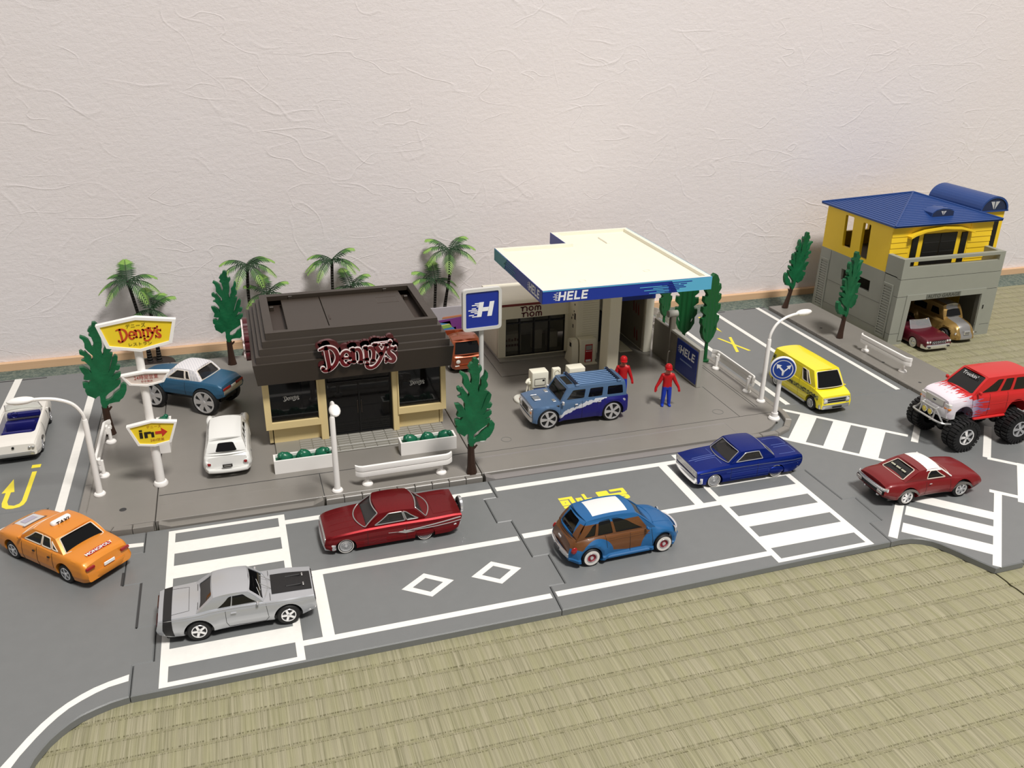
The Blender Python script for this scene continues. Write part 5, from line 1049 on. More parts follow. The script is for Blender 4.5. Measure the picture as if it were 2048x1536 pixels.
def house(root, body, g, paint_, roofmat=None, glass=None, trim=None, trimr=0.045, interior=INT, seats=None):
    """cabin: shell with openings, panes, roof skin. g: b=(xr,xf,wr,wf) t=(xr,xf,wr,wf) z=(zr,zf)"""
    glass = glass or GLASS; b_, t_, z_ = g['b'], g['t'], g['z']; ar = g.get('arch', .1); cr = g.get('crown', .14); bf, br = g.get('bf', .35), g.get('br', .3); bl = g.get('bulge', .05); dz = g.get('sink', .06)
    zb0 = g['zb'][0] if 'zb' in g else body.zt(b_[0]) - dz; zb1 = g['zb'][1] if 'zb' in g else body.zt(b_[1]) - dz
    tf, tr = g.get('tbf', .12), g.get('tbr', .12); zmid = g.get('zmid')
    def Ps(sd):
        def P(u, v):
            B0 = Vector((b_[0] + (b_[1] - b_[0]) * u, b_[2] + (b_[3] - b_[2]) * u, zb0 + (zb1 - zb0) * u if zmid is None else sinterp([(0, zb0), (.5, zmid), (1, zb1)], u)))
            T0 = Vector((t_[0] + (t_[1] - t_[0]) * u, t_[2] + (t_[3] - t_[2]) * u, z_[0] + (z_[1] - z_[0]) * u + ar * 4 * u * (1 - u)))
            q = B0.lerp(T0, v); q.y += bl * 4 * v * (1 - v); return Vector((q.x, sd * q.y, q.z))
        return P
    def Pf(u, v):
        s_ = 2 * u - 1; k = 1 - s_ * s_
        B0 = Vector((b_[1] + bf * k, s_ * b_[3], zb1 + g.get('fz', .05) * k)); T0 = Vector((t_[1] + tf * k, s_ * t_[3], z_[1] + cr * .8 * k)); q = B0.lerp(T0, v); q.x += g.get('fb', .06) * 4 * v * (1 - v); return q
    def Pr(u, v):
        s_ = 2 * u - 1; k = 1 - s_ * s_
        B0 = Vector((b_[0] - br * k, s_ * b_[2], zb0 + .05 * k)); T0 = Vector((t_[0] - tr * k, s_ * t_[2], z_[0] + cr * .8 * k)); q = B0.lerp(T0, v); q.x -= g.get('rb', .04) * 4 * v * (1 - v); return q
    OUT = [(0, 0), (1, 0), (1, 1), (0, 1)]; th = .09
    sw = [rpoly(h, g.get('wr', .04), 3) for h in g.get('sw', [])]; fw = rpoly(g.get('fw', [(.06, .1), (.94, .1), (.93, .93), (.07, .93)]), .05, 3); rw = [rpoly(h, .06, 3) for h in g.get('rwl', [g.get('rw', [(.1, .12), (.9, .12), (.88, .9), (.12, .9)])])]
    sh_ = B(); patch(Ps(1), OUT, sw, th, paint_, 1 if True else 1, sh_); patch(Ps(-1), OUT, sw, th, paint_, -1, sh_)
    # outward side for +y is -(du x dv); set signs from geometry
    shell = B()
    patch(Ps(1), OUT, sw, th, paint_, -1, shell); patch(Ps(-1), OUT, sw, th, paint_, 1, shell); patch(Pf, OUT, [fw], th, paint_, 1, shell, 1.6); patch(Pr, OUT, rw, th, paint_, -1, shell, 1.6)
    obj('cabin_shell', shell, None, root, 20)
    obj('windshield', pane(Pf, fw, .05, glass, 1), None, root, 20)
    for h in rw: obj('rear_window', pane(Pr, h, .05, glass, -1), None, root, 20)
    for h in sw:
        obj('side_window', pane(Ps(1), h, .05, g.get('sglass', glass), -1), None, root, 20); obj('side_window', pane(Ps(-1), h, .05, g.get('sglass', glass), 1), None, root, 20)
    # roof skin
    n, k = 10, 12; vs = []; fs = []; pw = g.get('pw', 3.0)
    for i in range(n + 1):
        u = i / n
        for j in range(k + 1):
            s_ = -1 + 2 * j / k; bow = (-tr * (1 - u) ** 3 + tf * u ** 3) * (1 - s_ * s_)
            vs.append((t_[0] + (t_[1] - t_[0]) * u + bow, s_ * (t_[2] + (t_[3] - t_[2]) * u), z_[0] + (z_[1] - z_[0]) * u + ar * 4 * u * (1 - u) + cr * (1 - abs(s_) ** pw)))
    for i in range(n):
        for j in range(k): a = i * (k + 1) + j; fs.append((a, a + 1, a + k + 2, a + k + 1))
    nn = len(vs); vs += [(x, y * .96, z - .1) for x, y, z in vs]; fs += [tuple(q + nn for q in reversed(f)) for f in fs]
    ed = [j for j in range(k + 1)] + [i * (k + 1) + k for i in range(1, n + 1)] + [n * (k + 1) + j for j in range(k - 1, -1, -1)] + [i * (k + 1) for i in range(n - 1, 0, -1)]
    fs += [(ed[i], ed[(i + 1) % len(ed)], ed[(i + 1) % len(ed)] + nn, ed[i] + nn) for i in range(len(ed))]
    rf = obj('roof', B().add(vs, fs), roofmat or paint_, root, 40)
    if trim:
        obj('windshield_trim', rimline(Pf, fw, trimr, None), trim, root)
        for h in rw: obj('rear_window_trim', rimline(Pr, h, trimr, None), trim, root)
        if g.get('strim', True):
            for h in sw:
                for sd in (1, -1): obj('window_trim', rimline(Ps(sd), h, trimr, None), trim, root)
    if interior:
        xm0, xm1 = b_[0] + .25, b_[1] - .2
        obj('interior', B().prism([(xm0, -b_[2] * .8), (xm1, -b_[3] * .8), (xm1, b_[3] * .8), (xm0, b_[2] * .8)], min(zb0, zb1) + .02, max(zb0, zb1) + .16, 'xy'), interior, root)
        for sx in (seats or []):
            for sy in (-.5, .5): obj('seat', B().box(sx - .22, sx + .22, sy * b_[3] - .5, sy * b_[3] + .5, max(zb0, zb1), max(zb0, zb1) + .62, bv=.12, seg=2), mat('seat_grey', (120, 118, 116), .5), root)
    return dict(Ps=Ps, Pf=Pf, Pr=Pr, sw=sw)
def tyre_mesh(r, w, ri, name='wheel', m=None):
    return mesh(B().lathe([(ri, -w / 2), (r * .9, -w / 2), (r, -w * .34), (r, w * .34), (r * .9, w / 2), (ri, w / 2), (ri, -w / 2)], m or DARK, n=28, axis='y'), name, None, 30)
def rim_mesh(ri, w, style, acc=None):
    b = B(); o_ = w / 2
    b.lathe([(ri * 1.02, o_ - .02), (ri * .96, o_ + .03), (ri * .86, o_ + .02), (ri * .84, o_ - .12)], CHROME, n=28, axis='y')
    back = {'wire': SILVER, 'mag': BLACK, 'five': BLACK, 'six': BLACK, 'cap': CHROME, 'red': acc, 'plain': SILVER}[style]
    b.lathe([(0.0, o_ - .1), (ri * .9, o_ - .1)], back, n=28, axis='y')
    def spokes(n, wi, wo, z0, z1, tw=0.0):
        for i in range(n):
            a = 2 * PI * i / n; ca, sa = math.cos(a), math.sin(a); r0, r1 = ri * .12, ri * .88
            def q(r, t, y): return (r * ca - t * sa, y, r * sa + t * ca)
            b.add([q(r0, -wi, z0), q(r0, wi, z0), q(r1, wo + tw, z0), q(r1, -wo + tw, z0), q(r0, -wi, z1), q(r0, wi, z1), q(r1, wo + tw, z1 - .02), q(r1, -wo + tw, z1 - .02)], [(0, 1, 2, 3), (4, 7, 6, 5), (0, 4, 5, 1), (1, 5, 6, 2), (2, 6, 7, 3), (3, 7, 4, 0)], CHROME)
    if style == 'five': spokes(5, ri * .16, ri * .15, o_ - .1, o_ + .02)
    elif style == 'mag': spokes(5, ri * .1, ri * .2, o_ - .1, o_ + .02)
    elif style == 'six': spokes(6, ri * .14, ri * .24, o_ - .1, o_ + .02)
    elif style == 'wire': spokes(24, ri * .02, ri * .025, o_ - .1, o_ - .02); b.lathe([(ri * .5, o_ - .06), (ri * .52, o_ - .03), (ri * .55, o_ - .06)], CHROME, n=20, axis='y')
    elif style == 'cap': b.lathe([(ri * .75, o_ - .1), (ri * .6, o_ + .0), (ri * .3, o_ + .05), (0.0, o_ + .06)], CHROME, n=22, axis='y')
    elif style == 'plain': b.lathe([(ri * .55, o_ - .1), (ri * .5, o_ + .02), (ri * .3, o_ + .02), (ri * .28, o_ - .06), (0, o_ - .06)], SILVER, n=22, axis='y')
    b.lathe([(ri * .2, o_ - .06), (ri * .2, o_ + .05), (ri * .1, o_ + .08), (0.0, o_ + .08)], CHROME, n=14, axis='y')
    if style == 'red': b.lathe([(ri * .38, o_ - .06), (ri * .34, o_ + .04), (ri * .15, o_ + .09), (0.0, o_ + .1)], CHROME, n=18, axis='y')
    return mesh(b, 'rim', None, 30)
def wheels(root, xf, xr, ty, r, w, ri, style, white=None, acc=None, rr=None):
    tm = tyre_mesh(r, w, ri * .98); rm = rim_mesh(ri, w, style, acc)
    wm = mesh(B().lathe([(white[0], w / 2 - .01), (white[0], w / 2 + .02), (white[1], w / 2 + .02), (white[1], w / 2 - .01)], n=28, axis='y'), 'whitewall', mat('whitewall', (226, 222, 216), .5), 30) if white else None
    for x in (xf, xr):
        for sd in (1, -1):
            o = obj('wheel', tm, None, root, loc=(x, sd * ty, r), rz=0 if sd > 0 else PI); obj('rim', rm, None, o)
            if wm: obj('whitewall', wm, None, o)
def wells(xf, xr, r, ty, dep, zc):
    b = B()
    for x in (xf, xr):
        for sd in (1, -1): b.cyl((x, sd * (ty - dep), zc), (x, sd * (ty + 3), zc), r, r, n=28)
    return b
def sline(body, pts, r, off=.0, n=10):                    # moulding on the flank through (x, fz)
    out = []
    for (a, f0), (c, f1) in zip(pts, pts[1:]):
        for i in range(n): t = i / n; out.append((a + (c - a) * t, f0 + (f1 - f0) * t))
    out.append(pts[-1]); return out
def mould(root, body, pts, r, m, name='trim_line', n=8, off=.0):
    q = sline(body, pts, r, n=n)
    for sd in (1, -1): obj(name, B().tube([body.side(x, f, sd, off) for x, f in q], r, n=5), m, root)
def topline(root, body, pts, r, m, name='panel_line', n=8):
    out = []
    for (a, f0), (c, f1) in zip(pts, pts[1:]):
        for i in range(n): t = i / n; out.append((a + (c - a) * t, f0 + (f1 - f0) * t))
    out.append(pts[-1]); obj(name, B().tube([body.up(x, t, .0) for x, t in out], r, n=5), m, root)
def bumper(root, xs, half, z0, z1, depth, m, bow=.3, name='bumper', sgn=1, wrap=.5):
    b = B(); n = 14; vs = []; fs = []
    for i in range(n + 1):
        t = -1 + 2 * i / n; x = xs + sgn * (bow * (1 - abs(t) ** 2.4) - (wrap * max(0, abs(t) - .9) * 10 if abs(t) > .9 else 0)); y = t * half
        sec = [(-depth, z0 + .04), (0, z0), (sgn * 0 + depth * .25, z0 + (z1 - z0) * .3), (depth * .25, z0 + (z1 - z0) * .7), (0, z1), (-depth, z1 - .04)]
        vs += [(x + sgn * a, y, z) for a, z in sec]
    for i in range(n):
        for j in range(6): fs.append((i * 6 + j, i * 6 + (j + 1) % 6, i * 6 + 6 + (j + 1) % 6, i * 6 + 6 + j))
    fs += [tuple(range(6)), tuple(range(n * 6, n * 6 + 6))]
    return obj(name, b.add(vs, fs), m, root, 40)
def lampdisc(root, x, y, z, r, m, sgn=1, name='headlight', bez=CHROME, sq=1.0):
    o = obj(name, B().lathe([(r * 1.15, -.05), (r * 1.15, .05), (r, .07), (r, .03)], n=16, axis='x', T=Matrix.Translation((x, y, z)) @ Matrix.Diagonal((sgn, 1, sq, 1))), bez, root)
    obj('lens', B().lathe([(r, .02), (r * .7, .08), (0, .1)], n=16, axis='x', T=Matrix.Translation((x, y, z)) @ Matrix.Diagonal((sgn, 1, sq, 1))), m, o); return o
def cbox(root, name, x0, x1, y0, y1, z0, z1, m, bv=.04): return obj(name, B().box(x0, x1, y0, y1, z0, z1, bv=bv), m, root)
def chassis(root, x0, x1, w_, z0, z1): return obj('chassis', B().box(x0, x1, -w_, w_, z0, z1, bv=.08), BLACK, root)
LENSW = mat('clear_lens', (222, 222, 216), .15, coat=.5); LENSR = mat('red_lens', (150, 18, 22), .2, coat=.5); LENSA = mat('amber_lens', (220, 130, 40), .2, coat=.5)
def carpaint(name, c, metal=.0, rough=.28, coat=.7, flake=0.0): return mat(name, c, rough, metal=metal, coat=coat, flake=flake)
# ---------------------------------------------------------------- orange taxi
def car_thing(name, label, x, y, z, deg, cat='toy car'): return thing(name, label, cat, (x, y, z), math.radians(deg))
def placed(root, rear, front, side, half, z, s=0.0):
    """stand the root so that its near-side axle ends sit over two points of the ground"""
    a, c = Vector(rear), Vector(front); d = (c - a).normalized(); n = Vector((-d.y, d.x)); m = (a + c) / 2 - n * side * half - d * s
    root.location = (m.x, m.y, z); root.rotation_euler = (0, 0, math.atan2(d.y, d.x))
def taxi():
    t = car_thing('taxi_car', 'orange toy taxi with white roof sign and dark rear window', 0, 0, 0, 0)
    P = carpaint('taxi_orange', (226, 140, 44), .15, .35, .4); hw = 3.7
    bd = Body(top=[(-6.35, 2.2), (-5.9, 2.5), (-3.6, 2.66), (0, 2.7), (2.6, 2.62), (4.8, 2.4), (6.1, 2.0), (6.5, 1.7)], bot=[(-6.35, .75), (-5.5, .5), (5.5, .5), (6.5, .7)],
              wid=[(-6.35, 2.2), (-5.8, 2.42), (-3, 2.55), (3, 2.55), (5.6, 2.4), (6.2, 2.15), (6.5, 1.85)], crown=.14, fl=[(0, -.05), (.35, .12), (.6, .05), (1, -.25)], rl=[(0, .1), (.45, .22), (.6, .1), (1, -.2)], flare=.03, wh=[(3.6, .95), (-3.7, .95)], ra=1.12)
    o = obj('body', bd.build(), P, t); cut(o, wells(3.6, -3.7, 1.1, 2.1, .65, .95)); chassis(t, -5.8, 5.9, 2.05, .4, .9)
    house(t, bd, dict(b=(-3.6, 2.5, 2.2, 2.25), t=(-2.35, .7, 1.85, 1.82), z=(3.75, 3.8), arch=.12, crown=.16, bf=.5, br=.35, sw=[[(.5, .14), (.9, .14), (.8, .86), (.5, .86)], [(.25, .14), (.47, .14), (.47, .86), (.22, .86)], [(.09, .16), (.22, .16), (.17, .74)]],
        rw=[(.06, .06), (.94, .06), (.92, .92), (.08, .92)]), P, glass=GLASSD, trim=mat('trim_pale', (222, 212, 196), .35), trimr=.05)
    wheels(t, 3.6, -3.7, 2.1, .92, .72, .62, 'five')
    for sd in (1, -1):
        cbox(t, 'tail_light', -6.5, -6.28, sd * 1.35, sd * 2.2, 1.95, 2.2, LENSR); cbox(t, 'headlight', 6.2, 6.5, sd * 1.1, sd * 1.9, 1.45, 1.75, LENSW)
        cbox(t, 'door_handle', .05, .35, sd * 2.5, sd * 2.6, 2.05, 2.17, LINE, .02); cbox(t, 'door_handle', -2.0, -1.7, sd * 2.5, sd * 2.6, 2.05, 2.17, LINE, .02)
        obj('mirror', B().box(1.9, 2.15, sd * 2.3, sd * 2.65, 2.75, 3.0, bv=.06), P, t)
    mould(t, bd, [(1.95, .06), (1.95, .97)], .025, LINE, 'door_gap'); mould(t, bd, [(-.15, .06), (-.15, .97)], .025, LINE, 'door_gap'); mould(t, bd, [(-2.35, .3), (-2.2, .97)], .025, LINE, 'door_gap')
    cbox(t, 'licence_plate', -6.6, -6.5, -.55, .55, 1.62, 1.95, WHITE); bumper(t, -6.25, 2.35, .85, 1.5, .2, P, .28, sgn=-1); bumper(t, 6.3, 2.2, .75, 1.35, .2, P, .3)
    sg_ = obj('roof_sign', B().box(-.95, -.35, -.95, .95, 3.9, 4.4, bv=.22, seg=3), WHITE, t)
    obj('sign_lettering', text(B(), 'TAXI', .5, ((-.96, 0, 4.14), (0, -1, 0), (0, 0, 1), (-1, 0, 0)), .02, None, .012, sx=1.15), BLACK, sg_, 0); cbox(sg_, 'sign_foot', -.9, -.4, -.5, .5, 3.84, 3.95, WHITE)
    def dk(b_, y0, y1, x0, x1, dz):
        n = 8; vs = [tuple(bd.up(x, (y0 + (y1 - y0) * i / n) / 2.05, dz)) for x in (x0, x1) for i in range(n + 1)]; return b_.add(vs, [(i, i + 1, n + 2 + i, n + 1 + i) for i in range(n)])
    dl = obj('trunk_decal', dk(B(), -1.15, 1.15, -5.65, -5.1, .03), mat('decal_red', (176, 32, 38), .4), t)
    zz = bd.up(-5.38, 0, 0).z; bb = text(B(), 'MONOPOLY', .5, ((-5.38, 0, zz + .05), (0, -1, 0), (1, 0, 0.08), (0, 0, 1)), .02, None, .012, sx=.95); obj('decal_lettering', bb, WPRINT, dl, 0)
    dh = obj('hood_decal', dk(B(), -.95, .95, 3.4, 5.1, .03), mat('decal_white', (206, 204, 204), .4), t); obj('decal_border', dk(B(), -1.1, 1.1, 3.25, 5.25, .02), mat('decal_brown', (128, 84, 48), .4), dh); obj('decal_print', dk(B(), -.6, .6, 3.9, 4.7, .04), mat('decal_lilac', (176, 170, 186), .4), dh)
    placed(t, (-17.25, 72.06), (-22.54, 77.6), 1, 2.35, 0); return t
taxi()
# ---------------------------------------------------------------- silver muscle car
def muscle():
    t = car_thing('muscle_car', 'silver toy coupe with black bonnet panel and black tail stripe', 0, 0, 0, 0)
    P = carpaint('silver_metal_paint', (184, 186, 190), .45, .32, .5)
    bd = Body(top=[(-6.15, 2.3), (-5.6, 2.42), (-3.2, 2.5), (-2, 2.62), (0, 2.58), (2.2, 2.5), (4, 2.45), (6.1, 2.3)], bot=[(-6.15, .95), (-5, .62), (5, .6), (6.1, .85)], wid=[(-6.15, 2.25), (-5, 2.4), (-2.5, 2.5), (0, 2.42), (3.5, 2.45), (6.1, 2.25)],
              sec=[(0, .86), (.08, .94), (.35, 1.0), (.6, 1.0), (.8, .985), (.9, .96), (1, .9)], crown=.1, fl=[(0, -.1), (.5, .1), (1, 0)], rl=[(0, -.1), (.5, .12), (1, -.1)], flare=.05, wh=[(3.9, .95), (-3.1, .95)], ra=1.15)
    bd.bulge = lambda x, s_: .1 * max(0, 1 - abs(s_) / .55) ** .5 if 2.6 < x < 5.9 else 0
    o = obj('body', bd.build(), P, t); cut(o, wells(3.9, -3.1, 1.16, 2.0, .7, .95)); chassis(t, -5.6, 5.5, 2.0, .45, .95)
    g = house(t, bd, dict(b=(-3.3, 2.1, 2.15, 2.12), t=(-1.75, .9, 1.85, 1.82), z=(3.55, 3.6), arch=.1, crown=.14, bf=.55, br=-.3, tbr=.1, rb=-.05, sw=[[(.53, .16), (.93, .16), (.82, .84), (.55, .86)], [(.3, .16), (.51, .16), (.53, .84), (.45, .78)]], rw=[(.1, .16), (.9, .16), (.88, .92), (.12, .92)]), P, glass=GLASSD)
    wheels(t, 3.9, -3.1, 2.02, .95, .75, .62, 'five')
    def dk(x0, x1, y0, y1, dz, nx=6, ny=10):
        vs = [tuple(bd.up(x0 + (x1 - x0) * i / nx, y0 + (y1 - y0) * j / ny, dz)) for i in range(nx + 1) for j in range(ny + 1)]; return B().add(vs, [(i * (ny + 1) + j, i * (ny + 1) + j + 1, (i + 1) * (ny + 1) + j + 1, (i + 1) * (ny + 1) + j) for i in range(nx) for j in range(ny)])
    hd = obj('bonnet_panel', dk(2.75, 6.0, -.62, .62, .035, 10, 12), mat('matt_black', (28, 27, 28), .55), t)
    for sy in (-.32, .32):
        cbox(hd, 'bonnet_scoop', 3.9, 5.2, sy * 2.1 - .09, sy * 2.1 + .09, 2.55, 2.7, mat('matt_black', (28, 27, 28), .55), .05); cbox(hd, 'bonnet_pin', 5.3, 5.42, sy * 2.1 - .2, sy * 2.1 + .2, 2.56, 2.66, SILVER, .03)
    st = [(-5.75, 1.0), (-5.05, 1.0)]
    bb = B(); n = 18
    for x0, x1 in (((-5.75), (-5.05)),):
        pts0, pts1 = [], []
        for fz in [i / 8 for i in range(0, 9)]: pts0.append(bd.side(x0 + .1 * (1 - fz), fz, -1, .025)); pts1.append(bd.side(x1 + .1 * (1 - fz), fz, -1, .025))
        for j in range(13): s_ = -1 + 2 * j / 12; pts0.append(bd.up(x0, s_, .025)); pts1.append(bd.up(x1, s_, .025))
        for fz in [i / 8 for i in range(8, -1, -1)]: pts0.append(bd.side(x0 + .1 * (1 - fz), fz, 1, .025)); pts1.append(bd.side(x1 + .1 * (1 - fz), fz, 1, .025))
        k = len(pts0); bb.add(pts0 + pts1, [(i, i + 1, k + i + 1, k + i) for i in range(k - 1)])
    obj('tail_stripe', bb, mat('matt_black', (28, 27, 28), .55), t)
    mould(t, bd, [(-.95, .9), (-.95, .4), (-.75, .14), (2.1, .1), (2.35, .3), (2.2, .96)], .022, LINE, 'door_gap', 5)
    mould(t, bd, [(-6, .93), (0, .95), (6, .93)], .03, TRIMS, 'crease_line'); topline(t, bd, [(2.6, -.95), (2.6, .95)], .025, LINE, 'bonnet_gap'); topline(t, bd, [(-5.1, -.8), (-3.7, -.72), (-3.7, .72), (-5.1, .8)], .018, LINE, 'boot_gap')
    for sd in (1, -1):
        cbox(t, 'door_handle', -.55, -.1, sd * 2.44, sd * 2.54, 2.18, 2.26, CHROME, .03); cbox(t, 'tail_light', -6.24, -6.12, sd * .4, sd * 2.0, 1.7, 2.0, mat('dark_red_lens', (58, 14, 16), .3, coat=.3)); lampdisc(t, 6.16, sd * 1.25, 1.8, .22, LENSW); lampdisc(t, 6.16, sd * 1.75, 1.8, .22, LENSW)
        obj('mirror', B().box(1.5, 1.7, sd * 2.3, sd * 2.62, 2.62, 2.84, bv=.06), CHROME, t)
    cbox(t, 'grille', 6.08, 6.2, -2.05, 2.05, 1.5, 2.1, BLACK); bumper(t, 6.1, 2.25, .95, 1.35, .15, CHROME, .15); bumper(t, -6.1, 2.2, 1.1, 1.5, .15, CHROME, .15, sgn=-1)
    for sy in (-.5, .35): obj('wiper', B().tube([(2.75, sy * 1.4, 2.68), (1.9, sy * 1.4 + .5, 2.98)], .025, n=5), SILVER, t)
    placed(t, (-6.2, 60.8), (.8, 60.8), -1, 2.35, 0, .4); return t
muscle()
# ---------------------------------------------------------------- red lowrider with spare wheel on the tail
def redcar():
    t = car_thing('lowrider_car', 'candy red toy coupe with chrome spare wheel on its tail', 0, 0, 0, 0)
    P = mat('candy_red', (118, 6, 16), .34, metal=.6, coat=.2, flake=.25)
    bd = Body(top=[(-6.4, 2.35), (-5.6, 2.42), (-3.4, 2.38), (0, 2.36), (2.2, 2.34), (4.5, 2.2), (6.2, 1.95), (6.45, 1.85)], bot=[(-6.4, .75), (-5.4, .38), (5.5, .34), (6.45, .6)], wid=[(-6.4, 2.5), (-4, 2.58), (0, 2.5), (4, 2.52), (6.0, 2.4), (6.45, 2.2)],
              sec=[(0, .9), (.08, .97), (.3, .985), (.42, .965), (.55, .99), (.8, 1.0), (.93, .985), (1, .93)], crown=.06, fl=[(0, -.05), (.4, .1), (1, -.1)], rl=[(0, -.3), (.5, 0), (.9, .15), (1, .1)], flare=.0, wh=[(4.6, .8), (-2.9, .8)], ra=.98)
    bd.bulge = lambda x, s_: (.1 * max(0, 1 - abs(abs(s_) - .93) / .1) if x < -2.5 else 0)
    o = obj('body', bd.build(), P, t); cut(o, wells(4.6, -2.9, .98, 2.1, .6, .66)); chassis(t, -5.8, 5.8, 2.1, .25, .7)
    house(t, bd, dict(b=(-3.1, 2.75, 2.2, 2.25), t=(-1.95, 1.25, 1.98, 1.98), z=(3.45, 3.52), arch=.1, crown=.16, bf=.85, br=.75, tbf=.35, tbr=.3, sw=[[(.34, .16), (.88, .16), (.72, .86), (.36, .86)], [(.1, .16), (.31, .16), (.33, .86), (.25, .8)]], rw=[(.04, .1), (.96, .1), (.92, .92), (.08, .92)], fw=[(.02, .08), (.98, .08), (.95, .94), (.05, .94)], pw=2.4), P, glass=glassmat('grey_car_glass', (58, 56, 55), .45), trim=TRIMS, trimr=.06, seats=[.6, -1.4])
    wheels(t, 4.6, -2.9, 2.05, .82, .6, .6, 'wire', (.66, .73))
    for sd in (1, -1):
        cs_ = B().ball((-2.9, sd * 2.32, 1.0), 1.0, n=14, sq=(1.15, .28, .52)); obj('fender_skirt', cs_, P, t)
        for y_ in (1.3, 1.85): lampdisc(t, 6.42, sd * y_, 1.5, .2, LENSW)
        for y_ in (.7, 1.2, 1.7): lampdisc(t, -6.5, sd * y_, 1.75, .16, LENSR, -1, 'tail_light')
    mould(t, bd, [(-6.3, .82), (-3.0, .66), (-1.5, .58), (-.4, .56)], .07, TRIMS, 'side_spear'); mould(t, bd, [(-6.4, .62), (-3.6, .56), (-1.8, .55)], .05, TRIMS, 'side_spear'); mould(t, bd, [(-.4, .56), (.6, .6)], .03, TRIMS, 'side_spear')
    for sd in (1, -1): obj('spear_tip', B().prism([(-1.9, -.16), (-1.2, 0), (-.9, .22), (-.75, .02), (-.2, .03), (-1.0, -.2)], -.04, .04, 'xz', T=Matrix.Translation((0, sd * 2.53, 1.5))), TRIMS, t)
    for x_ in (2.55, -1.15): mould(t, bd, [(x_, .06), (x_, .98)], .022, LINE, 'door_gap')
    for k in range(4): mould(t, bd, [(2.9, .18 + k * .06), (.8, .18 + k * .06)], .015, mat('dark_red_line', (84, 10, 22), .4), 'sill_line')
    for s_ in (-.62, -.2, .2, .62): topline(t, bd, [(3.4, s_), (5.9, s_ * 1.05)], .022, P, 'bonnet_crease')
    topline(t, bd, [(-6.2, -.75), (-3.9, -.75), (-3.9, .75), (-6.2, .75)], .022, P, 'boot_crease')
    bumper(t, 6.45, 2.4, .55, 1.15, .22, CHROME, .2, wrap=.7); cbox(t, 'grille', 6.3, 6.48, -2.1, 2.1, 1.25, 1.75, SILVER); bumper(t, -6.45, 2.45, .95, 1.4, .2, CHROME, .1, sgn=-1)
    sp_ = obj('spare_wheel', tyre_mesh(.82, .42, .5), None, t, loc=(-6.95, 0, 1.85), rz=PI / 2); obj('rim', rim_mesh(.55, .42, 'cap'), None, sp_); obj('chrome_band', B().lathe([(.8, -.1), (.88, -.05), (.88, .16), (.8, .21)], n=28, axis='y'), CHROME, sp_)
    cbox(t, 'spare_bracket', -6.75, -6.3, -.25, .25, 1.5, 2.0, CHROME)
    placed(t, (14.2, 69.6), (6.7, 69.5), 1, 2.35, 0, .85); return t
redcar()
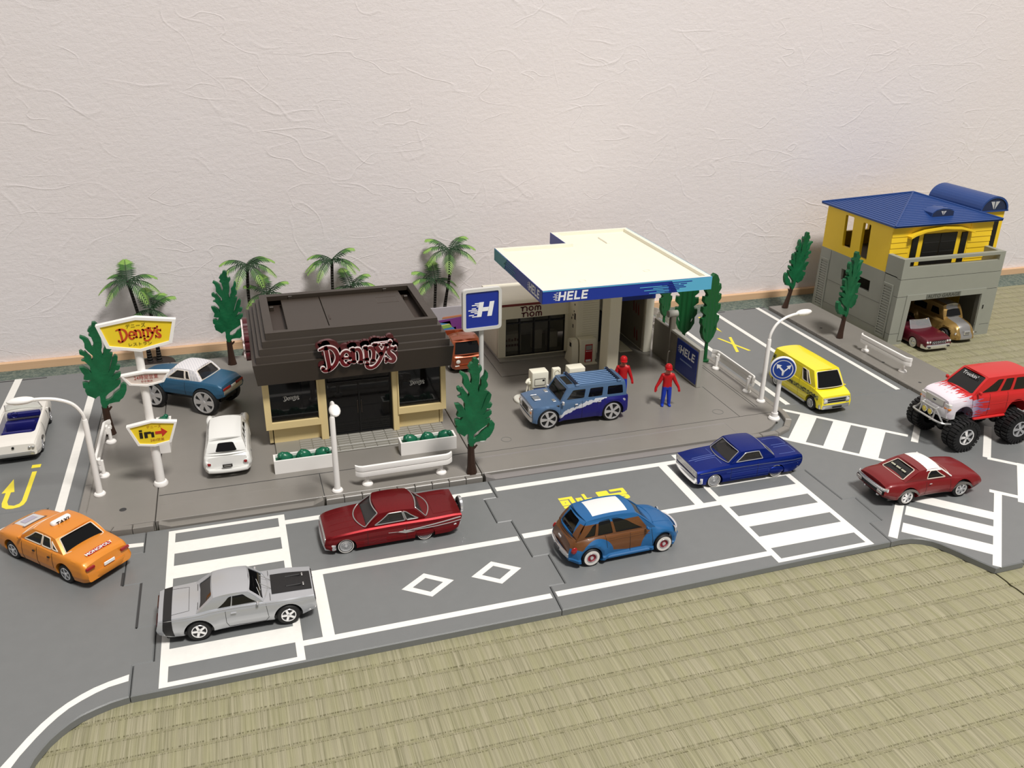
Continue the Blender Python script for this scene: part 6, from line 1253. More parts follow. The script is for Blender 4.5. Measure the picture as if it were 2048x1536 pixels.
# ---------------------------------------------------------------- blue and wood-sided retro hatchback
def woody():
    t = car_thing('retro_car', 'blue toy hatchback with brown wood-grain sides and white roof panel', 0, 0, 0, 0)
    def wood(nt, x, y, z):
        ya = y.ab(); f = ((x - 3.15).pw(2) + (z - .95).pw(2)).sq(); r = ((x * -1 - 3.15).pw(2) + (z - .95).pw(2)).sq()
        m = z.gt(1.02) * f.gt(1.75) * r.gt(1.72) * (x * .18 + z).gt(1.0) * x.lt(2.7) * (ya.gt(1.35))
        edge = (x + z * .72 - 4.05).lt(0.0)
        tail = x.lt(-4.95) * z.gt(1.25) * z.lt(2.9) * ya.lt(1.9)
        m = (m * edge * z.lt(4.05)).mx(tail * z.lt(2.75))
        grain = noise(nt, x * .5, y, z * 7, 2.5, 3.0)
        return mixc(nt, m, lin((26, 92, 146)), mixc(nt, grain, lin((92, 56, 26)), lin((118, 72, 36))))
    P = mat('woody_paint', (26, 92, 146), .42, coat=.15, colfn=wood)
    BL = carpaint('woody_blue', (26, 92, 146), 0, .42, .15)
    bd = Body(top=[(-5.75, 2.3), (-5.2, 2.75), (-3, 2.85), (0, 2.85), (2.3, 2.8), (4.0, 2.5), (5.35, 1.9), (5.85, 1.35)], bot=[(-5.75, .7), (-4.5, .42), (4.8, .4), (5.85, .55)], wid=[(-5.75, 2.0), (-5.0, 2.35), (-3, 2.42), (0, 2.3), (2.6, 2.3), (4, 2.2), (5.2, 1.85), (5.85, 1.2)],
              sec=[(0, .97), (.05, 1.04), (.16, 1.05), (.22, 1.0), (.5, 1.0), (.8, .97), (.92, .93), (1, .85)], crown=.16, fl=[(0, -.1), (.5, .08), (1, -.1)], rl=[(0, .05), (.5, .08), (1, -.15)], flare=.24, wh=[(3.7, .95), (-3.7, .95)], ra=1.2)
    o = obj('body', bd.build(), P, t); cut(o, wells(3.7, -3.7, 1.08, 2.15, .65, .9)); chassis(t, -4.8, 4.9, 2.05, .3, .8)
    g = house(t, bd, dict(b=(-5.15, 2.9, 2.1, 2.05), t=(-4.05, .75, 1.66, 1.66), z=(4.35, 4.42), arch=.18, crown=.2, bf=.5, br=.35, tbf=.2, tbr=.3, rb=.15, bulge=.12, sw=[[(.5, .1), (.86, .1), (.74, .66), (.64, .82), (.5, .84)], [(.26, .1), (.46, .1), (.46, .84), (.25, .82)], [(.08, .12), (.22, .12), (.21, .78), (.15, .7)]], rw=[(.16, .16), (.84, .16), (.8, .88), (.2, .88)], pw=2.4), P, roofmat=mat('woody_roof', (26, 92, 146), .4, colfn=lambda nt, x, y, z: mixc(nt, ((x + 1.55).ab() - 1.75).mx(y.ab() - 1.28).lt(0.0), lin((26, 92, 146)), lin((226, 226, 224)))), glass=GLASSD)
    wheels(t, 3.7, -3.7, 2.2, .92, .7, .5, 'red', (.52, .76), acc=mat('wheel_red', (150, 30, 44), .35))
    bumper(t, -5.75, 2.15, .95, 1.4, .2, CHROME, .35, sgn=-1, wrap=.45); bumper(t, 5.2, 2.0, 1.0, 1.75, .15, CHROME, .75, wrap=.5)
    for sd in (1, -1):
        obj('tail_light', B().ball((-5.35, sd * 2.25, 1.85), .45, n=12, sq=(.75, .3, .8)), LENSR, t); lampdisc(t, 5.1, sd * 1.75, 1.85, .28, LENSW); obj('mirror', B().box(1.75, 2.0, sd * 2.25, sd * 2.65, 2.85, 3.12, bv=.08), BL, t)
        obj('running_board', B().box(-2.3, 2.3, sd * 2.3, sd * 2.58, .45, .8, bv=.1), BL, t)
    mould(t, bd, [(.25, .14), (.25, 1.0)], .022, LINE, 'door_gap'); mould(t, bd, [(-2.1, .5), (-2.3, 1.0)], .022, LINE, 'door_gap'); mould(t, bd, [(2.55, .2), (2.45, 1.0)], .022, LINE, 'door_gap')
    for f_ in (.78, .86): mould(t, bd, [(-1.9, f_), (2.3, f_ - .02)], .025, mat('wood_line', (96, 58, 30), .5), 'wood_moulding')
    topline(t, bd, [(2.9, -.72), (5.0, -.55)], .03, BL, 'bonnet_crease'); topline(t, bd, [(2.9, .72), (5.0, .55)], .03, BL, 'bonnet_crease')
    cbox(t, 'licence_plate', -6.27, -6.15, -.45, .45, 1.0, 1.3, mat('plate_dark', (60, 60, 62), .4)); cbox(t, 'tail_badge', -5.95, -5.83, -.3, .3, 2.15, 2.35, CHROME)
    placed(t, (27.9, 61.1), (35.3, 61.3), -1, 2.5, 0); return t
woody()
# ---------------------------------------------------------------- blue lowrider
def bluecar():
    t = car_thing('lowrider_car', 'deep blue toy coupe with chrome grille and pinstripes', 0, 0, 0, 0)
    P = mat('candy_blue', (2, 32, 118), .34, metal=.5, spec=.3, coat=.1, flake=.25)
    bd = Body(top=[(-6.55, 2.3), (-5.8, 2.45), (-3.3, 2.45), (0, 2.45), (2.2, 2.42), (4.5, 2.32), (6.3, 2.12)], bot=[(-6.55, .85), (-5.4, .4), (5.4, .36), (6.3, .62)], wid=[(-6.55, 2.35), (-5, 2.52), (0, 2.5), (4, 2.5), (6.3, 2.42)],
              sec=[(0, .9), (.08, .97), (.3, 1.0), (.5, .985), (.7, 1.0), (.9, .985), (1, .92)], crown=.08, fl=[(0, -.1), (.5, .05), (1, .08)], rl=[(0, -.2), (.5, .05), (1, -.05)], wh=[(4.25, .8), (-3.35, .8)], ra=.98)
    o = obj('body', bd.build(), P, t); cut(o, wells(4.25, -3.35, .98, 2.1, .6, .7)); chassis(t, -5.8, 5.6, 2.1, .25, .7)
    house(t, bd, dict(b=(-3.2, 2.5, 2.2, 2.22), t=(-1.9, 1.05, 1.95, 1.95), z=(3.55, 3.6), arch=.08, crown=.14, bf=.6, br=.35, tbf=.2, tbr=.15, sw=[[(.27, .16), (.9, .16), (.8, .84), (.3, .84)]], rw=[(.07, .1), (.93, .1), (.9, .9), (.1, .9)], pw=2.6), P, glass=glassmat('grey_car_glass', (58, 56, 55), .45), trim=TRIMS, trimr=.055, seats=[.5, -1.3])
    wheels(t, 4.25, -3.35, 2.05, .82, .6, .6, 'wire', (.66, .73))
    for sd in (1, -1):
        obj('fender_skirt', B().ball((-3.35, sd * 2.3, .95), 1.0, n=14, sq=(1.15, .28, .5)), P, t)
        for y_ in (1.35, 1.9): lampdisc(t, 6.36, sd * y_, 1.75, .21, LENSW)
        for y_ in (.8, 1.3, 1.8): lampdisc(t, -6.55, sd * y_, 1.85, .17, LENSR, -1, 'tail_light')
        obj('vent_window_bar', B().tube([(1.45, sd * 2.12, 2.5), (1.1, sd * 1.86, 3.35)], .05, n=5), TRIMS, t)
        obj('side_louvre', B().prism([(-2.5, 2.55), (-1.75, 2.55), (-1.5, 3.2), (-2.0, 3.2)], sd * 2.02 - .03, sd * 2.02 + .03, 'xz'), P, t)
    mould(t, bd, [(-6.4, .74), (-2, .8), (6.0, .84)], .045, mat('steel_grey_line', (96, 104, 128), .35, metal=.5), 'side_moulding')
    mould(t, bd, [(-6.3, .6), (2.9, .62)], .025, mat('steel_blue_line', (60, 84, 160), .35, metal=.4), 'pinstripe'); mould(t, bd, [(-2.3, .22), (-2.3, .5), (2.4, .5), (2.4, .22), (-2.3, .22)], .02, mat('steel_blue_line', (60, 84, 160), .35, metal=.4), 'pinstripe')
    for x_ in (2.35, -.9): mould(t, bd, [(x_, .06), (x_, .98)], .022, LINE, 'door_gap')
    PS = mat('pale_pinstripe', (110, 130, 190), .4)
    topline(t, bd, [(2.9, 0), (6.1, 0)], .03, PS, 'bonnet_stripe'); topline(t, bd, [(3.2, .75), (3.2, .15), (5.6, .15)], .02, PS, 'bonnet_stripe'); topline(t, bd, [(3.2, -.75), (3.2, -.15), (5.6, -.15)], .02, PS, 'bonnet_stripe')
    topline(t, bd, [(-3.9, .75), (-6.0, .75), (-6.0, .1), (-4.1, .1)], .02, PS, 'boot_stripe'); topline(t, bd, [(-3.9, -.75), (-6.0, -.75), (-6.0, -.1), (-4.1, -.1)], .02, PS, 'boot_stripe')
    gr = cbox(t, 'grille', 6.25, 6.42, -2.25, 2.25, 1.4, 2.1, SILVER)
    for k in range(5): cbox(gr, 'grille_bar', 6.4, 6.45, -2.2, 2.2, 1.46 + k * .13, 1.5 + k * .13, CHROME, .01)
    bumper(t, 6.4, 2.45, .65, 1.35, .2, CHROME, .2, wrap=.5); bumper(t, -6.5, 2.4, .95, 1.45, .2, CHROME, .12, sgn=-1)
    placed(t, (53.5, 70.5), (45.9, 70.5), 1, 2.35, 0, .45); return t
bluecar()
# ---------------------------------------------------------------- dark red fastback with white roof band
def fastback():
    t = car_thing('fastback_car', 'dark red toy coupe with white band across the roof', 0, 0, 0, 0)
    P = carpaint('brick_red_paint', (116, 14, 18), .1, .38, .2)
    bd = Body(top=[(-6.1, 2.25), (-5.4, 2.5), (-3.2, 2.6), (-1, 2.58), (2.4, 2.5), (4.5, 2.38), (5.5, 2.2), (5.85, 2.0)], bot=[(-6.1, 1.15), (-4.8, .75), (4.6, .7), (5.85, 1.0)], wid=[(-6.1, 2.25), (-4.6, 2.52), (-2.5, 2.55), (0, 2.38), (3.4, 2.52), (5.2, 2.46), (5.85, 2.3)],
              sec=[(0, .86), (.1, .95), (.35, 1.0), (.6, .985), (.8, .94), (.92, .89), (1, .8)], crown=.16, fl=[(0, -.2), (.5, .1), (1, 0)], rl=[(0, -.1), (.5, .12), (1, -.25)], flare=.1, wh=[(3.4, .98), (-3.35, .98)], ra=1.2)
    o = obj('body', bd.build(), P, t); cut(o, wells(3.4, -3.35, 1.2, 2.0, .7, .98)); chassis(t, -5.4, 5.4, 1.95, .5, 1.0)
    house(t, bd, dict(b=(-3.9, 2.0, 2.12, 2.12), t=(-1.85, .6, 1.78, 1.76), z=(3.5, 3.55), arch=.1, crown=.16, bf=.55, br=.15, bulge=.08, sw=[[(.47, .16), (.9, .16), (.76, .84), (.52, .84), (.46, .6)]], rw=[(.1, .14), (.9, .14), (.86, .9), (.14, .9)], pw=2.4), P, roofmat=mat('banded_roof', (116, 16, 20), .34, coat=.5, colfn=lambda nt, x, y, z: mixc(nt, x.gt(-1.0), lin((116, 16, 20)), lin((244, 244, 242)))), glass=GLASSD, trim=mat('trim_pale', (222, 212, 196), .35), trimr=.045)
    for sd in (1, -1): obj('white_pillar_band', B().add([(-1.0, sd * 1.79, 3.6), (.6, sd * 1.78, 3.56), (.8, sd * 1.88, 3.38), (-1.0, sd * 1.86, 3.48), (-1.2, sd * 1.9, 3.25)], [(0, 1, 2, 3), (0, 3, 4)]), mat('bright_white', (244, 244, 242), .35), t); obj('white_a_pillar', B().tube([(.6, sd * 1.78, 3.56), (1.95, sd * 2.13, 2.62)], .07, n=5), mat('bright_white', (244, 244, 242), .35), t)
    wheels(t, 3.4, -3.35, 2.05, .95, .7, .6, 'six', (.62, .68))
    bb = B()
    for sd in (1, -1):
        xs_ = [-6 + 11.8 * i / 40 for i in range(41)]; l0, l1 = [], []
        for x in xs_:
            d = min(abs(x - 3.4), abs(x + 3.35)); lo = .02 if d > 1.3 else .02 + .5 * math.sqrt(max(0, 1 - (d / 1.3) ** 2)); l0.append(bd.side(x, lo, sd, .02)); l1.append(bd.side(x, lo + .16, sd, .02))
        k = 41; bb.add(l0 + l1, [(i, i + 1, k + i + 1, k + i) for i in range(k - 1)])
    obj('grey_sill_band', bb, mat('sill_grey', (120, 116, 112), .4, metal=.4), t)
    bumper(t, -6.15, 2.3, 1.85, 2.25, .12, CHROME, .18, sgn=-1, wrap=.3); cbox(t, 'tail_panel', -6.3, -6.1, -2.1, 2.1, 1.45, 1.9, BLACK)
    for sd in (1, -1):
        cbox(t, 'tail_light', -6.36, -6.26, sd * 1.25, sd * 2.0, 1.5, 1.85, mat('pale_lens', (190, 186, 182), .3)); cbox(t, 'door_handle', -.9, -.6, sd * 2.4, sd * 2.48, 2.2, 2.28, CHROME, .02); cbox(t, 'exhaust_pipe', -6.0, -5.3, sd * 1.0 - .12, sd * 1.0 + .12, .85, 1.05, CHROME); cbox(t, 'headlight', 5.75, 5.95, sd * .9, sd * 1.7, 1.4, 1.65, LENSW)
    obj('rear_decal', text(B(), 'STOP FAST DRIVE', .24, ((-3.35, 0, 3.05), (0, -1, 0), (.86, 0, .5), (-.5, 0, .86)), .12, None, .004), mat('pale_print', (206, 204, 170), .5), t, 0) if False else None
    bb = B()
    for k in range(14):
        if k in (4, 9): continue
        y_ = -1.05 + k * .16; bb.add([(-3.02 + 0, y_, 3.05), (-3.02, y_ + .11, 3.05), (-2.86, y_ + .11, 3.13), (-2.86, y_, 3.13)], [(0, 1, 2, 3)])
    obj('window_sticker', B().add([(x - .05, y, z + .1) for x, y, z in bb.v], bb.f), mat('pale_print', (206, 204, 180), .5), t, 0)
    mould(t, bd, [(1.85, .2), (1.85, .97)], .02, LINE, 'door_gap'); mould(t, bd, [(-1.25, .2), (-1.1, .97)], .02, LINE, 'door_gap')
    placed(t, (63.3, 61.6), (70.0, 61.4), -1, 2.35, 0); return t
fastback()
# ---------------------------------------------------------------- monster truck
def monster():
    t = car_thing('monster_truck', 'red lifted toy monster truck with white flames and huge chrome-wheeled tyres', 0, 0, 0, 0, 'toy truck')
    def flames(nt, x, y, z):
        ya = y.ab(); n1 = noise(nt, x * .9, y * 4.2, z * 2.6, 1.1, 2.0); n2 = noise(nt, x * .7, y * 3.2 + 4, z * 5.0, 1.0, 2.0)
        top = z.gt(6.0) ; reach = (x - 3.1) * 1.0 + (n1 - .5) * 5.2
        f_top = reach.gt(0.55)
        sidef = ((x - .4) + (n2 - .5) * 9.5 - (z - 4.7).ab() * 1.0).gt(.6)
        m = (f_top * top).mx(sidef * z.lt(6.05)).mx(x.gt(5.25))
        tint = ((x - 1.6) * .4).cl()
        return mixc(nt, m, lin((196, 34, 34)), mixc(nt, tint, lin((120, 96, 140)), lin((226, 218, 226))))
    P = mat('flame_paint', (196, 34, 34), .42, coat=.15, colfn=flames); RP = carpaint('truck_red', (196, 34, 34), 0, .42, .15); WB = mat('truck_white', (222, 220, 222), .4)
    bd = Body(top=[(-6.3, 5.95), (-5.8, 6.3), (2.0, 6.4), (3.5, 6.3), (5.4, 6.0), (5.75, 5.8)], bot=[(-6.3, 3.9), (-5, 3.5), (5, 3.55), (5.75, 3.8)], wid=[(-6.3, 2.35), (-5.5, 2.55), (4.4, 2.55), (5.4, 2.4), (5.75, 2.15)],
              sec=[(0, .9), (.06, .97), (.3, 1.0), (.7, .99), (.88, .96), (1, .89)], crown=.14, fl=[(0, 0), (.5, .08), (1, -.1)], rl=[(0, 0), (1, -.1)], flare=.06, wh=[(3.75, 4.0), (-3.9, 4.0)], ra=1.35)
    o = obj('body', bd.build(), P, t); cut(o, wells(3.75, -3.9, 1.4, 2.0, 1.1, 3.85)); chassis(t, -5.6, 4.9, 1.4, 3.1, 3.7)
    g = house(t, bd, dict(b=(-6.1, 2.75, 2.25, 2.28), t=(-5.75, .65, 1.95, 1.95), z=(8.15, 8.25), arch=.06, crown=.14, bf=.45, br=.1, tbf=.15, fb=.05, sw=[[(.62, .14), (.9, .14), (.74, .84), (.62, .84)], [(.4, .14), (.57, .14), (.57, .84), (.4, .84)], [(.06, .14), (.35, .14), (.35, .84), (.07, .84)]], fw=[(.05, .1), (.95, .1), (.93, .95), (.07, .95)]), RP, glass=GLASSD)
    for sd in (1, -1): obj('blue_driver_seat', B().box(.6, 1.3, sd * 1.3 - .4, sd * 1.3 + .4, 6.4, 7.5, bv=.15, seg=2), mat('seat_blue', (20, 30, 150), .4), t)
    pf = g['Pf']; c = pf(.5, .78); dx = (pf(.55, .78) - pf(.45, .78)).normalized() * -1; dy = (pf(.5, .85) - pf(.5, .7)).normalized(); nn = dy.cross(dx) * -1
    nn = Vector((abs(nn.x), 0, abs(nn.z))).normalized(); obj('windscreen_lettering', text(B(), "Truckin'", .62, (c + nn * .03, Vector((0, 1, 0)), dy, nn), .02, None, .008, sx=1.1), mat('pale_print2', (190, 190, 190), .5), t, 0)
    # front end
    gr = obj('grille', B().box(5.55, 5.85, -1.5, 1.5, 4.85, 5.75, bv=.08), SILVER, t); cbox(gr, 'badge', 5.86, 5.92, -.2, .2, 5.25, 5.4, mat('navy', (40, 48, 70), .4), .02)
    bumper(t, 5.6, 2.5, 3.75, 4.8, .25, WB, .35, 'front_bumper', 1, .5); bumper(t, -6.2, 2.4, 3.9, 4.5, .2, SILVER, .15, sgn=-1)
    for sd in (1, -1):
        hl = cbox(t, 'headlight', 5.35, 5.75, sd * 1.55, sd * 2.35, 5.0, 5.55, LENSW, .08); cbox(hl, 'indicator', 5.4, 5.8, sd * 1.55, sd * 2.38, 4.8, 5.05, LENSA, .05)
        obj('side_step', B().box(-2.4, 2.2, sd * 2.3, sd * 2.7, 3.3, 3.6, bv=.1), RP, t); cbox(t, 'tail_light', -6.4, -6.2, sd * 1.8, sd * 2.3, 4.8, 5.8, LENSR)
        obj('mirror', B().box(1.9, 2.2, sd * 2.4, sd * 2.85, 6.5, 6.95, bv=.1), RP, t)
    # bull bar
    bar = B().tube(smooth3([(5.3, -2.6, 3.2), (6.5, -2.2, 3.35), (6.7, 0, 3.4), (6.5, 2.2, 3.35), (5.3, 2.6, 3.2)], 5), .12, n=8); bb_ = obj('bull_bar', bar, SILVER, t)
    for sy in (-1.1, 1.1): obj('bar_upright', B().tube([(6.65, sy, 3.4), (6.4, sy, 4.6), (6.1, sy, 4.8)], .11, n=8), SILVER, bb_); obj('bar_strut', B().tube([(6.4, sy * 1.05, 4.6), (6.2, sy * 2.1, 3.3)], .1, n=8), SILVER, bb_)
    obj('bar_top', B().tube([(6.4, -1.1, 4.6), (6.4, 1.1, 4.6)], .1, n=8), SILVER, bb_)
    for sy in (-.45, .45): lampdisc(bb_, 6.55, sy, 4.05, .34, mat('fog_yellow', (226, 206, 96), .3), 1, 'fog_lamp')
    # axles, suspension, wheels
    for x_ in (3.85, -3.85):
        obj('axle', B().cyl((x_, -2.6, 1.75), (x_, 2.6, 1.75), .28, n=12), BLACK, t); obj('differential', B().ball((x_, 0, 1.75), .65, n=12), BLACK, t)
        for sd in (1, -1):
            obj('coil_spring', B().tube([(x_ + .5 + .28 * math.cos(k * .9), sd * 1.35 + .28 * math.sin(k * .9), 1.9 + k * .06) for k in range(28)], .06, n=5), SILVER, t)
            obj('link_arm', B().tube([(x_, sd * 1.1, 1.7), (x_ - (2.2 if x_ > 0 else -2.2), sd * .9, 3.1)], .13, n=6), BLACK, t)
    obj('transfer_case', B().box(-.7, .9, -.6, .6, 2.4, 3.2, bv=.15), SILVER, t)
    r, w_, ri = 1.95, 1.9, 1.0
    b = B().lathe([(ri * .95, -w_ / 2), (r * .84, -w_ / 2), (r * .93, -w_ * .38), (r * .93, w_ * .38), (r * .84, w_ / 2), (ri * .95, w_ / 2), (ri * .95, -w_ / 2)], DARK, n=36, axis='y')
    for i in range(26):
        for k, sy in enumerate((-1, 1)):
            T = Matrix.Rotation(2 * PI * (i + .5 * k) / 26, 4, 'Y'); b.box(-.17, .17, sy * .08, sy * .88, r * .9, r, DARK, .03, T); b.box(-.14, .14, sy * .84, sy * 1.0, r * .74, r * .96, DARK, 0, T)
    tm = mesh(b, 'wheel', None, 30); rm = rim_mesh(ri, w_, 'mag')
    bl = B().lathe([(ri * .84, w_ / 2 - .1), (ri * .8, w_ / 2 - .45), (0.0, w_ / 2 - .45)], CHROME, n=28, axis='y'); lm = mesh(bl, 'rim_barrel', None, 30)
    for x_ in (3.85, -3.85):
        for sd in (1, -1): o = obj('wheel', tm, None, t, loc=(x_, sd * 2.95, r), rz=0 if sd > 0 else PI); obj('rim', rm, None, o)
    mould(t, bd, [(2.75, .1), (2.75, .98)], .025, LINE, 'door_gap'); mould(t, bd, [(.3, .05), (.3, .98)], .025, LINE, 'door_gap'); mould(t, bd, [(-2.3, .3), (-2.3, .98)], .025, LINE, 'door_gap'); mould(t, bd, [(-5, .55), (3, .55)], .03, RP, 'body_crease')
    placed(t, (85.7, 69.5), (77.95, 69.6), 1, 3.6, 0); return t
monster()
# ---------------------------------------------------------------- yellow van
def van():
    t = car_thing('panel_van', 'yellow toy panel van with dark patterned side stripe', 0, 0, 0, 0, 'toy van')
    def stripe(nt, x, y, z):
        up_ = z.gt(1.75) * z.lt(2.35) * x.lt(5.0); bk = x.lt(-4.75) * x.gt(-5.45) * z.gt(1.75); m = (up_.mx(bk)) * y.ab().gt(2.0)
        br = noise(nt, (x * 3.2).fl() * .7, y, (z * 5).fl() * .9, 3.1, 0.0); g1 = ((x * 2.1).fr()).gt(.12) * ((z * 4.2).fr()).gt(.2)
        return mixc(nt, m, lin((246, 228, 36)), mixc(nt, g1 * br.gt(.48), lin((44, 48, 26)), lin((186, 182, 66))))
    P = mat('van_paint', (246, 228, 36), .3, coat=.5, colfn=stripe)
    bd = Body(top=[(-5.7, 2.95), (0, 2.95), (3.2, 2.95), (4.6, 2.75), (5.7, 2.4)], bot=[(-5.7, .8), (-5, .6), (5, .6), (5.7, .75)], wid=[(-5.7, 2.2), (-5, 2.3), (4, 2.3), (5.2, 2.25), (5.7, 2.15)], sec=[(0, .9), (.06, .97), (.25, 1.0), (.6, 1.0), (.85, .98), (1, .96)], crown=.05, fl=[(0, 0), (.5, .1), (1, -.1)], wh=[(3.75, .9), (-3.8, .9)], ra=1.1, flare=.04)
    o = obj('body', bd.build(), P, t); cut(o, wells(3.75, -3.8, 1.08, 1.9, .7, .9)); chassis(t, -5.3, 5.3, 1.95, .45, .9)
    house(t, bd, dict(b=(-5.65, 4.3, 2.12, 2.15), t=(-5.3, 2.95, 1.85, 1.85), z=(4.9, 4.95), arch=.04, crown=.12, bf=.35, br=.05, tbf=.15, sink=.12, sw=[[(.72, .2), (.83, .2), (.82, .84), (.72, .84)], [(.845, .2), (.9, .2), (.86, .84), (.835, .84)]], fw=[(.05, .14), (.95, .14), (.92, .92), (.08, .92)], rwl=[[(.1, .25), (.46, .25), (.46, .85), (.12, .85)], [(.54, .25), (.9, .25), (.88, .85), (.54, .85)]]), P, glass=GLASSD, trim=mat('trim_pale', (222, 212, 196), .35), trimr=.05)
    wheels(t, 3.75, -3.8, 2.0, .88, .65, .58, 'plain')
    gr = cbox(t, 'grille', 5.55, 5.78, -1.95, 1.95, 1.5, 2.25, SILVER)
    cbox(gr, 'grille_slot', 5.76, 5.8, -1.35, 1.35, 1.62, 1.82, BLACK, .02); cbox(gr, 'grille_slot', 5.76, 5.8, -1.35, 1.35, 1.92, 2.12, BLACK, .02)
    for sd in (1, -1):
        lampdisc(t, 5.8, sd * 1.65, 1.88, .26, LENSW); obj('mirror', B().tube([(3.9, sd * 2.1, 3.0), (4.1, sd * 2.4, 3.0)], .08, n=6), P, t); obj('side_pipe', B().cyl((-2.6, sd * 2.3, .6), (2.6, sd * 2.3, .6), .13, n=10), CHROME, t); cbox(t, 'tail_light', -5.82, -5.68, sd * 1.6, sd * 2.0, 1.4, 2.2, LENSR)
    bumper(t, 5.75, 2.25, .8, 1.35, .2, SILVER, .15, wrap=.3); cbox(t, 'bumper_slot', 6.0, 6.08, -.7, .7, .98, 1.18, BLACK, .02); bumper(t, -5.7, 2.2, .8, 1.3, .2, SILVER, .1, sgn=-1)
    mould(t, bd, [(3.4, .3), (3.2, .98)], .02, mat('van_line', (150, 136, 20), .5), 'door_gap'); mould(t, bd, [(.9, .05), (.9, .98)], .02, mat('van_line', (150, 136, 20), .5), 'door_gap'); mould(t, bd, [(-5.3, .52), (3, .52)], .02, mat('van_line', (150, 136, 20), .5), 'body_crease')
    for sd in (1, -1): obj('side_panel_line', B().tube([(.9, sd * 2.21, 2.95), (.9, sd * 1.98, 4.6), (-3.5, sd * 1.98, 4.6), (-3.5, sd * 2.2, 2.95)], .02, n=4), mat('van_line', (150, 136, 20), .5), t)
    placed(t, (67.5, 91.9), (67.6, 84.3), -1, 2.3, 0); return t
van()
# ---------------------------------------------------------------- two-tone off-roader
def offroad():
    t = car_thing('offroad_car', 'steel blue and navy toy off-roader with white splash stripe and big chrome wheels', 0, 0, 0, 0)
    def splash(nt, x, y, z):
        n = noise(nt, x * 2.2, 0.0, z * 1.2, 1.0, 2.0); h = (x * -1 + 3.6)
        line = (h.mx(0.0).pw(.62)) * .78 + .55 + (n - .5) * .55; low = z.lt(line); band = z.lt(line + .42 + (n - .5) * .5) * h.gt(0.3)
        sidem = y.ab().gt(1.6) * x.gt(-6.5)
        return mixc(nt, low * sidem * h.gt(.2), mixc(nt, band * sidem, lin((84, 114, 150)), lin((216, 218, 224))), lin((22, 20, 112)))
    P = mat('offroad_paint', (84, 114, 150), .36, metal=.25, coat=.4, colfn=splash); SBL = carpaint('steel_blue', (84, 114, 150), .25, .36, .4)
    bd = Body(top=[(-6.2, 3.15), (0, 3.2), (2.2, 3.2), (4, 3.1), (6.05, 2.92)], bot=[(-6.2, 1.0), (-5, .75), (5, .75), (6.05, .95)], wid=[(-6.2, 2.45), (-5, 2.5), (2.4, 2.45), (5, 2.45), (6.05, 2.35)], sec=[(0, .9), (.06, .96), (.3, 1.0), (.7, 1.0), (.9, .985), (1, .96)], crown=.08, fl=[(0, 0), (1, -.05)], wh=[(4.1, 1.3), (-4.2, 1.3)], ra=1.45, flare=.22)
    o = obj('body', bd.build(), P, t); cut(o, wells(4.1, -4.2, 1.42, 2.1, .85, 1.25)); chassis(t, -5.3, 5.2, 2.0, .55, 1.1)
    g = house(t, bd, dict(b=(-6.05, 2.6, 2.3, 2.3), t=(-5.85, 1.55, 2.05, 2.05), z=(4.85, 4.9), arch=.03, crown=.06, bf=.12, br=.02, tbf=.05, bulge=.02, sink=.1, sw=[[(.66, .2), (.93, .2), (.89, .8), (.68, .8)], [(.38, .2), (.6, .2), (.6, .8), (.38, .8)], [(.05, .22), (.3, .22), (.3, .8), (.05, .8)]], fw=[(.05, .12), (.95, .12), (.95, .9), (.05, .9)], pw=6), SBL, glass=GLASSD)
    wheels(t, 4.1, -4.2, 2.15, 1.3, .75, 1.08, 'mag')
    rf = [x for x in t.children if x.name.startswith('roof')][0]
    for k in range(7): y_ = -1.5 + k * .5; cbox(rf, 'roof_rib', -5.3, .0, y_ - .12, y_ + .12, 4.93, 5.06, SBL, .05)
    for x_ in (.35, -5.1): cbox(rf, 'roof_bar', x_ - .14, x_ + .14, -2.0, 2.0, 5.1, 5.25, mat('navy_bar', (22, 30, 52), .4), .05)
    for x_ in (.35, -5.1):
        for sd in (1, -1): cbox(rf, 'bar_foot', x_ - .25, x_ + .25, sd * 1.95 - .12, sd * 1.95 + .12, 4.88, 5.18, SBL, .05)
    cbox(rf, 'sunroof', .6, 1.42, -1.2, 1.2, 4.93, 5.0, mat('sunroof_dark', (26, 26, 24), .3), .02)
    gr = cbox(t, 'grille', 5.95, 6.2, -2.1, 2.1, 1.7, 2.75, CHROME)
    for k in range(7): cbox(gr, 'grille_slot', 6.19, 6.23, -1.0 + k * .3, -.84 + k * .3, 1.85, 2.6, BLACK, .02)
    for sd in (1, -1):
        lampdisc(t, 6.23, sd * 1.6, 2.25, .28, LENSW); cbox(t, 'indicator', 6.17, 6.25, sd * 1.9, sd * 2.15, 2.1, 2.4, LENSA, .02); cbox(t, 'vent', 2.75, 3.15, sd * 2.38, sd * 2.5, 2.55, 3.0, BLACK, .03)
        obj('mirror', B().box(2.2, 2.5, sd * 2.45, sd * 2.85, 3.0, 3.5, bv=.1), CHROME, t)
        for x_ in (.7, -2.3): cbox(t, 'door_handle', x_ - .3, x_ + .1, sd * 2.48, sd * 2.6, 2.75, 2.92, CHROME, .04)
        obj('fuel_cap', B().lathe([(.2, 0), (.2, .06), (0, .08)], n=12, axis='y', T=Matrix.Translation((-5.65, sd * 2.47, 2.65)) @ Matrix.Diagonal((1, sd, 1, 1))), CHROME, t)
        cbox(t, 'tail_light', -6.3, -6.17, sd * 1.9, sd * 2.3, 2.2, 2.9, LENSR)
    bumper(t, 6.15, 2.2, 1.0, 1.6, .2, CHROME, .12, wrap=.3); bumper(t, -6.2, 2.35, 1.0, 1.7, .2, BLACK, .12, sgn=-1)
    cbox(t, 'bonnet_grid', 4.4, 5.3, -.5, .5, 3.12, 3.2, mat('grid_grey', (120, 126, 132), .4), .03)
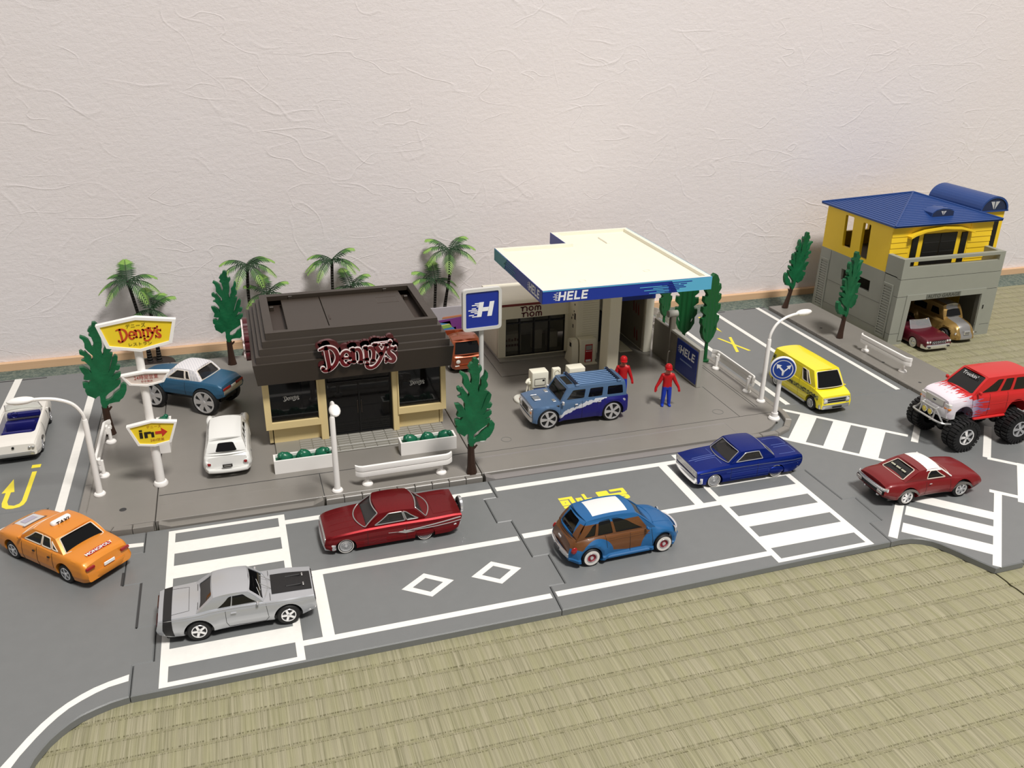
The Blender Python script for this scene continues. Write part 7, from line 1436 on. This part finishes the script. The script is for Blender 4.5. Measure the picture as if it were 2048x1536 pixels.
    for sy in (-.75, .75): cbox(t, 'bonnet_handle', 4.5, 5.3, sy - .06, sy + .06, 3.14, 3.26, CHROME, .03); cbox(t, 'bonnet_vent', 2.9, 3.3, sy * 1.9 - .35, sy * 1.9 + .35, 3.2, 3.27, SILVER, .02)
    for x_ in (2.6, -.2, -3.1): mould(t, bd, [(x_, .06), (x_, .98)], .022, LINE, 'door_gap')
    placed(t, (41.4, 87.45), (33.15, 87.35), 1, 2.5, 0.5); return t
offroad()
# ---------------------------------------------------------------- copper pickup
def pickup():
    t = car_thing('pickup_truck', 'copper brown toy forward-cab pickup behind the diner', 0, 0, 0, 0, 'toy truck')
    P = carpaint('copper_paint', (150, 74, 42), .45, .3, .6)
    bd = Body(top=[(-5.4, 2.5), (1.3, 2.55), (1.6, 2.75), (4.0, 2.75), (4.8, 2.55), (5.05, 2.3)], bot=[(-5.4, .9), (-4.6, .6), (4.4, .6), (5.05, .85)], wid=[(-5.4, 2.3), (0, 2.35), (4, 2.35), (4.7, 2.25), (5.05, 2.0)], sec=[(0, .88), (.1, .97), (.3, 1.0), (.7, 1.0), (.9, .97), (1, .92)], crown=.05, fl=[(0, -.2), (.4, .12), (.7, .1), (1, -.1)], wh=[(3.2, .9), (-3.4, .9)], ra=1.1, flare=.04)
    o = obj('body', bd.build(), P, t); ct = wells(3.2, -3.4, 1.08, 1.9, .7, .9); ct.box(-5.0, .9, -1.95, 1.95, 1.5, 4); cut(o, ct); chassis(t, -5, 4.6, 1.95, .45, .9)
    house(t, bd, dict(b=(1.1, 4.75, 2.2, 2.15), t=(1.35, 3.7, 1.85, 1.85), z=(4.4, 4.4), arch=.1, crown=.22, bf=.25, br=.05, tbf=.3, sink=.1, sw=[[(.2, .2), (.8, .2), (.72, .84), (.22, .84)]], fw=[(.05, .1), (.95, .1), (.92, .88), (.08, .88)], pw=2.4), P, glass=GLASSD, trim=P, trimr=.07)
    wheels(t, 3.2, -3.4, 2.0, .88, .65, .55, 'five')
    for sd in (1, -1):
        lampdisc(t, 5.05, sd * 1.45, 1.8, .32, LENSW, bez=P); cbox(t, 'tail_light', -5.5, -5.38, sd * 1.7, sd * 2.1, 1.5, 2.0, LENSR); cbox(t, 'indicator', 5.02, 5.12, sd * 1.3, sd * 1.9, 1.1, 1.25, LENSW, .02)
    bumper(t, 5.0, 2.2, .7, 1.15, .2, P, .2, wrap=.4); cbox(t, 'front_moulding', 4.98, 5.1, -1.9, 1.9, 2.25, 2.4, P)
    cbox(t, 'tailgate_line', -5.46, -5.4, -1.9, 1.9, 1.6, 1.65, LINE, .01)
    t.location = (28.4, 111.5, .5); t.rotation_euler = (0, 0, -PI / 2 + .02); return t
pickup()
# ---------------------------------------------------------------- raised teal coupe
def donk():
    t = car_thing('lifted_coupe', 'teal toy coupe on oversized chrome wheels with white patterned roof', 0, 0, 0, 0)
    P = carpaint('teal_paint', (44, 92, 124), .1, .42, .2)
    def vinyl(nt, x, y, z): return mixc(nt, (((x + y) * 2.4).fr() - .5).ab().lt(.13) * (((x - y) * 2.4).fr() - .5).ab().lt(.3), lin((226, 224, 226)), lin((190, 190, 200)))
    VN = mat('patterned_vinyl', (224, 222, 224), .5, colfn=vinyl)
    bd = Body(top=[(-6.1, 3.75), (-5.4, 4.05), (-3.2, 4.15), (0, 4.1), (2.4, 4.05), (4.8, 3.85), (6.1, 3.6)], bot=[(-6.1, 2.5), (-5.2, 2.15), (5, 2.1), (6.1, 2.4)], wid=[(-6.1, 2.2), (-5, 2.42), (-3, 2.5), (0, 2.4), (4, 2.45), (6.1, 2.15)], sec=[(0, .9), (.08, .96), (.35, 1.0), (.7, .985), (.9, .95), (1, .88)], crown=.12, fl=[(0, 0), (1, 0)], rl=[(0, 0), (.5, .1), (1, -.15)], wh=[(3.7, 2.1), (-3.65, 2.1)], ra=1.35, flare=.05)
    o = obj('body', bd.build(), P, t); cut(o, wells(3.7, -3.65, 1.72, 1.9, 1.0, 1.85)); chassis(t, -5.4, 5.2, 1.6, 1.5, 2.2)
    house(t, bd, dict(b=(-3.2, 2.2, 2.15, 2.15), t=(-2.2, .6, 1.78, 1.75), z=(5.3, 5.35), arch=.1, crown=.18, bf=.45, br=.25, sw=[[(.42, .14), (.9, .14), (.78, .84), (.46, .84)], [(.27, .14), (.39, .14), (.42, .84), (.3, .84)]], rw=[(.08, .12), (.92, .12), (.9, .9), (.1, .9)], pw=2.5), VN, glass=glassmat('grey_car_glass', (58, 56, 55), .45), trim=mat('trim_pale', (222, 212, 196), .35), trimr=.05, seats=[.3, -1.6])
    wheels(t, 3.7, -3.65, 2.25, 1.72, .85, 1.42, 'six')
    bumper(t, -6.1, 2.25, 2.7, 3.25, .25, SILVER, .15, sgn=-1, wrap=.4); bumper(t, 6.1, 2.2, 2.3, 2.8, .2, CHROME, .15); cbox(t, 'grille', 6.0, 6.2, -1.2, 1.2, 3.0, 3.5, CHROME)
    for sd in (1, -1): cbox(t, 'tail_light', -6.28, -6.12, sd * .6, sd * 2.05, 3.3, 3.6, LENSR); lampdisc(t, 6.15, sd * 1.7, 3.0, .25, LENSW); obj('mirror', B().box(1.6, 1.85, sd * 2.3, sd * 2.6, 4.0, 4.25, bv=.06), CHROME, t)
    cbox(t, 'licence_plate', -6.32, -6.22, -.45, .45, 3.3, 3.56, WHITE, .02)
    for x_ in (3.7, -3.65): obj('axle', B().cyl((x_, -2, 1.72), (x_, 2, 1.72), .2, n=10), BLACK, t)
    mould(t, bd, [(2.2, .1), (2.2, .97)], .02, LINE, 'door_gap'); mould(t, bd, [(-1.0, .1), (-1.0, .97)], .02, LINE, 'door_gap')
    placed(t, (-5.75, 102.6), (-11.7, 106.7), 1, 2.6, .5); return t
donk()
# ---------------------------------------------------------------- white wagon
def wagon():
    t = car_thing('wagon_car', 'small white rounded toy wagon with tail fins parked by the diner', 0, 0, 0, 0)
    P = carpaint('gloss_white', (236, 236, 232), 0, .3, .5)
    bd = Body(top=[(-5.2, 2.3), (-4.6, 2.65), (-2, 2.75), (1.5, 2.75), (3.6, 2.7), (4.9, 2.45), (5.3, 2.1)], bot=[(-5.2, .85), (-4.4, .5), (4.4, .5), (5.3, .8)], wid=[(-5.2, 2.15), (-4.6, 2.4), (-1, 2.35), (3, 2.3), (4.8, 2.2), (5.3, 1.95)], sec=[(0, .9), (.08, .97), (.35, 1.03), (.6, 1.0), (.85, .96), (1, .88)], crown=.14, fl=[(0, 0), (.5, .1), (1, -.1)], rl=[(0, -.1), (.5, .1), (1, -.25)], wh=[(3.0, .9), (-3.0, .9)], ra=1.05, flare=.06)
    o = obj('body', bd.build(), P, t); cut(o, wells(3.0, -3.0, 1.02, 1.9, .7, .85)); chassis(t, -4.7, 4.7, 1.95, .35, .8)
    house(t, bd, dict(b=(-4.7, 2.6, 2.05, 2.05), t=(-3.9, 1.0, 1.65, 1.65), z=(4.05, 4.1), arch=.12, crown=.2, bf=.5, br=.3, tbf=.2, tbr=.25, sw=[[(.62, .2), (.9, .2), (.78, .8), (.63, .8)], [(.4, .2), (.58, .2), (.59, .8), (.41, .8)], [(.2, .2), (.36, .2), (.37, .8), (.22, .8)], [(.06, .22), (.17, .22), (.18, .76), (.1, .7)]], rw=[(.22, .2), (.78, .2), (.72, .72), (.28, .72)], pw=2.4), P, glass=GLASSD)
    wheels(t, 3.0, -3.0, 1.98, .85, .62, .5, 'cap')
    for sd in (1, -1):
        obj('front_fender', B().ball((4.3, sd * 1.95, 2.3), 1.0, n=14, sq=(1.1, .42, .5)), P, t)
        lampdisc(t, -5.2, sd * 1.85, 1.75, .2, LENSR, -1, 'tail_light', P); lampdisc(t, 5.3, sd * 1.65, 2.1, .3, LENSW); obj('rear_fender', B().ball((-4.5, sd * 2.05, 1.7), 1.0, n=12, sq=(.8, .3, .55)), P, t)
    bumper(t, -5.25, 2.3, .75, 1.15, .25, P, .3, sgn=-1, wrap=.5); bumper(t, 5.3, 2.2, .75, 1.15, .2, P, .2); pl_ = cbox(t, 'licence_plate', -5.5, -5.4, -.5, .5, 1.35, 1.72, mat('plate_black', (44, 42, 40), .5), .03)
    cbox(pl_, 'plate_print', -5.53, -5.49, -.36, .36, 1.47, 1.6, mat('plate_grey2', (130, 128, 122), .5), .01)
    topline(t, bd, [(-4.8, -.8), (-4.8, .8)], .02, mat('white_gap', (170, 168, 164), .5), 'tailgate_gap')
    t.location = (-3.2, 91.5, .5); t.rotation_euler = (0, 0, PI / 2 - .03); return t
wagon()
# ---------------------------------------------------------------- open cars
def opencar(name, label, P, tub, L, spec, loc, rz, glass, frame, seat):
    t = car_thing(name, label, 0, 0, 0, 0)
    bd = Body(**spec); o = obj('body', bd.build(), P, t); ct = wells(L['xf'], L['xr'], L['ra'], L['ty'], .65, L['zc'])
    ct.prism(rpoly([(L['c0'], -1.95), (L['c1'], -2.0), (L['c1'], 2.0), (L['c0'], 1.95)], [.6, .25, .25, .6], 5), 1.3, 5, 'xy'); cut(o, ct); chassis(t, bd.x0 + .6, bd.x1 - .6, 2.0, .3, .75)
    ins = obj('interior_tub', B().prism(rpoly([(L['c0'], -1.93), (L['c1'], -1.98), (L['c1'], 1.98), (L['c0'], 1.93)], [.6, .25, .25, .6], 5), 1.25, 1.42, 'xy'), tub, t)
    for k, x_ in enumerate(L['seats']): obj('bench_seat', B().box(x_ - .3, x_ + .15, -1.55, 1.55, 1.35, 2.45, bv=.15, seg=2).box(x_, x_ + .9, -1.5, 1.5, 1.35, 1.85, bv=.12, seg=2), seat, t)
    obj('dashboard', B().box(L['c1'] - .5, L['c1'], -1.75, 1.75, 1.8, 2.45, bv=.12), tub, t); obj('steering_wheel', B().lathe([(.36, 0), (.4, .04), (.36, .08), (.32, .04), (.36, 0)], n=18, axis='x', T=Matrix.Translation((L['c1'] - .75, .9, 2.35))), tub, t)
    z0 = bd.zt(L['c1']) + .05; n = 10; vs = []
    for v in range(2):
        for j in range(n + 1): s_ = -1 + 2 * j / n; vs.append((L['c1'] + .25 + .35 * (1 - s_ * s_) - v * .75, s_ * (1.95 - .2 * v), z0 + v * L['wh']))
    ws = obj('windshield', B().add(vs, [(j, j + 1, n + 2 + j, n + 1 + j) for j in range(n)]), glass, t, 40)
    fp_ = [vs[n + 1 + j] for j in range(n + 1)]; obj('windshield_frame', B().tube([vs[0]] + fp_ + [vs[n]], .06, n=6), frame, ws); obj('windshield_base', B().tube(vs[:n + 1], .06, n=6), frame, ws)
    return t, bd
WP = carpaint('ivory_paint', (232, 228, 220), 0, .34, .4); NAVYI = mat('navy_interior', (24, 26, 100), .4)
cv, bd = opencar('convertible_car', 'white open toy convertible with dark blue interior', WP, NAVYI, dict(xf=3.8, xr=-3.7, ra=1.02, ty=2.1, zc=.9, c0=-3.9, c1=2.6, seats=(-2.9, -.4), wh=1.1),
    dict(top=[(-6.3, 2.15), (-5.4, 2.4), (-3, 2.55), (0, 2.5), (2.4, 2.5), (4.8, 2.4), (6.3, 2.1)], bot=[(-6.3, .9), (-5.2, .55), (5.2, .55), (6.3, .8)], wid=[(-6.3, 2.3), (-5, 2.5), (-2.6, 2.6), (-1.2, 2.45), (3, 2.45), (6.3, 2.3)], crown=.08, fl=[(0, -.1), (.5, .1), (1, .05)], rl=[(0, -.05), (.5, .05), (1, -.2)], wh=[(3.8, .9), (-3.7, .9)], ra=1.05, flare=.03), None, 0, glassmat('green_glass', (150, 196, 180), .35), WP, NAVYI)
wheels(cv, 3.8, -3.7, 2.1, .85, .65, .55, 'five')
for sd in (1, -1):
    for y_ in (1.95, 1.6): lampdisc(cv, -6.32, sd * y_, 1.85, .13, SILVER, -1, 'tail_light', SILVER)
    lampdisc(cv, 6.35, sd * 1.7, 1.7, .25, LENSW); obj('mirror', B().box(1.9, 2.15, sd * 2.4, sd * 2.7, 2.6, 2.8, bv=.06), WP, cv)
bumper(cv, -6.25, 2.3, .95, 1.4, .2, SILVER, .1, sgn=-1, wrap=.3); bumper(cv, 6.3, 2.3, .9, 1.4, .2, SILVER, .12); mould(cv, bd, [(-6.2, .97), (0, .97), (6.1, .97)], .03, mat('ivory_edge', (206, 200, 190), .5), 'body_crease')
obj('boot_lock', B().lathe([(.14, 0), (.14, .06), (0, .06)], n=12, axis='x', T=Matrix.Translation((-6.28, 0, 2.0)) @ Matrix.Diagonal((-1, 1, 1, 1))), BLACK, cv)
mould(cv, bd, [(2.3, .1), (2.3, .95)], .02, LINE, 'door_gap'); mould(cv, bd, [(-1.2, .1), (-1.2, .95)], .02, LINE, 'door_gap')
cv.location = (-25.75, 102.9, 0); cv.rotation_euler = (0, 0, PI / 2 + .03)
MP = carpaint('maroon_paint', (96, 24, 38), .15, .36, .4)
cd, bd = opencar('convertible_car', 'maroon open toy convertible with chrome grille in the garage mouth', MP, mat('maroon_interior', (84, 30, 40), .5), dict(xf=3.9, xr=-3.9, ra=.98, ty=2.1, zc=.75, c0=-3.2, c1=2.2, seats=(-2.6, -.4), wh=1.15),
    dict(top=[(-6.6, 2.4), (-5.4, 2.4), (-3, 2.4), (0, 2.4), (2.4, 2.4), (4.8, 2.3), (6.2, 2.05), (6.5, 1.85)], bot=[(-6.6, .7), (-5.2, .4), (5.2, .4), (6.5, .7)], wid=[(-6.6, 2.4), (-5, 2.5), (0, 2.48), (5, 2.5), (6.5, 2.3)], crown=.08, fl=[(0, -.1), (.5, .05), (1, -.05)], wh=[(3.9, .8), (-3.9, .8)], ra=1.0), None, 0, glassmat('clear_glass', (210, 214, 216), .3), CHROME, mat('maroon_interior', (84, 30, 40), .5))
wheels(cd, 3.9, -3.9, 2.12, .82, .6, .55, 'cap', (.57, .74))
bumper(cd, 6.45, 2.45, .55, 1.2, .25, CHROME, .2, wrap=.6); gr = cbox(cd, 'grille', 6.35, 6.55, -1.3, 1.3, 1.3, 1.75, BLACK)
for k in range(8): lampdisc(gr, 6.58, -1.15 + k * .33, 1.42, .07, CHROME, 1, 'grille_bullet'); lampdisc(gr, 6.58, -1.15 + k * .33, 1.62, .07, CHROME, 1, 'grille_bullet')
for sd in (1, -1):
    for y_ in (1.6, 2.05): lampdisc(cd, 6.48, sd * y_, 1.62, .17, LENSW)
    cbox(cd, 'bumper_lamp', 6.7, 6.76, sd * 1.5, sd * 2.0, .75, .95, BLACK, .03); obj('tail_fin', B().prism([(-6.9, 2.3), (-3.5, 2.35), (-6.7, 3.2)], sd * 2.2 - .1, sd * 2.2 + .1, 'xz'), MP, cd)
cd.location = (99.5, 104.0, -.64); cd.rotation_euler = (0, 0, -PI / 2)
# ---------------------------------------------------------------- gold delivery truck
def gold():
    t = car_thing('delivery_truck', 'gold and silver toy delivery van with rounded cab in the garage mouth', 0, 0, 0, 0, 'toy van')
    def two(nt, x, y, z):
        n = (noise(nt, x, y, z, .8, 2.0) - .5) * .5; m = ((y.ab() + n).lt(1.05)) * x.gt(-1.0) * z.gt(.5)
        return mixc(nt, m, lin((168, 136, 78)), lin((168, 166, 164)))
    P = mat('gold_paint', (168, 136, 78), .32, metal=.55, coat=.4, colfn=two)
    bd = Body(top=[(-6.0, 2.9), (0, 3.0), (2.3, 3.0), (4.2, 2.75), (5.4, 2.3), (5.8, 1.7)], bot=[(-6.0, .8), (-5, .5), (5, .5), (5.8, .65)], wid=[(-6.0, 2.2), (0, 2.3), (2.5, 2.2), (4.6, 1.85), (5.5, 1.6), (5.8, 1.2)], sec=[(0, 1.0), (.1, 1.04), (.3, 1.05), (.5, 1.0), (.8, .95), (.92, .88), (1, .74)], crown=.3, fl=[(0, 0), (.5, .1), (1, -.3)], wh=[(3.6, .95), (-3.8, .95)], ra=1.25, flare=.4)
    o = obj('body', bd.build(), P, t); cut(o, wells(3.6, -3.8, 1.12, 2.2, .8, .9)); chassis(t, -5.4, 5.2, 1.9, .35, .85)
    house(t, bd, dict(b=(-5.8, 2.6, 2.0, 1.85), t=(-5.4, 1.7, 1.7, 1.6), z=(4.9, 4.9), arch=.1, crown=.4, bf=.3, br=.05, tbf=.3, sink=.1, bulge=.1, sw=[[(.66, .25), (.9, .25), (.88, .75), (.7, .75)], [(.2, .25), (.55, .25), (.55, .75), (.2, .75)]], fw=[(.1, .22), (.9, .22), (.86, .68), (.14, .68)], pw=2.0), P, glass=GLASSD)
    wheels(t, 3.6, -3.8, 2.15, .92, .65, .58, 'cap')
    gr = cbox(t, 'grille', 5.6, 5.92, -.55, .55, 1.4, 2.0, CHROME); cbox(gr, 'grille_slot', 5.9, 5.95, -.42, .42, 1.5, 1.9, mat('grille_grey', (120, 118, 116), .4), .02)
    for sd in (1, -1): lampdisc(t, 5.35, sd * 1.65, 1.5, .2, LENSW); cbox(t, 'tail_light', -6.1, -5.98, sd * 1.6, sd * 2.0, 1.3, 1.8, LENSR)
    bumper(t, 5.55, 1.9, .6, .95, .15, P, .3, wrap=.4)
    t.location = (106.3, 105.0, -.64); t.rotation_euler = (0, 0, -PI / 2); return t
gold()
# ---------------------------------------------------------------- bring the layout to metres
_done = set()
for o in scene.objects:
    if o in KEEP: continue
    o.location = o.location * S
    if o.type == 'MESH' and o.data.name not in _done:
        _done.add(o.data.name); o.data.transform(Matrix.Scale(S, 4)); o.data.update()
